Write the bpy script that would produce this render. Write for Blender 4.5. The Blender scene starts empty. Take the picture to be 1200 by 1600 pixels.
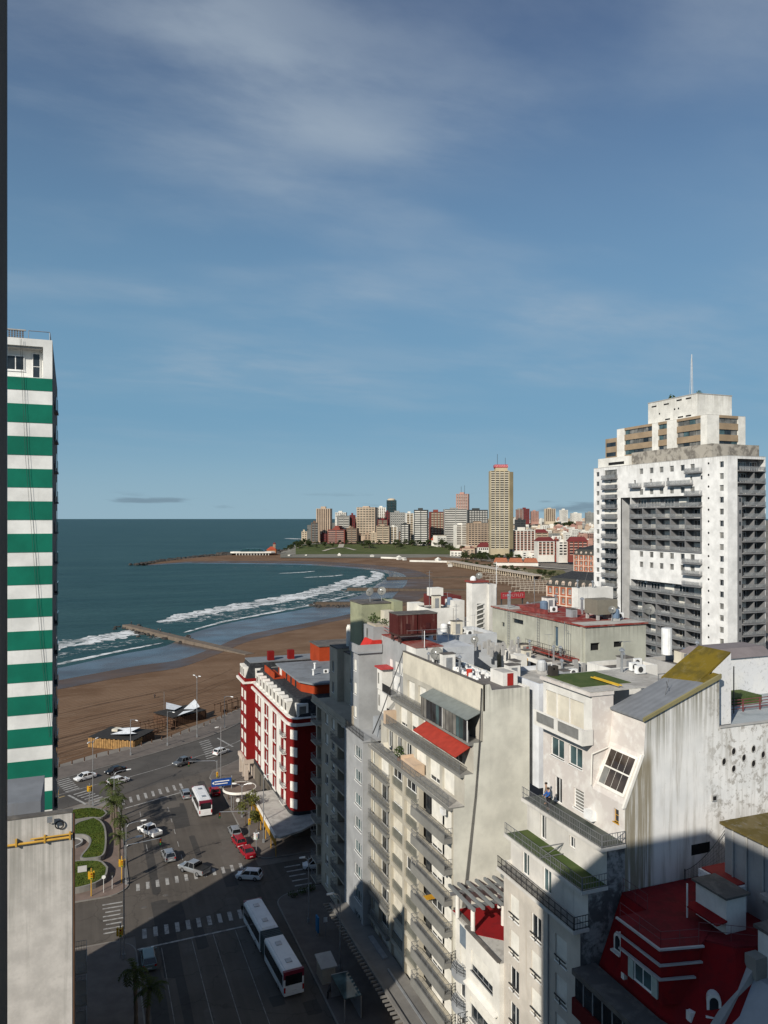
import bpy, bmesh, math, random
from mathutils import Vector, Matrix
R = math.radians
rnd = random.Random(7)
scene = bpy.context.scene
col = scene.collection

# ------------------------------------------------------------------ camera
# world x runs across the avenue (inland), y runs along the avenue, z is up; metres
cam_data = bpy.data.cameras.new('camera')
cam = bpy.data.objects.new('camera', cam_data)
col.objects.link(cam)
cam.location = (0, 0, 55)
cam.rotation_euler = (R(90), 0, R(-21.2))
cam_data.sensor_fit = 'VERTICAL'
cam_data.sensor_height = 36
cam_data.lens = 27
cam_data.shift_y = 0.00625
cam_data.clip_start = 0.1
cam_data.clip_end = 90000
scene.camera = cam

# ------------------------------------------------------------------ sky and sun
SUN_EL = R(30)
SUN_TO = Vector((0.785, 0.616, 0)).normalized()          # the way the light travels over the ground
world = bpy.data.worlds.new('World')
scene.world = world
world.use_nodes = True
nt = world.node_tree
nt.nodes.clear()
def wn(t, **kw):
    n = nt.nodes.new(t)
    for k, v in kw.items(): setattr(n, k, v)
    return n
sky = wn('ShaderNodeTexSky', sky_type='NISHITA', sun_disc=False)
sky.sun_elevation = SUN_EL
sky.sun_rotation = math.atan2(-SUN_TO.x, -SUN_TO.y)
sky.altitude = 60
sky.air_density = 0.75
sky.dust_density = 0.0
sky.ozone_density = 3.0
tc = wn('ShaderNodeTexCoord')
sep = wn('ShaderNodeSeparateXYZ')
nt.links.new(tc.outputs['Generated'], sep.inputs[0])
def wmath(op, a, b=None, c=None):
    n = wn('ShaderNodeMath', operation=op)
    for i, x in enumerate((a, b, c)):
        if x is None: continue
        if isinstance(x, (int, float)): n.inputs[i].default_value = x
        else: nt.links.new(x, n.inputs[i])
    return n.outputs[0]
zc = wmath('ADD', wmath('MAXIMUM', sep.outputs['Z'], 0.0), 0.11)
comb = wn('ShaderNodeCombineXYZ')
nt.links.new(wmath('DIVIDE', sep.outputs['X'], zc), comb.inputs[0])
nt.links.new(wmath('DIVIDE', sep.outputs['Y'], zc), comb.inputs[1])
mp = wn('ShaderNodeMapping')
mp.inputs['Rotation'].default_value = (0, 0, R(-68))
mp.inputs['Scale'].default_value = (0.75, 1.45, 1)
mp.inputs['Location'].default_value = (1.3, 4.1, 0)
nt.links.new(comb.outputs[0], mp.inputs['Vector'])
def wnoise(scale, detail, rough, dist=0.0):
    n = wn('ShaderNodeTexNoise')
    n.inputs['Scale'].default_value = scale
    n.inputs['Detail'].default_value = detail
    n.inputs['Roughness'].default_value = rough
    n.inputs['Distortion'].default_value = dist
    nt.links.new(mp.outputs[0], n.inputs['Vector'])
    return n.outputs['Fac']
def wramp(x, a, b):
    n = wn('ShaderNodeMapRange', interpolation_type='SMOOTHSTEP')
    nt.links.new(x, n.inputs['Value'])
    n.inputs['From Min'].default_value = a
    n.inputs['From Max'].default_value = b
    return n.outputs[0]
broad = wramp(wnoise(0.6, 3, 0.5, 0.1), 0.36, 0.66)
fine = wramp(wnoise(2.1, 7, 0.56, 0.15), 0.36, 0.68)
wisp = wramp(wnoise(1.2, 6, 0.55, 0.15), 0.46, 0.72)
cl = wmath('ADD', wmath('MULTIPLY', wmath('MULTIPLY', broad, fine), 0.50), wmath('ADD', wmath('MULTIPLY', broad, 0.05), wmath('MULTIPLY', wisp, 0.16)))
cl = wmath('MULTIPLY', cl, wramp(sep.outputs['Z'], 0.02, 0.34))
low = wmath('MULTIPLY', wramp(sep.outputs['Z'], 0.60, 0.10), 0.84)     # haze that thickens towards the horizon
def wmix(fac, a, colour):
    n = wn('ShaderNodeMix', data_type='RGBA')
    nt.links.new(fac, n.inputs['Factor'])
    nt.links.new(a, n.inputs['A'])
    n.inputs['B'].default_value = (*colour, 1)
    return n.outputs['Result']
hazy = wmix(low, sky.outputs[0], (1.60, 3.45, 4.95))
hazy = wmix(wmath('MULTIPLY', wramp(sep.outputs['Z'], 0.13, 0.0), 0.75), hazy, (3.2, 4.8, 5.8))
cl = wmath('ADD', cl, 0.03)
cloudy = wmix(cl, hazy, (4.4, 5.2, 6.0))
# a few small grey puffs low over the sea
mp2 = wn('ShaderNodeMapping')
mp2.inputs['Scale'].default_value = (9, 9, 70)
nt.links.new(tc.outputs['Generated'], mp2.inputs['Vector'])
pn = wn('ShaderNodeTexNoise')
pn.inputs['Scale'].default_value = 1.0
pn.inputs['Detail'].default_value = 5
nt.links.new(mp2.outputs[0], pn.inputs['Vector'])
band = wmath('MULTIPLY', wramp(sep.outputs['Z'], 0.004, 0.012), wramp(sep.outputs['Z'], 0.036, 0.022))
puff = wmath('MULTIPLY', wmath('MULTIPLY', wramp(pn.outputs['Fac'], 0.57, 0.70), band), 0.7)
final = wmix(puff, cloudy, (1.7, 2.5, 3.2))
bg = wn('ShaderNodeBackground')
bg.inputs['Strength'].default_value = 0.094
nt.links.new(final, bg.inputs['Color'])
wo = wn('ShaderNodeOutputWorld')
nt.links.new(bg.outputs[0], wo.inputs[0])

sun_data = bpy.data.lights.new('sun', 'SUN')
sun_data.energy = 5.0
sun_data.angle = R(0.53)
sun_data.color = (1.0, 0.94, 0.84)
sun = bpy.data.objects.new('sun', sun_data)
col.objects.link(sun)
sun.location = (-60, -60, 120)
d = Vector((SUN_TO.x * math.cos(SUN_EL), SUN_TO.y * math.cos(SUN_EL), -math.sin(SUN_EL)))
sun.rotation_euler = d.to_track_quat('-Z', 'Y').to_euler()

vs = scene.view_settings
vs.view_transform = 'Standard'
vs.look = 'None'
vs.exposure = 0.0
vs.gamma = 1.0
vs.use_curve_mapping = False
scene.cycles.max_bounces = 6
scene.cycles.diffuse_bounces = 3
scene.cycles.glossy_bounces = 3
scene.cycles.transparent_max_bounces = 12
# ------------------------------------------------------------------ materials
MATS = {}
def _mk(name):
    m = bpy.data.materials.new(name)
    m.use_nodes = True
    t = m.node_tree
    b = t.nodes['Principled BSDF']
    return m, t, b
def _n(t, typ, **kw):
    n = t.nodes.new(typ)
    for k, v in kw.items(): setattr(n, k, v)
    return n
def _noise(t, vec, scale, detail=4, rough=0.55, dist=0.0):
    n = _n(t, 'ShaderNodeTexNoise')
    n.inputs['Scale'].default_value = scale
    n.inputs['Detail'].default_value = detail
    n.inputs['Roughness'].default_value = rough
    n.inputs['Distortion'].default_value = dist
    t.links.new(vec, n.inputs['Vector'])
    return n.outputs['Fac']
def _range(t, x, a, b, lo=0.0, hi=1.0):
    n = _n(t, 'ShaderNodeMapRange', interpolation_type='SMOOTHSTEP')
    t.links.new(x, n.inputs['Value'])
    n.inputs['From Min'].default_value = a; n.inputs['From Max'].default_value = b
    n.inputs['To Min'].default_value = lo; n.inputs['To Max'].default_value = hi
    return n.outputs[0]
def _mix(t, fac, a, b, blend='MIX'):
    n = _n(t, 'ShaderNodeMix', data_type='RGBA', blend_type=blend)
    if isinstance(fac, (int, float)): n.inputs['Factor'].default_value = fac
    else: t.links.new(fac, n.inputs['Factor'])
    for k, x in (('A', a), ('B', b)):
        if isinstance(x, (tuple, list)): n.inputs[k].default_value = (x[0], x[1], x[2], 1)
        else: t.links.new(x, n.inputs[k])
    return n.outputs['Result']
def _math(t, op, a, b=0.0):
    n = _n(t, 'ShaderNodeMath', operation=op)
    for i, x in enumerate((a, b)):
        if isinstance(x, (int, float)): n.inputs[i].default_value = x
        else: t.links.new(x, n.inputs[i])
    return n.outputs[0]
def _pos(t, sc=(1, 1, 1)):
    g = _n(t, 'ShaderNodeNewGeometry')
    m = _n(t, 'ShaderNodeMapping')
    m.inputs['Scale'].default_value = sc
    t.links.new(g.outputs['Position'], m.inputs['Vector'])
    return m.outputs[0]
def _bump(t, b, h, strength=0.3, dist=0.02):
    n = _n(t, 'ShaderNodeBump')
    n.inputs['Strength'].default_value = strength
    n.inputs['Distance'].default_value = dist
    t.links.new(h, n.inputs['Height'])
    t.links.new(n.outputs[0], b.inputs['Normal'])
def plain(name, c, rough=0.7, metal=0.0, var=0.12, scale=1.5, spec=0.3):
    """paint, metal, plastic: slight unevenness"""
    if name in MATS: return MATS[name]
    m, t, b = _mk(name)
    b.inputs['Roughness'].default_value = rough
    b.inputs['Metallic'].default_value = metal
    b.inputs['Specular IOR Level'].default_value = spec
    v = _pos(t)
    f = _noise(t, v, scale, 5)
    out = _mix(t, _range(t, f, 0.3, 0.7), [x * (1 - var) for x in c], [min(1, x * (1 + var)) for x in c])
    t.links.new(out, b.inputs['Base Color'])
    MATS[name] = m
    return m
def plaster(name, c, dirt=0.35, streak=0.5, dirtc=(0.16, 0.15, 0.13), rough=0.9, blotch=0.35, fine=0.12, bump=0.25, drip=None):
    """rendered wall: broad blotches, vertical runs of dirt, fine grain"""
    if name in MATS: return MATS[name]
    m, t, b = _mk(name)
    b.inputs['Roughness'].default_value = rough
    b.inputs['Specular IOR Level'].default_value = 0.2
    p = _pos(t)
    big = _noise(t, p, blotch, 5, 0.6)
    base = _mix(t, _range(t, big, 0.3, 0.7), [x * 0.82 for x in c], [min(1, x * 1.08) for x in c])
    md = _noise(t, p, blotch * 5.5, 6, 0.7)
    base = _mix(t, _math(t, 'MULTIPLY', _range(t, md, 0.50, 0.68), 0.5 * max(dirt, 0.15)), base, [x * 0.72 for x in c])
    gr = _noise(t, p, 7.0, 4, 0.7)
    base = _mix(t, fine, base, _mix(t, gr, (0.25, 0.25, 0.25), (1, 1, 1)), 'MULTIPLY')
    sv = _noise(t, _pos(t, (2.2, 2.2, 0.10)), 1.0, 6, 0.65)
    sb = _noise(t, p, 0.22, 3, 0.5)
    st = _math(t, 'MULTIPLY', _range(t, sv, 0.52, 0.78), _range(t, sb, 0.35, 0.65))
    base = _mix(t, _math(t, 'MULTIPLY', st, streak), base, dirtc)
    bl = _noise(t, p, 1.1, 8, 0.72)
    base = _mix(t, _math(t, 'MULTIPLY', _range(t, bl, 0.56, 0.74), dirt), base, [x * 0.55 + y * 0.45 for x, y in zip(dirtc, c)])
    if drip:                       # runs of dirt that hang below a coping: (height of the coping, length of the runs, strength)
        g = _n(t, 'ShaderNodeSeparateXYZ'); t.links.new(p, g.inputs[0])
        rn = _noise(t, _pos(t, (3.0, 3.0, 0.05)), 1.0, 7, 0.7)
        hang = _range(t, g.outputs['Z'], drip[0]-drip[1], drip[0])
        base = _mix(t, _math(t, 'MULTIPLY', _math(t, 'MULTIPLY', _range(t, rn, 0.36, 0.66), hang), drip[2]), base, dirtc)
    t.links.new(base, b.inputs['Base Color'])
    _bump(t, b, gr, bump, 0.02)
    MATS[name] = m
    return m
def glass(name, c=(0.02, 0.025, 0.03), rough=0.06, spec=0.5):
    if name in MATS: return MATS[name]
    m, t, b = _mk(name)
    v = _pos(t)
    f = _noise(t, v, 0.45, 2)
    t.links.new(_mix(t, _range(t, f, 0.35, 0.65), [x * 0.6 for x in c], [x * 1.5 for x in c]), b.inputs['Base Color'])
    b.inputs['Roughness'].default_value = rough
    b.inputs['Specular IOR Level'].default_value = spec
    MATS[name] = m
    return m
def ribbed(name, c, axis=2, pitch=0.06, rough=0.7, depth=0.3):
    """roller blind or corrugated sheet: fine ribs as relief"""
    if name in MATS: return MATS[name]
    m, t, b = _mk(name)
    b.inputs['Roughness'].default_value = rough
    b.inputs['Specular IOR Level'].default_value = 0.25
    p = _pos(t)
    w = _n(t, 'ShaderNodeTexWave', wave_type='BANDS', bands_direction='XYZ'[axis])
    w.inputs['Scale'].default_value = 0.314 / pitch
    t.links.new(p, w.inputs['Vector'])
    f = _noise(t, p, 0.9, 4)
    base = _mix(t, _range(t, f, 0.3, 0.7), [x * 0.86 for x in c], [min(1, x * 1.05) for x in c])
    base = _mix(t, 0.10, base, w.outputs['Color'], 'MULTIPLY')
    t.links.new(base, b.inputs['Base Color'])
    _bump(t, b, w.outputs['Fac'], depth, 0.01)
    MATS[name] = m
    return m
def patchy(name, c1, c2, c3=None, s1=0.5, s2=2.0, a=0.45, b_=0.6, rough=0.9, bump=0.3):
    """two or three tones in irregular patches: roofs, turf, moss, peeling paint"""
    if name in MATS: return MATS[name]
    m, t, b = _mk(name)
    b.inputs['Roughness'].default_value = rough
    b.inputs['Specular IOR Level'].default_value = 0.2
    p = _pos(t)
    f1 = _noise(t, p, s1, 7, 0.65, 0.4)
    f2 = _noise(t, p, s2, 8, 0.7)
    out = _mix(t, _range(t, f1, a, b_), c1, c2)
    out = _mix(t, _math(t, 'MULTIPLY', _range(t, f2, 0.52, 0.70), 0.55), out, c3 or [x * 0.6 for x in c1])
    t.links.new(out, b.inputs['Base Color'])
    _bump(t, b, f2, bump, 0.03)
    MATS[name] = m
    return m

WHITE_WALL = plaster('white wall paint', (0.74, 0.72, 0.67), 0.30, 0.45)
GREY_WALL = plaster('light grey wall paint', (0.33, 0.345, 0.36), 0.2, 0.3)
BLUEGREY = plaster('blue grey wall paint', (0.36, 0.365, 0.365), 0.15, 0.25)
DARKGREY = plaster('grey rendered wall', (0.50, 0.435, 0.34), 0.3, 0.45)
CREAM = plaster('cream wall paint', (0.66, 0.61, 0.50), 0.15, 0.3)
BEIGE = plaster('pale grey beige render', (0.67, 0.655, 0.57), 0.12, 0.15, dirtc=(0.27, 0.26, 0.22), drip=(38.3, 3.2, 0.6))
TAUPE = plaster('taupe concrete', (0.30, 0.285, 0.25), 0.3, 0.4)
PINKWHITE = patchy('pale pink old paint', (0.58, 0.53, 0.49), (0.66, 0.62, 0.57), (0.78, 0.77, 0.74), s1=0.7, s2=1.4)
CONCRETE = plaster('grey concrete', (0.42, 0.41, 0.39), 0.4, 0.5)
GREENWALL = plaster('grey green paint', (0.44, 0.44, 0.37), 0.3, 0.45, drip=(42.4, 2.5, 0.6))
OLIVEWALL = plaster('olive tank paint', (0.33, 0.34, 0.22), 0.2, 0.4)
REDWALL = plaster('deep red wall paint', (0.20, 0.009, 0.008), 0.3, 0.4, dirtc=(0.14, 0.02, 0.02), fine=0.08)
ORANGEWALL = plaster('orange red wall paint', (0.36, 0.050, 0.014), 0.3, 0.35, dirtc=(0.2, 0.05, 0.03), fine=0.08)
TRIMWHITE = plaster('white trim', (0.80, 0.77, 0.70), 0.15, 0.25)
BLACKSLATE = patchy('black slate', (0.025, 0.027, 0.03), (0.045, 0.047, 0.05), s1=1.5)
REDROOF = patchy('red roof membrane', (0.21, 0.026, 0.020), (0.25, 0.12, 0.10), (0.33, 0.25, 0.22), s1=0.45, s2=1.2)
REDDECK = patchy('red roof paint', (0.22, 0.007, 0.009), (0.17, 0.008, 0.010), (0.12, 0.01, 0.012), s1=0.5, s2=1.5)
GREYROOF = patchy('grey roof membrane', (0.20, 0.215, 0.23), (0.16, 0.17, 0.18), (0.12, 0.12, 0.12), s1=0.3, s2=1.1)
DARKROOF = patchy('dark bitumen roof', (0.10, 0.092, 0.085), (0.15, 0.135, 0.12), (0.06, 0.055, 0.05), s1=0.6, s2=1.6)
PALEROOF = patchy('pale roof screed', (0.45, 0.43, 0.39), (0.34, 0.32, 0.29), (0.2, 0.19, 0.17), s1=0.5, s2=1.8)
TURF = patchy('green artificial turf', (0.055, 0.085, 0.022), (0.075, 0.10, 0.03), (0.10, 0.105, 0.055), s1=0.8, s2=3)
MOSS = patchy('mossy roof sheet', (0.155, 0.110, 0.012), (0.10, 0.076, 0.014), (0.20, 0.165, 0.08), s1=0.35, s2=1.2)
FRAME = plain('white window frame', (0.78, 0.77, 0.74), 0.5)
DFRAME = plain('dark window frame', (0.05, 0.05, 0.05), 0.5)
GFRAME = plain('grey metal frame', (0.28, 0.29, 0.30), 0.5, 0.3)
PANE = glass('dark window glass')
PANE2 = glass('window glass with pale curtain', (0.16, 0.155, 0.14), 0.12)
PANEG = glass('blue green glass', (0.05, 0.085, 0.09), 0.05)
BLIND = ribbed('white roller blind', (0.80, 0.77, 0.69))
BLINDW = ribbed('cream roller blind', (0.68, 0.63, 0.52))
RAIL = plain('grey painted railing', (0.22, 0.225, 0.23), 0.5, 0.4)
DRAIL = plain('black iron railing', (0.03, 0.03, 0.03), 0.5, 0.3)
STEEL = plain('galvanised steel', (0.42, 0.43, 0.44), 0.4, 0.7)
BALGREY = plaster('grey balcony concrete', (0.24, 0.235, 0.215), 0.3, 0.4)
AWNING = plain('red awning cloth', (0.34, 0.038, 0.022), 0.8)
WOODBAR = plain('yellow painted timber', (0.50, 0.26, 0.02), 0.6)
PIPE = plain('yellow ochre pipe', (0.52, 0.30, 0.05), 0.55)
WHITEPL = plain('white plastic', (0.75, 0.75, 0.73), 0.45)
RGLASS = plain('tinted railing glass', (0.22, 0.215, 0.185), 0.2, spec=0.5)
RGLASS.node_tree.nodes['Principled BSDF'].inputs['Alpha'].default_value = 0.2
BLACKPL = plain('black rubber', (0.02, 0.02, 0.02), 0.7)

# ------------------------------------------------------------------ geometry
class MB:
    """collects faces and links them as one mesh object"""
    def __init__(s): s.v = []; s.f = []
    def quad(s, a, b, c, d_):
        n = len(s.v); s.v += [tuple(a), tuple(b), tuple(c), tuple(d_)]; s.f.append((n, n+1, n+2, n+3)); return s
    def poly(s, pts):
        n = len(s.v); s.v += [tuple(p) for p in pts]; s.f.append(tuple(range(n, n+len(pts)))); return s
    def box(s, x0, x1, y0, y1, z0, z1):
        if x0 > x1: x0, x1 = x1, x0
        if y0 > y1: y0, y1 = y1, y0
        if z0 > z1: z0, z1 = z1, z0
        n = len(s.v)
        s.v += [(x0,y0,z0),(x1,y0,z0),(x1,y1,z0),(x0,y1,z0),(x0,y0,z1),(x1,y0,z1),(x1,y1,z1),(x0,y1,z1)]
        s.f += [(n,n+3,n+2,n+1),(n+4,n+5,n+6,n+7),(n,n+1,n+5,n+4),(n+1,n+2,n+6,n+5),(n+2,n+3,n+7,n+6),(n+3,n,n+4,n+7)]
        return s
    def prism(s, pts, z0, z1, top=None):
        """pts counter-clockwise; top: another outline for a tapered solid"""
        n = len(s.v); k = len(pts); top = top or pts
        s.v += [(x, y, z0) for x, y in pts] + [(x, y, z1) for x, y in top]
        s.f += [tuple(range(n+k-1, n-1, -1)), tuple(range(n+k, n+2*k))]
        for i in range(k):
            j = (i+1) % k
            s.f.append((n+i, n+j, n+k+j, n+k+i))
        return s
    def tube(s, a, b, r, n=6, r2=None, caps=True):
        a = Vector(a); b = Vector(b); r2 = r if r2 is None else r2
        w = (b - a)
        if w.length < 1e-6: return s
        w.normalize()
        u = w.cross(Vector((0, 0, 1)) if abs(w.z) < 0.9 else Vector((1, 0, 0))).normalized()
        v = w.cross(u)
        k = len(s.v)
        for c, rr in ((a, r), (b, r2)):
            for i in range(n):
                t = 2*math.pi*i/n
                s.v.append(tuple(c + u*(rr*math.cos(t)) + v*(rr*math.sin(t))))
        for i in range(n):
            j = (i+1) % n
            s.f.append((k+i, k+j, k+n+j, k+n+i))
        if caps:
            s.f.append(tuple(range(k+n-1, k-1, -1))); s.f.append(tuple(range(k+n, k+2*n)))
        return s
    def path(s, pts, r, n=5):
        for a, b in zip(pts[:-1], pts[1:]): s.tube(a, b, r, n)
        return s
    def loft(s, rings, close=True, caps=True):
        k = len(rings[0]); n = len(s.v)
        for r in rings: s.v += [tuple(p) for p in r]
        for i in range(len(rings)-1):
            for j in range(k if close else k-1):
                j2 = (j+1) % k
                s.f.append((n+i*k+j, n+i*k+j2, n+(i+1)*k+j2, n+(i+1)*k+j))
        if caps:
            s.f.append(tuple(range(n+k-1, n-1, -1)))
            s.f.append(tuple(range(n+(len(rings)-1)*k, n+len(rings)*k)))
        return s
    def lathe(s, c, prof, n=16):
        """prof: list of (radius, z)"""
        return s.loft([[(c[0]+r*math.cos(2*math.pi*i/n), c[1]+r*math.sin(2*math.pi*i/n), c[2]+z) for i in range(n)] for r, z in prof])
    def mesh(s, name, m, smooth=False):
        me = bpy.data.meshes.new(name)
        me.from_pydata(s.v, [], s.f)
        if m is not None: me.materials.append(m)
        if smooth: me.polygons.foreach_set('use_smooth', [True]*len(me.polygons))
        me.update()
        return me

LOC = {}                                   # a part's place in its thing's own frame
CACHE = {}
def cached(key, fn):
    if key not in CACHE: CACHE[key] = fn()
    return CACHE[key]
def boxmesh(dx, dy, dz, m):
    key = ('box', round(dx, 3), round(dy, 3), round(dz, 3), m.name)
    return cached(key, lambda: MB().box(-dx/2, dx/2, -dy/2, dy/2, -dz/2, dz/2).mesh('box', m))
def pt(face, P, a, z, d=0.0):
    """a point on a facade: L faces -x, N faces -y, R faces +x, B faces +y; d runs into the wall"""
    if face == 'L': return (P + d, a, z)
    if face == 'R': return (P - d, a, z)
    if face == 'N': return (a, P + d, z)
    return (a, P - d, z)
def add_face_box(mb, face, P, a0, a1, z0, z1, d0, d1):
    p = pt(face, P, a0, z0, d0); q = pt(face, P, a1, z1, d1)
    mb.box(p[0], q[0], p[1], q[1], p[2], q[2])
    return mb
def tag(o, label=None, cat=None, group=None, kind=None):
    if label: o['label'] = label
    if cat: o['category'] = cat
    if group: o['group'] = group
    if kind: o['kind'] = kind
    return o
def link(name, me, parent=None, loc=(0, 0, 0)):
    o = bpy.data.objects.new(name, me)
    col.objects.link(o)
    o.location = loc
    if parent is not None: o.parent = parent
    return o
class Thing:
    """an Empty at a thing's base; parts are given in world coordinates (or local ones if local=True)"""
    def __init__(s, name, label, cat, org, rot=0.0, group=None, local=False):
        s.o = link(name, None)
        s.o.location = org
        s.o.rotation_euler = (0, 0, rot)
        s.o.empty_display_size = 0.5
        tag(s.o, label, cat, group)
        s.off = Vector((0, 0, 0)) if local else Vector(org)
    def put(s, name, me, at, parent=None, label=None):
        l = Vector(at) - s.off
        pl = LOC[parent.name] if parent is not None else Vector((0, 0, 0))
        o = link(name, me, parent if parent is not None else s.o, l - pl)
        LOC[o.name] = l
        if label: o['label'] = label
        return o
    def box(s, name, x0, x1, y0, y1, z0, z1, m, parent=None, label=None):
        me = boxmesh(abs(x1-x0), abs(y1-y0), abs(z1-z0), m)
        return s.put(name, me, ((x0+x1)/2, (y0+y1)/2, (z0+z1)/2), parent, label)
    def fbox(s, name, face, P, a0, a1, z0, z1, d0, d1, m, parent=None, label=None):
        p = pt(face, P, a0, z0, d0); q = pt(face, P, a1, z1, d1)
        return s.box(name, p[0], q[0], p[1], q[1], p[2], q[2], m, parent, label)
    def mb(s, name, mb, m, parent=None, label=None, smooth=False, kind=None):
        """mb holds world (or local) coordinates"""
        ctr = Vector((sum(v[0] for v in mb.v), sum(v[1] for v in mb.v), sum(v[2] for v in mb.v))) / max(1, len(mb.v))
        mb.v = [tuple(Vector(v) - ctr) for v in mb.v]
        o = s.put(name, mb.mesh(name, m, smooth), ctr, parent, label)
        if kind: o['kind'] = kind
        return o
    def wall(s, name, face, P, a0, a1, z0, z1, ops, m, depth=0.22, parent=None, label=None):
        return s.mb(name, wall_mb(MB(), face, P, a0, a1, z0, z1, ops, depth), m, parent, label)
    def window(s, face, P, a0, a1, z0, z1, depth=0.22, cols=2, rows=1, fm=None, pm=None, blind=0.0, bm=None, sill=True, name='window'):
        fm = fm or FRAME; pm = pm or PANE
        w = a1 - a0; h = z1 - z0
        key = ('win', face, round(w, 2), round(h, 2), round(depth, 2), cols, rows, fm.name)
        def make():
            mb = MB(); t = min(0.07, w*0.08)
            for (b0, b1, c0, c1) in ((-w/2, -w/2+t, -h/2, h/2), (w/2-t, w/2, -h/2, h/2), (-w/2+t, w/2-t, -h/2, -h/2+t), (-w/2+t, w/2-t, h/2-t, h/2)):
                add_face_box(mb, face, 0, b0, b1, c0, c1, depth-0.07, depth-0.01)
            for i in range(1, cols):
                x = -w/2 + w*i/cols
                add_face_box(mb, face, 0, x-t*0.5, x+t*0.5, -h/2+t, h/2-t, depth-0.065, depth-0.015)
            for i in range(1, rows):
                x = -h/2 + h*i/rows
                add_face_box(mb, face, 0, -w/2+t, w/2-t, x-t*0.4, x+t*0.4, depth-0.06, depth-0.02)
            return mb.mesh('window', fm)
        c = pt(face, P, (a0+a1)/2, (z0+z1)/2, 0)
        o = s.put(name, cached(key, make), c)
        s.fbox('pane', face, P, a0+0.02, a1-0.02, z0+0.02, z1-0.02, depth-0.035, depth+0.01, pm, o)
        if blind > 0.03:
            s.fbox('roller_blind', face, P, a0+0.03, a1-0.03, z1-(h-0.06)*min(1, blind)-0.03, z1-0.03, depth-0.12, depth-0.075, bm or BLIND, o)
        if sill: s.fbox('sill', face, P, a0-0.06, a1+0.06, z0-0.07, z0, -0.07, depth-0.08, fm, o)
        return o
    def balcony(s, face, P, a0, a1, z, proj, th=0.16, m=None, rail='bars', rh=1.0, rm=None, ends=(True, True), panel=None):
        o = s.fbox('balcony', face, P, a0, a1, z-th, z, -proj, 0.0, m or BALGREY)
        s.railing(face, P, a0, a1, z, proj-0.06, rail, rh, rm or RAIL, ends, o, panel)
        return o
    def railing(s, face, P, a0, a1, z, proj, rail='bars', rh=1.0, rm=None, ends=(True, True), parent=None, panel=None, step=0.22):
        rm = rm or RAIL
        w = a1 - a0
        key = ('rail', face, round(w, 2), round(proj, 2), rail, rh, rm.name, ends, step)
        def make():
            mb = MB(); x0, x1 = -w/2+0.03, w/2-0.03; d_ = -proj
            if rail == 'solid':
                add_face_box(mb, face, 0, x0, x1, 0, rh, d_-0.04, d_+0.06)
                if ends[0]: add_face_box(mb, face, 0, x0, x0+0.1, 0, rh, d_+0.062, 0)
                if ends[1]: add_face_box(mb, face, 0, x1-0.1, x1, 0, rh, d_+0.062, 0)
                return mb.mesh('railing', rm)
            hs = (rh, rh*0.5, 0.08) if rail == 'bars' else (rh, rh*0.75, rh*0.5, rh*0.25)
            for zz in hs:
                add_face_box(mb, face, 0, x0, x1, zz-0.025, zz+0.015, d_-0.02, d_+0.02)
                for e, xx in ((0, x0), (1, x1)):
                    if ends[e]: add_face_box(mb, face, 0, xx-0.018, xx+0.018, zz-0.022, zz+0.012, d_+0.021, 0)
            n = max(1, int(w/(step if rail == 'bars' else 1.5)))
            for i in range(n+1):
                x = x0 + (x1-x0)*i/n
                t = 0.022 if (i % 6 == 0 or rail != 'bars') else 0.011
                add_face_box(mb, face, 0, x-t, x+t, 0, rh-0.026, d_-t, d_+t)
            for e, xx in ((0, x0), (1, x1)):
                if ends[e]:
                    k = max(1, int(proj/step))
                    for i in range(1, k):
                        dd = d_ + proj*i/k
                        add_face_box(mb, face, 0, xx-0.012, xx+0.012, 0, rh-0.026, dd-0.012, dd+0.012)
            return mb.mesh('railing', rm)
        o = s.put('railing', cached(key, make), pt(face, P, (a0+a1)/2, z, 0), parent)
        if panel is not None:
            s.fbox('railing_panel', face, P, a0+0.06, a1-0.06, z+0.1, z+rh-0.08, -proj-0.008, -proj+0.008, panel, parent)
        return o
def wall_mb(mb, face, P, a0, a1, z0, z1, ops, depth):
    A = sorted({a0, a1} | {x for o in ops for x in o[:2] if a0 < x < a1})
    Z = sorted({z0, z1} | {x for o in ops for x in o[2:4] if z0 < x < z1})
    for k in range(len(Z)-1):
        zm = (Z[k]+Z[k+1])/2
        row = [o for o in ops if o[2] < zm < o[3]]
        start = None
        for i in range(len(A)-1):
            am = (A[i]+A[i+1])/2
            solid = not any(o[0] < am < o[1] for o in row)
            if solid and start is None: start = A[i]
            if start is not None and (not solid or i == len(A)-2):
                end = A[i+1] if solid else A[i]
                mb.quad(pt(face, P, start, Z[k]), pt(face, P, end, Z[k]), pt(face, P, end, Z[k+1]), pt(face, P, start, Z[k+1]))
                start = None
    for (b0, b1, c0, c1) in [o[:4] for o in ops]:
        for (e0, e1) in (((b0, c0), (b1, c0)), ((b1, c0), (b1, c1)), ((b1, c1), (b0, c1)), ((b0, c1), (b0, c0))):
            mb.quad(pt(face, P, e0[0], e0[1], 0), pt(face, P, e1[0], e1[1], 0), pt(face, P, e1[0], e1[1], depth), pt(face, P, e0[0], e0[1], depth))
    return mb
def quads(T, name, qs, m):
    for q in qs: T.mb(name, MB().quad(*q), m)
def structure(name, mb, m, parent=None):
    o = link(name, mb.mesh(name, m), parent)
    if parent is None: o['kind'] = 'structure'
    return o
def single(name, mb, m, label, cat, group=None, smooth=False, kind=None):
    """a thing that is one mesh, its origin at its own base"""
    x = sum(v[0] for v in mb.v)/len(mb.v); y = sum(v[1] for v in mb.v)/len(mb.v); z = min(v[2] for v in mb.v)
    mb.v = [(v[0]-x, v[1]-y, v[2]-z) for v in mb.v]
    o = link(name, mb.mesh(name, m, smooth), None, (x, y, z))
    return tag(o, label, cat, group, kind)
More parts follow.
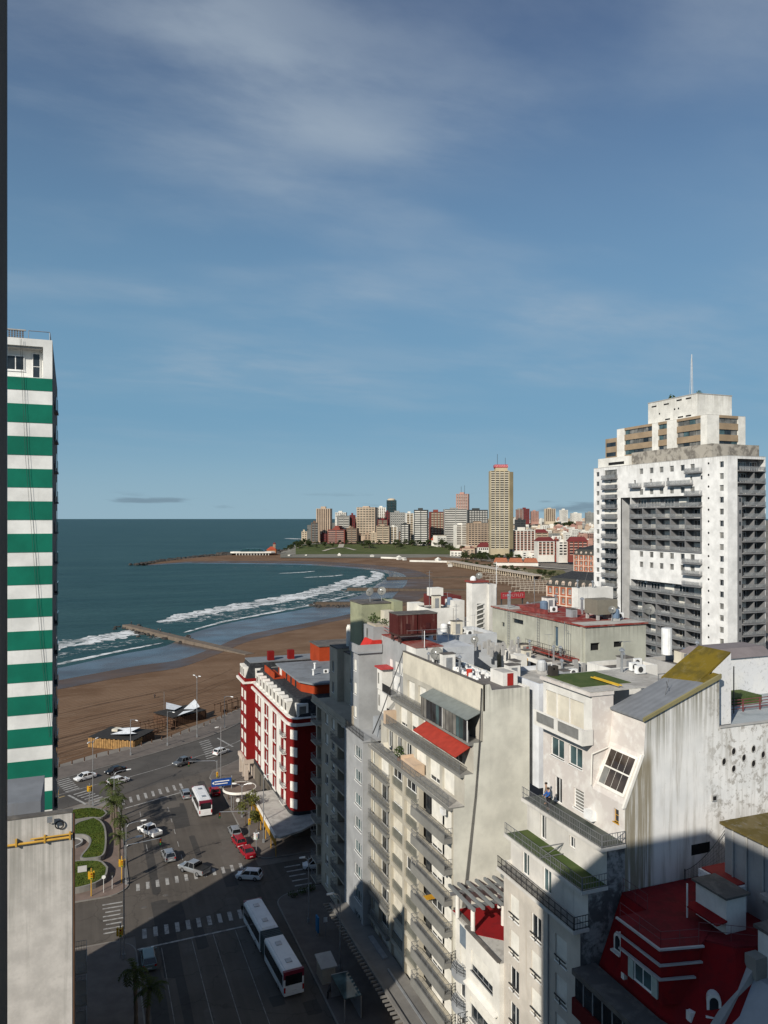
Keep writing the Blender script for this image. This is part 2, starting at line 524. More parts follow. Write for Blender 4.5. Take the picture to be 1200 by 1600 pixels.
def resample(pts, n):
    P_ = [Vector(p) for p in pts]
    L = [0]
    for a, b in zip(P_[:-1], P_[1:]): L.append(L[-1] + (b-a).length)
    out = []
    for i in range(n):
        s = L[-1]*i/(n-1)
        k = max(j for j in range(len(L)-1) if L[j] <= s + 1e-9)
        f = 0 if L[k+1] == L[k] else (s-L[k])/(L[k+1]-L[k])
        out.append(P_[k].lerp(P_[k+1], f))
    return out
def spline(pts, n):
    """smooth curve through points (Catmull-Rom), n samples per span"""
    P_ = [Vector(p) for p in pts]; P_ = [P_[0]*2-P_[1]] + P_ + [P_[-1]*2-P_[-2]]
    out = []
    for i in range(1, len(P_)-2):
        a, b, c, d_ = P_[i-1:i+3]
        for k in range(n):
            t = k/n
            out.append(0.5*((2*b) + (c-a)*t + (2*a-5*b+4*c-d_)*t*t + (3*b-a-3*c+d_)*t**3))
    out.append(P_[-2])
    return out
def strip(mb, A, B, off=(0, 0, 0)):
    for i in range(len(A)-1):
        mb.quad(A[i], A[i+1], B[i+1], B[i])
    return mb
# ------------------------------------------------------------------ ground, sea, beach, roads
from mathutils.geometry import tessellate_polygon
def fill(pts, z):
    mb = MB()
    V = [Vector((p[0], p[1], z)) for p in pts]
    for t in tessellate_polygon([V]):
        a, b, c = [V[i] for i in t]
        if (b-a).cross(c-a).z < 0: a, c = c, a
        mb.poly([a, b, c])
    return mb

def asphalt_mat(name, c, lane):
    m, t, b = _mk(name)
    p = _pos(t)
    f1 = _noise(t, p, 0.12, 6, 0.6)
    f2 = _noise(t, p, 2.0, 8, 0.7)
    f3 = _noise(t, _pos(t, lane), 1.0, 4, 0.6)
    base = _mix(t, _range(t, f1, 0.3, 0.7), [x*0.82 for x in c], [x*1.2 for x in c])
    base = _mix(t, _math(t, 'MULTIPLY', _range(t, f3, 0.42, 0.68), 0.5), base, [x*1.35 for x in c])
    base = _mix(t, _math(t, 'MULTIPLY', _range(t, f2, 0.55, 0.75), 0.45), base, [x*0.6 for x in c])
    vo = _n(t, 'ShaderNodeTexVoronoi', feature='DISTANCE_TO_EDGE')
    vo.inputs['Scale'].default_value = 0.11
    wob = _n(t, 'ShaderNodeVectorMath', operation='ADD')
    nz = _n(t, 'ShaderNodeTexNoise'); nz.inputs['Scale'].default_value = 0.5; nz.inputs['Detail'].default_value = 5
    t.links.new(p, nz.inputs['Vector'])
    sc = _n(t, 'ShaderNodeVectorMath', operation='SCALE'); sc.inputs['Scale'].default_value = 2.5
    t.links.new(nz.outputs['Color'], sc.inputs[0])
    t.links.new(p, wob.inputs[0]); t.links.new(sc.outputs[0], wob.inputs[1])
    t.links.new(wob.outputs[0], vo.inputs['Vector'])
    crack = _range(t, vo.outputs['Distance'], 0.012, 0.0)
    base = _mix(t, _math(t, 'MULTIPLY', crack, 0.5), base, [x*0.45 for x in c])
    t.links.new(base, b.inputs['Base Color'])
    b.inputs['Roughness'].default_value = 0.85
    b.inputs['Specular IOR Level'].default_value = 0.25
    _bump(t, b, f2, 0.15, 0.02)
    return m
ASPHALT = asphalt_mat('asphalt along the avenue', (0.088, 0.076, 0.064), (1.1, 0.03, 1))
ASPHALT2 = asphalt_mat('asphalt of the coast road', (0.080, 0.072, 0.064), (0.10, 0.10, 1))
PAVE = plaster('pavement concrete', (0.155, 0.132, 0.115), 0.4, 0.0, blotch=0.5)
PAVEPINK = plaster('pinkish plaza paving', (0.20, 0.150, 0.125), 0.35, 0.0, blotch=0.6)
PAINTF = patchy('worn lane paint dimmed for shade', (0.26, 0.25, 0.235), (0.15, 0.145, 0.135), (0.09, 0.085, 0.08), s1=0.8, s2=2.5, rough=0.8)  # worn paint, dimmed in colour for the lane lines that lie in shade
KERB = plaster('kerb concrete', (0.24, 0.225, 0.205), 0.4, 0.0)
PAINT = patchy('worn white road paint', (0.38, 0.37, 0.345), (0.23, 0.22, 0.21), (0.13, 0.125, 0.12), s1=1.2, s2=3.5, rough=0.7)
PAINTY = patchy('worn yellow road paint', (0.42, 0.30, 0.12), (0.30, 0.22, 0.10), (0.12, 0.1, 0.08), s1=1.0, s2=3.5, rough=0.7)
GRASS = patchy('lawn grass', (0.055, 0.085, 0.012), (0.085, 0.105, 0.016), (0.12, 0.11, 0.03), s1=0.35, s2=4.0)
CITY = patchy('dusty city ground', (0.16, 0.14, 0.12), (0.22, 0.20, 0.175), (0.10, 0.09, 0.08), s1=0.05, s2=0.3)

def sand_mat():
    m, t, b = _mk('dry raked sand')
    p = _pos(t)
    f1 = _noise(t, p, 0.03, 5, 0.6)
    base = _mix(t, _range(t, f1, 0.35, 0.65), (0.135, 0.078, 0.044), (0.200, 0.126, 0.078))
    f2 = _noise(t, _pos(t, (0.10, 0.26, 1)), 1.0, 6, 0.65)
    base = _mix(t, _math(t, 'MULTIPLY', _range(t, f2, 0.45, 0.7), 0.5), base, (0.245, 0.165, 0.108))
    mpn = _n(t, 'ShaderNodeMapping'); mpn.inputs['Rotation'].default_value = (0, 0, R(-31))
    t.links.new(p, mpn.inputs['Vector'])
    w = _n(t, 'ShaderNodeTexWave', bands_direction='Y')
    w.inputs['Scale'].default_value = 0.16; w.inputs['Distortion'].default_value = 2.2
    w.inputs['Detail'].default_value = 3; w.inputs['Detail Scale'].default_value = 0.6
    t.links.new(mpn.outputs[0], w.inputs['Vector'])
    base = _mix(t, _math(t, 'MULTIPLY', _range(t, w.outputs['Fac'], 0.2, 0.9), 0.42), base, (0.105, 0.062, 0.038))
    f3 = _noise(t, p, 1.4, 6, 0.7)
    base = _mix(t, _math(t, 'MULTIPLY', _range(t, f3, 0.55, 0.72), 0.35), base, (0.10, 0.06, 0.04))
    t.links.new(base, b.inputs['Base Color'])
    b.inputs['Roughness'].default_value = 0.95
    b.inputs['Specular IOR Level'].default_value = 0.1
    _bump(t, b, _math(t, 'ADD', w.outputs['Fac'], f3), 0.5, 0.12)
    return m
SAND = sand_mat()
def wet_mat(name, c, rough):
    m, t, b = _mk(name)
    p = _pos(t)
    f = _noise(t, _pos(t, (0.03, 0.05, 1)), 1.0, 5, 0.6)
    t.links.new(_mix(t, _range(t, f, 0.35, 0.65), [x*0.8 for x in c], [x*1.2 for x in c]), b.inputs['Base Color'])
    r = _range(t, _noise(t, p, 0.05, 4), 0.3, 0.7, rough*0.7, rough*1.4)
    t.links.new(r, b.inputs['Roughness'])
    _bump(t, b, _noise(t, p, 0.35, 4), 0.05, 0.1)
    return m
WET = wet_mat('wet sand under a film of water', (0.060, 0.046, 0.040), 0.24)
DAMP = wet_mat('damp dark sand', (0.088, 0.056, 0.038), 0.6)
def sea_mat():
    m, t, b = _mk('sea water')
    p = _pos(t)
    f = _noise(t, _pos(t, (0.004, 0.009, 1)), 1.0, 6, 0.6)
    f2 = _noise(t, _pos(t, (0.010, 0.030, 1)), 1.0, 5, 0.6)
    base = _mix(t, _range(t, f, 0.3, 0.7), (0.024, 0.066, 0.074), (0.036, 0.084, 0.088))
    base = _mix(t, _math(t, 'MULTIPLY', _range(t, f2, 0.45, 0.7), 0.5), base, (0.020, 0.056, 0.064))
    swm = _n(t, 'ShaderNodeMapping'); swm.inputs['Rotation'].default_value = (0, 0, R(-24)); swm.inputs['Scale'].default_value = (0.006, 0.05, 1)
    t.links.new(p, swm.inputs['Vector'])
    sw = _noise(t, swm.outputs[0], 1.0, 6, 0.6, 0.6)
    base = _mix(t, _math(t, 'MULTIPLY', _range(t, sw, 0.46, 0.66), 0.45), base, (0.016, 0.046, 0.054))
    base = _mix(t, _math(t, 'MULTIPLY', _range(t, sw, 0.46, 0.32), 0.35), base, (0.052, 0.105, 0.108))  # swell light and dark put into the colour, as reflection is nearly off
    t.links.new(base, b.inputs['Base Color'])
    b.inputs['Roughness'].default_value = 0.35
    b.inputs['IOR'].default_value = 1.33
    b.inputs['Specular IOR Level'].default_value = 0.015
    mpn = _n(t, 'ShaderNodeMapping'); mpn.inputs['Rotation'].default_value = (0, 0, R(-30)); mpn.inputs['Scale'].default_value = (0.05, 0.16, 1)
    t.links.new(p, mpn.inputs['Vector'])
    w = _noise(t, mpn.outputs[0], 1.0, 6, 0.62, 0.5)
    _bump(t, b, w, 0.75, 3.2)
    return m
SEA = sea_mat()
def foam_mat(name, lo, hi, stretch):
    m, t, b = _mk(name)
    b.inputs['Base Color'].default_value = (0.72, 0.73, 0.72, 1)
    b.inputs['Roughness'].default_value = 0.9
    f = _noise(t, _pos(t, stretch), 1.0, 9, 0.72, 0.8)
    g = _noise(t, _pos(t), 0.05, 3, 0.5)
    a = _math(t, 'MULTIPLY', _range(t, f, lo, hi), _range(t, g, 0.25, 0.55, 0.45, 1.0))
    t.links.new(a, b.inputs['Alpha'])
    return m
FOAM = foam_mat('breaking wave foam', 0.36, 0.56, (0.18, 0.18, 1))
FOAMTHIN = foam_mat('thin lacy foam', 0.50, 0.68, (0.22, 0.22, 1))

ST = [(-400, -45), (-60, 150), (-9.7, 184), (3.6, 193.4), (18.9, 200.4), (26.2, 208.3), (41.6, 222.6), (70, 261), (128, 330), (214, 397), (307, 457),
      (421, 595), (478, 750), (488, 871), (484, 994), (471, 1104), (427, 1220), (324, 1209), (247, 1191), (194, 1167), (139, 1108), (64, 990)]
SD = [(-400, 80), (-60, 268), (-15.6, 294), (2.8, 306), (18.4, 316), (36, 324), (54.6, 350), (76, 382), (114, 412), (154, 446), (189, 486),
      (228, 558), (270, 639), (307, 736), (313, 808), (295, 877), (260, 947), (175, 1003), (150, 1015), (121, 1031), (90, 1012), (64.5, 994)]
SF = [(-400, 112), (-60, 298), (-17, 322), (-2, 334), (14, 350), (34, 366), (48, 398), (70, 428), (100, 456), (134, 485), (163, 518),
      (193, 551), (243, 643), (290, 735), (301, 805), (285, 870), (250, 938), (170, 995), (146, 1008), (119, 1024), (88, 1006), (62, 991)]
top = [(x, y, -0.9) for x, y in ST]
def z_at(pts, z): return [Vector((x, y, z)) for x, y in pts]
def curve(pts, z, n=6): return spline([(x, y, z) for x, y in pts], n)
A = curve(ST, -0.9); B = curve(SD, -2.9)
M = [a.lerp(b, 0.62) + Vector((0, 0, 0.12)) for a, b in zip(A, B)]
mb = MB(); strip(mb, A, M); strip(mb, M, [b + Vector((0, 0, 0)) for b in B])
structure('beach', mb, SAND)
beach = bpy.data.objects['beach']
tk_ = random.Random(4)
TRACK = [patchy('dark tyre track in sand', (0.085, 0.050, 0.030), (0.11, 0.066, 0.040), s1=0.5, s2=1.5), patchy('pale ridge of sand', (0.20, 0.135, 0.088), (0.16, 0.105, 0.068), s1=0.5, s2=1.5)]
for k in range(34):
    i0 = tk_.randint(5, 22); i1 = min(len(A)-1, i0 + tk_.randint(6, 26)); f = tk_.uniform(0.04, 0.86); wd = tk_.uniform(0.0025, 0.007); ff = f; l_ = []; r_ = []
    for i in range(i0, i1):
        a_, m_ = A[i], M[i]
        l_.append(a_.lerp(m_, ff) + Vector((0, 0, 0.03))); r_.append(a_.lerp(m_, ff+wd) + Vector((0, 0, 0.03)))
        ff = max(0.02, min(0.95, ff + tk_.uniform(-0.006, 0.006)))
    link('sand_track', strip(MB(), l_, r_).mesh('sand_track', TRACK[k % 3 == 0]), beach)
DM = [b.lerp(a, 0.16) + Vector((0, 0, 0.10)) for a, b in zip(A, B)]
mb = MB(); strip(mb, DM, [b + Vector((0, 0, 0.03)) for b in B])
structure('damp_sand', mb, DAMP)
F_ = curve(SF, -3.42)
mb = MB(); strip(mb, [b + Vector((0, 0, 0.0)) for b in B], F_)
strip(mb, F_, [f + (f-b)*0.25 + Vector((0, 0, -0.6)) for f, b in zip(F_, B)])
structure('wet_sand', mb, WET)
mb = MB()
mb.quad((-40000, -3000, -3.4), (60000, -3000, -3.4), (60000, 80000, -3.4), (-40000, 80000, -3.4))
structure('sea', mb, SEA)

# the city's ground behind the beach, out to the hills
coast = [(p.x, p.y) for p in A]
land = [(-400, -400), (2500, -400), (9000, 9000), (4000, 9000), (1200, 2700), (470, 1560), (352, 1330), (262, 1240), (232, 1205), (195, 1172), (139, 1112)] + coast[::-1]
structure('ground', fill(land, -0.95), CITY)
near_land = [(-400, -400), (420, -400), (420, 520)] + [(x+2*0, y) for x, y in [(300, 452), (214, 396), (128, 329), (70, 260), (41, 222), (26, 207.6), (18.9, 199.8), (3.6, 192.8), (-9.7, 183.4), (-60, 149.4), (-400, -45.6)]]
mb = fill(near_land, -0.05)
for a, b in zip(near_land[2:-1], near_land[3:]):
    mb.quad((a[0], a[1], -0.05), (b[0], b[1], -0.05), (b[0], b[1], -1.6), (a[0], a[1], -1.6))
structure('city_ground', mb, CITY)

# ---- roads
av = MB().quad((6, -80, 0.004), (25.4, -80, 0.004), (25.4, 172, 0.004), (6, 166, 0.004))
avenue = structure('avenue', av, ASPHALT)
side = MB().quad((-70, 105.4, 0.0), (140, 107.5, 0.0), (140, 122.5, 0.0), (-70, 118.6, 0.0))
structure('side_street', side, ASPHALT)
bk = spline([(-200, 63, 0), (-60, 143.2, 0), (-5.2, 175.3, 0), (3.4, 180.2, 0), (17.8, 188.7, 0), (29.5, 196.8, 0), (38.5, 206.3, 0), (60, 234, 0), (100, 285, 0), (180, 358, 0), (280, 425, 0)], 5)
nk = spline([(-196, 45, 0), (-62, 126, 0), (-4.7, 157.4, 0), (6.5, 162, 0), (16, 166, 0), (25, 170, 0), (34, 177, 0), (46, 192, 0), (66, 220, 0), (106, 272, 0), (186, 345, 0)], 5)
cr = MB(); strip(cr, [p + Vector((0, 0, 0.008)) for p in nk], [p + Vector((0, 0, 0.008)) for p in bk])
coast_road = structure('coast_road', cr, ASPHALT2)

def pavement(name, pts, m, h=0.13, kerb=True):
    mb = MB().prism(pts, -0.04, h)
    o = structure(name, mb, m)
    if kerb:
        k = MB()
        for a, b in zip(pts, pts[1:] + pts[:1]):
            a = Vector((a[0], a[1], 0)); b = Vector((b[0], b[1], 0))
            t = (b-a).normalized(); n = Vector((t.y, -t.x, 0))
            k.loft([[a+n*0.02+Vector((0,0,-0.03)), a-n*0.16+Vector((0,0,-0.03)), a-n*0.16+Vector((0,0,h+0.012)), a+n*0.02+Vector((0,0,h+0.012))],
                    [b+n*0.02+Vector((0,0,-0.03)), b-n*0.16+Vector((0,0,-0.03)), b-n*0.16+Vector((0,0,h+0.012)), b+n*0.02+Vector((0,0,h+0.012))]])
        ko = link('kerb', k.mesh('kerb', KERB), o)
    return o
def arc(cx, cy, r, a0, a1, n=8):
    return [(cx + r*math.cos(R(a0+(a1-a0)*i/n)), cy + r*math.sin(R(a0+(a1-a0)*i/n))) for i in range(n+1)]
pavement('pavement', [(-70, -80), (6, -80)] + arc(2.4, 102, 3.6, 0, 90) + [(-70, 105.6)], PAVE)
plaza = pavement('plaza', [(-70, 118.4), (2.4, 118.4)] + arc(2.6, 121.8, 3.4, -90, 0, 6) + [(6, 150)] + arc(0.5, 151, 5.5, 0, 70, 6) + [(-4.7, 157.2), (-70, 121)], PAVEPINK)
pavement('pavement', [(25.4, -80), (140, -80), (140, 107.3), (31, 110.8)] + arc(28.2, 107.2, 2.8, 60, 180, 8), PAVE)
pavement('pavement', [(29.5, 122.4), (140, 122.6), (140, 290), (106, 271.5), (66, 219.5), (46, 191.5), (34, 176.5), (25.4, 168.5), (24.3, 165), (25.4, 157), (25.4, 125.5)] + arc(28.4, 125.4, 3.0, 180, 280, 6), PAVE)
# promenade along the beach
pa = [p + Vector((0, 0, 0.14)) for p in bk]
pb = []
for i, p in enumerate(bk):
    t = (bk[min(i+1, len(bk)-1)] - bk[max(i-1, 0)]).normalized()
    pb.append(p + Vector((-t.y, t.x, 0))*7.2 + Vector((0, 0, 0.14)))
mb = MB(); strip(mb, pa, pb); strip(mb, [p - Vector((0, 0, 0.2)) for p in pa], pa); strip(mb, pb, [p - Vector((0, 0, 1.8)) for p in pb])
promenade = structure('promenade', mb, PAVE)
mb = MB()
for a, b in zip(pa[:-1], pa[1:]):
    t = (b-a).normalized(); n = Vector((-t.y, t.x, 0))
    z1 = Vector((0, 0, 0.012))
    mb.loft([[a-n*0.02-z1*12, a+n*0.16-z1*12, a+n*0.16+z1, a-n*0.02+z1], [b-n*0.02-z1*12, b+n*0.16-z1*12, b+n*0.16+z1, b-n*0.02+z1]])
link('kerb', mb.mesh('kerb', KERB), promenade)

# ---- painted markings
def stripe(parent, name, ctr, ux, lx, ly, z, m=None):
    """a painted bar: centre, direction of its length, length, width"""
    u = Vector((ux[0], ux[1], 0)).normalized(); w = Vector((-u.y, u.x, 0)); c = Vector((ctr[0], ctr[1], z))
    key = ('stripe', round(u.x, 3), round(lx, 2), round(ly, 2), (m or PAINT).name)
    me = cached(key, lambda: MB().quad(-u*lx/2-w*ly/2, u*lx/2-w*ly/2, u*lx/2+w*ly/2, -u*lx/2+w*ly/2).mesh(name, m or PAINT))
    return link(name, me, parent, c)
for i in range(10):
    stripe(avenue, 'crosswalk_stripe', (7.2+1.42*i, 106.3+0.05*i), (0.04, 1), 2.5, 0.55, 0.014)
for i in range(12):
    stripe(avenue, 'crosswalk_stripe', (7.2+1.42*i, 120.0+0.12*i), (0.04, 1), 2.3, 0.5, 0.014)
for i in range(9):
    stripe(avenue, 'crosswalk_stripe', (6.7+1.44*i, 157.3+0.62*i), (-0.03, 1), 3.2, 0.5, 0.016)
stripe(avenue, 'stop_line', (14.6, 103.1), (1, 0.05), 17.0, 0.32, 0.014)
stripe(avenue, 'stop_line', (12.3, 156.4-0.4), (12.1, 5.4), 13.0, 0.32, 0.016)
for x in (12.9, 15.7, 18.6):
    stripe(avenue, 'lane_line', (x, 88), (-0.002, 1), 29.6, 0.09, 0.014, PAINTF)
    stripe(avenue, 'lane_line', (x, 45), (-0.002, 1), 40, 0.09, 0.014, PAINTF)
stripe(avenue, 'lane_line', (9.0, 88), (0, 1), 28, 0.08, 0.014, PAINTF)
for k in range(4):
    stripe(avenue, 'lane_line', (9.4+0.02*k, 149.5-5.2*k), (0, 1), 2.6, 0.11, 0.014)
for k in range(5):
    stripe(avenue, 'lane_line', (14.5, 150-5.5*k), (0, 1), 2.2, 0.10, 0.014)
# left and right zebra over the side street
for i in range(8):
    stripe(avenue, 'crosswalk_stripe', (3.5, 108.2+1.15*i), (1, -0.02), 2.7-0.7*(i % 3 == 2), 0.32, 0.012).location.z = 0.014
for i in range(6):
    stripe(avenue, 'crosswalk_stripe', (30.4, 110.3+1.65*i), (1, 0.0), 2.6, 0.35, 0.012).location.z = 0.014
for c0, c1, n in (((-1.0, 165.6), (2.4, 159.6), 6), ((27.2, 192.8), (27.0, 179.2), 9), ((-4.6, 175.0), (-2.6, 167.8), 7)):
    for i in range(n):
        f = i/(n-1)
        stripe(coast_road, 'crosswalk_stripe', (c0[0]+(c1[0]-c0[0])*f, c0[1]+(c1[1]-c0[1])*f), (0.86, 0.5), 3.0, 0.42, 0.020)
mb = MB()
ml = spline([(-120, 103, 0), (-4.7, 166, 0), (7.6, 171.4, 0), (18.4, 177.5, 0), (34.9, 189.5, 0), (52, 212, 0)], 6)
for i in range(len(ml)-1):
    a, b = ml[i], ml[i+1]; t = (b-a).normalized(); n = Vector((-t.y, t.x, 0))*0.09
    mb.quad(a-n+Vector((0,0,0.02)), b-n+Vector((0,0,0.02)), b+n+Vector((0,0,0.02)), a+n+Vector((0,0,0.02)))
link('centre_line', mb.mesh('centre_line', PAINT), coast_road)
stripe(coast_road, 'stop_line', (-1.6, 161.6), (0.45, -0.9), 7.4, 0.5, 0.020)
stripe(coast_road, 'stop_line', (31.8, 190.0), (0.25, -0.95), 9.0, 0.45, 0.020)
stripe(coast_road, 'median_line', (-10, 161.2), (0.86, 0.5), 14, 0.35, 0.020, PAINTY)
stripe(coast_road, 'median_line', (40.5, 192.5), (0.70, 0.71), 13, 0.3, 0.020, PAINTY)

# ---- repaired patches in the road
PATCHM = [asphalt_mat('dark asphalt patch', (0.050, 0.046, 0.042), (1, 1, 1)), asphalt_mat('pale asphalt patch', (0.098, 0.086, 0.074), (1, 1, 1))]
pr_ = random.Random(17)
for i in range(30):
    x = pr_.uniform(7, 24.5); y = pr_.uniform(80, 165); w = pr_.uniform(0.5, 1.4); l = pr_.uniform(0.8, 5.0) if i % 3 else pr_.uniform(6, 14)
    pts = [(-w, -l), (0, -l*1.05), (w, -l*0.96), (w*1.05, 0), (w*0.97, l), (0, l*1.03), (-w*1.02, l*0.95)]
    link('asphalt_patch', MB().poly([(a*pr_.uniform(0.9, 1.1), b*pr_.uniform(0.95, 1.05), 0) for a, b in pts]).mesh('asphalt_patch', PATCHM[i % 2]), avenue, (x, y, 0.009 + 0.0001*i))
# ---- surf: ribbons of foam lying on the water
def ribbon(name, pts, w, m, label, z=-3.33, wob=0.35):
    P_ = spline([(x, y, z) for x, y in pts], 10)
    mb = MB(); L_ = []; R_ = []
    for i, p in enumerate(P_):
        t = (P_[min(i+1, len(P_)-1)] - P_[max(i-1, 0)]).normalized(); n = Vector((-t.y, t.x, 0))
        e = math.sin(math.pi*i/(len(P_)-1))**0.4
        L_.append(p + n*w*e*(0.5+rnd.uniform(-wob, wob)*0.5)); R_.append(p - n*w*e*(0.5+rnd.uniform(-wob, wob)*0.5))
    strip(mb, R_, L_)
    o = link(name, mb.mesh(name, m))
    return tag(o, label, 'foam', None, 'stuff')
ribbon('sea_foam', [(38, 446), (58, 474), (85, 500), (125, 537), (160, 576), (200, 630), (240, 692), (262, 735)], 24, FOAM, 'white breaking wave curving along the bay')
ribbon('sea_foam', [(40, 440), (70, 462), (105, 490), (140, 520), (176, 558), (210, 604), (245, 660), (276, 728)], 34, FOAMTHIN, 'thin lacy foam trailing inside the long wave', -3.35)
ribbon('sea_foam', [(-60, 352), (-25, 372), (-8, 388), (14, 405), (26, 424)], 20, FOAM, 'churned white foam left of the concrete jetty')
ribbon('sea_foam', [(-60, 330), (-20, 350), (0, 366), (20, 384), (36, 392)], 12, FOAMTHIN, 'thin foam sheet just left of the jetty', -3.35)
ribbon('sea_foam', [(-60, 305), (-18, 328), (-2, 342), (14, 357), (34, 374)], 3.5, FOAM, 'narrow foam line lapping the sand before the jetty', -3.31)
ribbon('sea_foam', [(46, 402), (70, 434), (100, 463), (134, 493), (163, 526), (193, 560)], 4, FOAM, 'narrow foam line lapping the sand past the jetty', -3.31)
ribbon('sea_foam', [(212, 618), (243, 668), (270, 716), (288, 760), (296, 800)], 13, FOAM, 'white surf at the far curve of the bay', -3.32)
ribbon('sea_foam', [(190, 800), (215, 806), (236, 820)], 7, FOAM, 'short white crest far out in the bay')
ribbon('sea_foam', [(200, 735), (228, 742), (248, 756)], 6, FOAM, 'small breaking crest beyond the long wave')
ribbon('sea_foam', [(150, 905), (180, 915), (215, 918), (250, 905)], 6, FOAMTHIN, 'pale ripple line near the far beach')
ribbon('sea_foam', [(56, 1000), (70, 1016), (92, 1050)], 9, FOAM, 'white water at the tip of the breakwater')
ribbon('sea_foam', [(548, 2201), (560, 2143), (569, 2085)], 40, FOAM, 'surf around the rocky point')

# ---- jetties and breakwater
def jetty_mat():
    return plaster('weathered jetty concrete', (0.165, 0.130, 0.100), 0.5, 0.2, blotch=0.4)
JET = jetty_mat()
ROCK = patchy('wet dark rock', (0.035, 0.032, 0.030), (0.075, 0.068, 0.060), (0.02, 0.02, 0.02), s1=0.6, s2=2.0)
def rocks(mb, a, b, w, n, r0, r1, z):
    a = Vector(a); b = Vector(b); t = (b-a).normalized(); nn = Vector((-t.y, t.x, 0))
    for i in range(n):
        c = a.lerp(b, rnd.random()) + nn*rnd.gauss(0, w*0.38); r = rnd.uniform(r0, r1)
        k = 6; ring = []
        for zz, f in ((-0.5, 0.7), (0.1, 1.0), (0.65, 0.55)):
            ring.append([(c.x+r*f*math.cos(j*math.pi/3)*rnd.uniform(0.75, 1.2), c.y+r*f*math.sin(j*math.pi/3)*rnd.uniform(0.75, 1.2), z+r*zz) for j in range(k)])
        mb.loft(ring)
    return mb
JETD = plaster('dark wet jetty stone', (0.10, 0.075, 0.055), 0.5, 0.3, blotch=0.4)
def jetty(a, b, w, zt, label, rock=60):
    t = Thing('jetty', label, 'jetty', (a[0], a[1], -3.5))
    A_ = Vector((a[0], a[1], 0)); B_ = Vector((b[0], b[1], 0)); d_ = (B_-A_); n = int(d_.length/9)+1
    u = d_.normalized(); v = Vector((-u.y, u.x, 0))
    for i in range(n):
        p = A_ + d_*i/n + u*0.05; q = A_ + d_*(i+1)/n - u*0.05
        e = rnd.uniform(-0.06, 0.06); ww = w/2*rnd.uniform(0.96, 1.04)
        zz = Vector((0, 0, zt+e))
        mb = MB().loft([[p-v*ww*1.15+Vector((0,0,-4)), p-v*ww+zz, p+v*ww+zz, p+v*ww*1.15+Vector((0,0,-4))], [q-v*ww*1.15+Vector((0,0,-4)), q-v*ww+zz, q+v*ww+zz, q+v*ww*1.15+Vector((0,0,-4))]])
        t.mb('slab', mb, JET if rock == 110 else JETD)
    if rock:
        t.mb('rock_armour', rocks(MB(), A_ - u*5, A_ + u*d_.length*0.55, w*2.1, rock, 0.7, 1.5, -3.4), ROCK, kind='stuff')
    return t
jetty((20, 433), (64, 320), 4.4, -1.7, 'long concrete jetty running from the sand into the surf', 110)
jetty((144, 498), (215, 470), 6, -1.2, 'short rocky jetty next after the long concrete one', 150)
jetty((198, 592), (300, 530), 5.5, -1.2, 'low straight jetty across the middle of the beach', 30)
jetty((268, 684), (345, 660), 5, -1.2, 'small jetty farthest along the curve of sand', 20)
mb = MB(); 
for a, b in (((60, 1000), (102, 1074)), ((102, 1074), (146, 1150)), ((146, 1150), (190, 1215))):
    rocks(mb, (a[0], a[1], 0), (b[0], b[1], 0), 14, 130, 1.5, 3.6, -2.6)
single('breakwater', mb, ROCK, 'low dark breakwater of piled rocks at the end of the bay', 'breakwater', kind='stuff')
# ------------------------------------------------------------------ buildings close to the camera
def rblind(): 
    x = rnd.random()
    return 1.0 if x < 0.42 else (rnd.uniform(0.25, 0.8) if x < 0.75 else 0.0)
def rpane(): return rnd.choice((PANE, PANE, PANE2))

# ---- the tower the picture is taken from (its far corner edges the frame, its shadow falls to the right)
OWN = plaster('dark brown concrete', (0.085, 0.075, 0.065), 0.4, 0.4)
T = Thing('apartment_tower', 'dark concrete tower whose shaded edge runs down the left border', 'building', (-10, -7, 0))
ops = []
for k in range(1, 22):
    for q in (-20, -14, -8, 4.2):
        ops.append((q-1.1, q+1.1, 2.9*k+1.0, 2.9*k+2.5))
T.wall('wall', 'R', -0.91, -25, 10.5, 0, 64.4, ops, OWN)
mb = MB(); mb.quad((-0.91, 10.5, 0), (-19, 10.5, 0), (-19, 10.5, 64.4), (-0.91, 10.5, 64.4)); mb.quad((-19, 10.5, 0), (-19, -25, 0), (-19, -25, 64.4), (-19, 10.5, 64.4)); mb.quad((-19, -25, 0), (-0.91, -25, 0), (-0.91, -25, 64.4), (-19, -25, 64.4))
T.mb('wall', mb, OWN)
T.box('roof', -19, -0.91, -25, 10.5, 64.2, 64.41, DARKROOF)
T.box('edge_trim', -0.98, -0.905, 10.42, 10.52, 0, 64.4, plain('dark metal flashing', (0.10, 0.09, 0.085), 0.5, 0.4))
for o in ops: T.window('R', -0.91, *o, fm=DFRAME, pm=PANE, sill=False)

# ---- grey concrete building just below on the left
CW = plaster('streaked pale concrete', (0.56, 0.525, 0.48), 0.4, 0.9, dirtc=(0.25, 0.24, 0.21), blotch=0.8, drip=(35.1, 7, 0.7))
T = Thing('concrete_building', 'pale streaked blank-walled building with yellow pipe at lower left', 'building', (-7, 58, 0))
T.mb('wall', MB().box(-14, -0.82, 52.2, 64, 0, 31.4), CW)
T.box('parapet', -14, -0.82, 52.2, 52.6, 31.4, 36.5, CW)
T.box('parapet', -1.2, -0.82, 52.6, 64, 31.4, 32.2, CW)
T.box('coping', -14.05, -0.78, 52.15, 52.65, 36.5, 36.6, DARKROOF)
T.box('roof', -14, -1.2, 52.6, 64, 31.4, 31.45, DARKROOF)
T.box('stair_house', -9, -2.9, 57.5, 63, 31.45, 35.7, plaster('dark painted stair wall', (0.20, 0.21, 0.23), 0.4, 0.4))
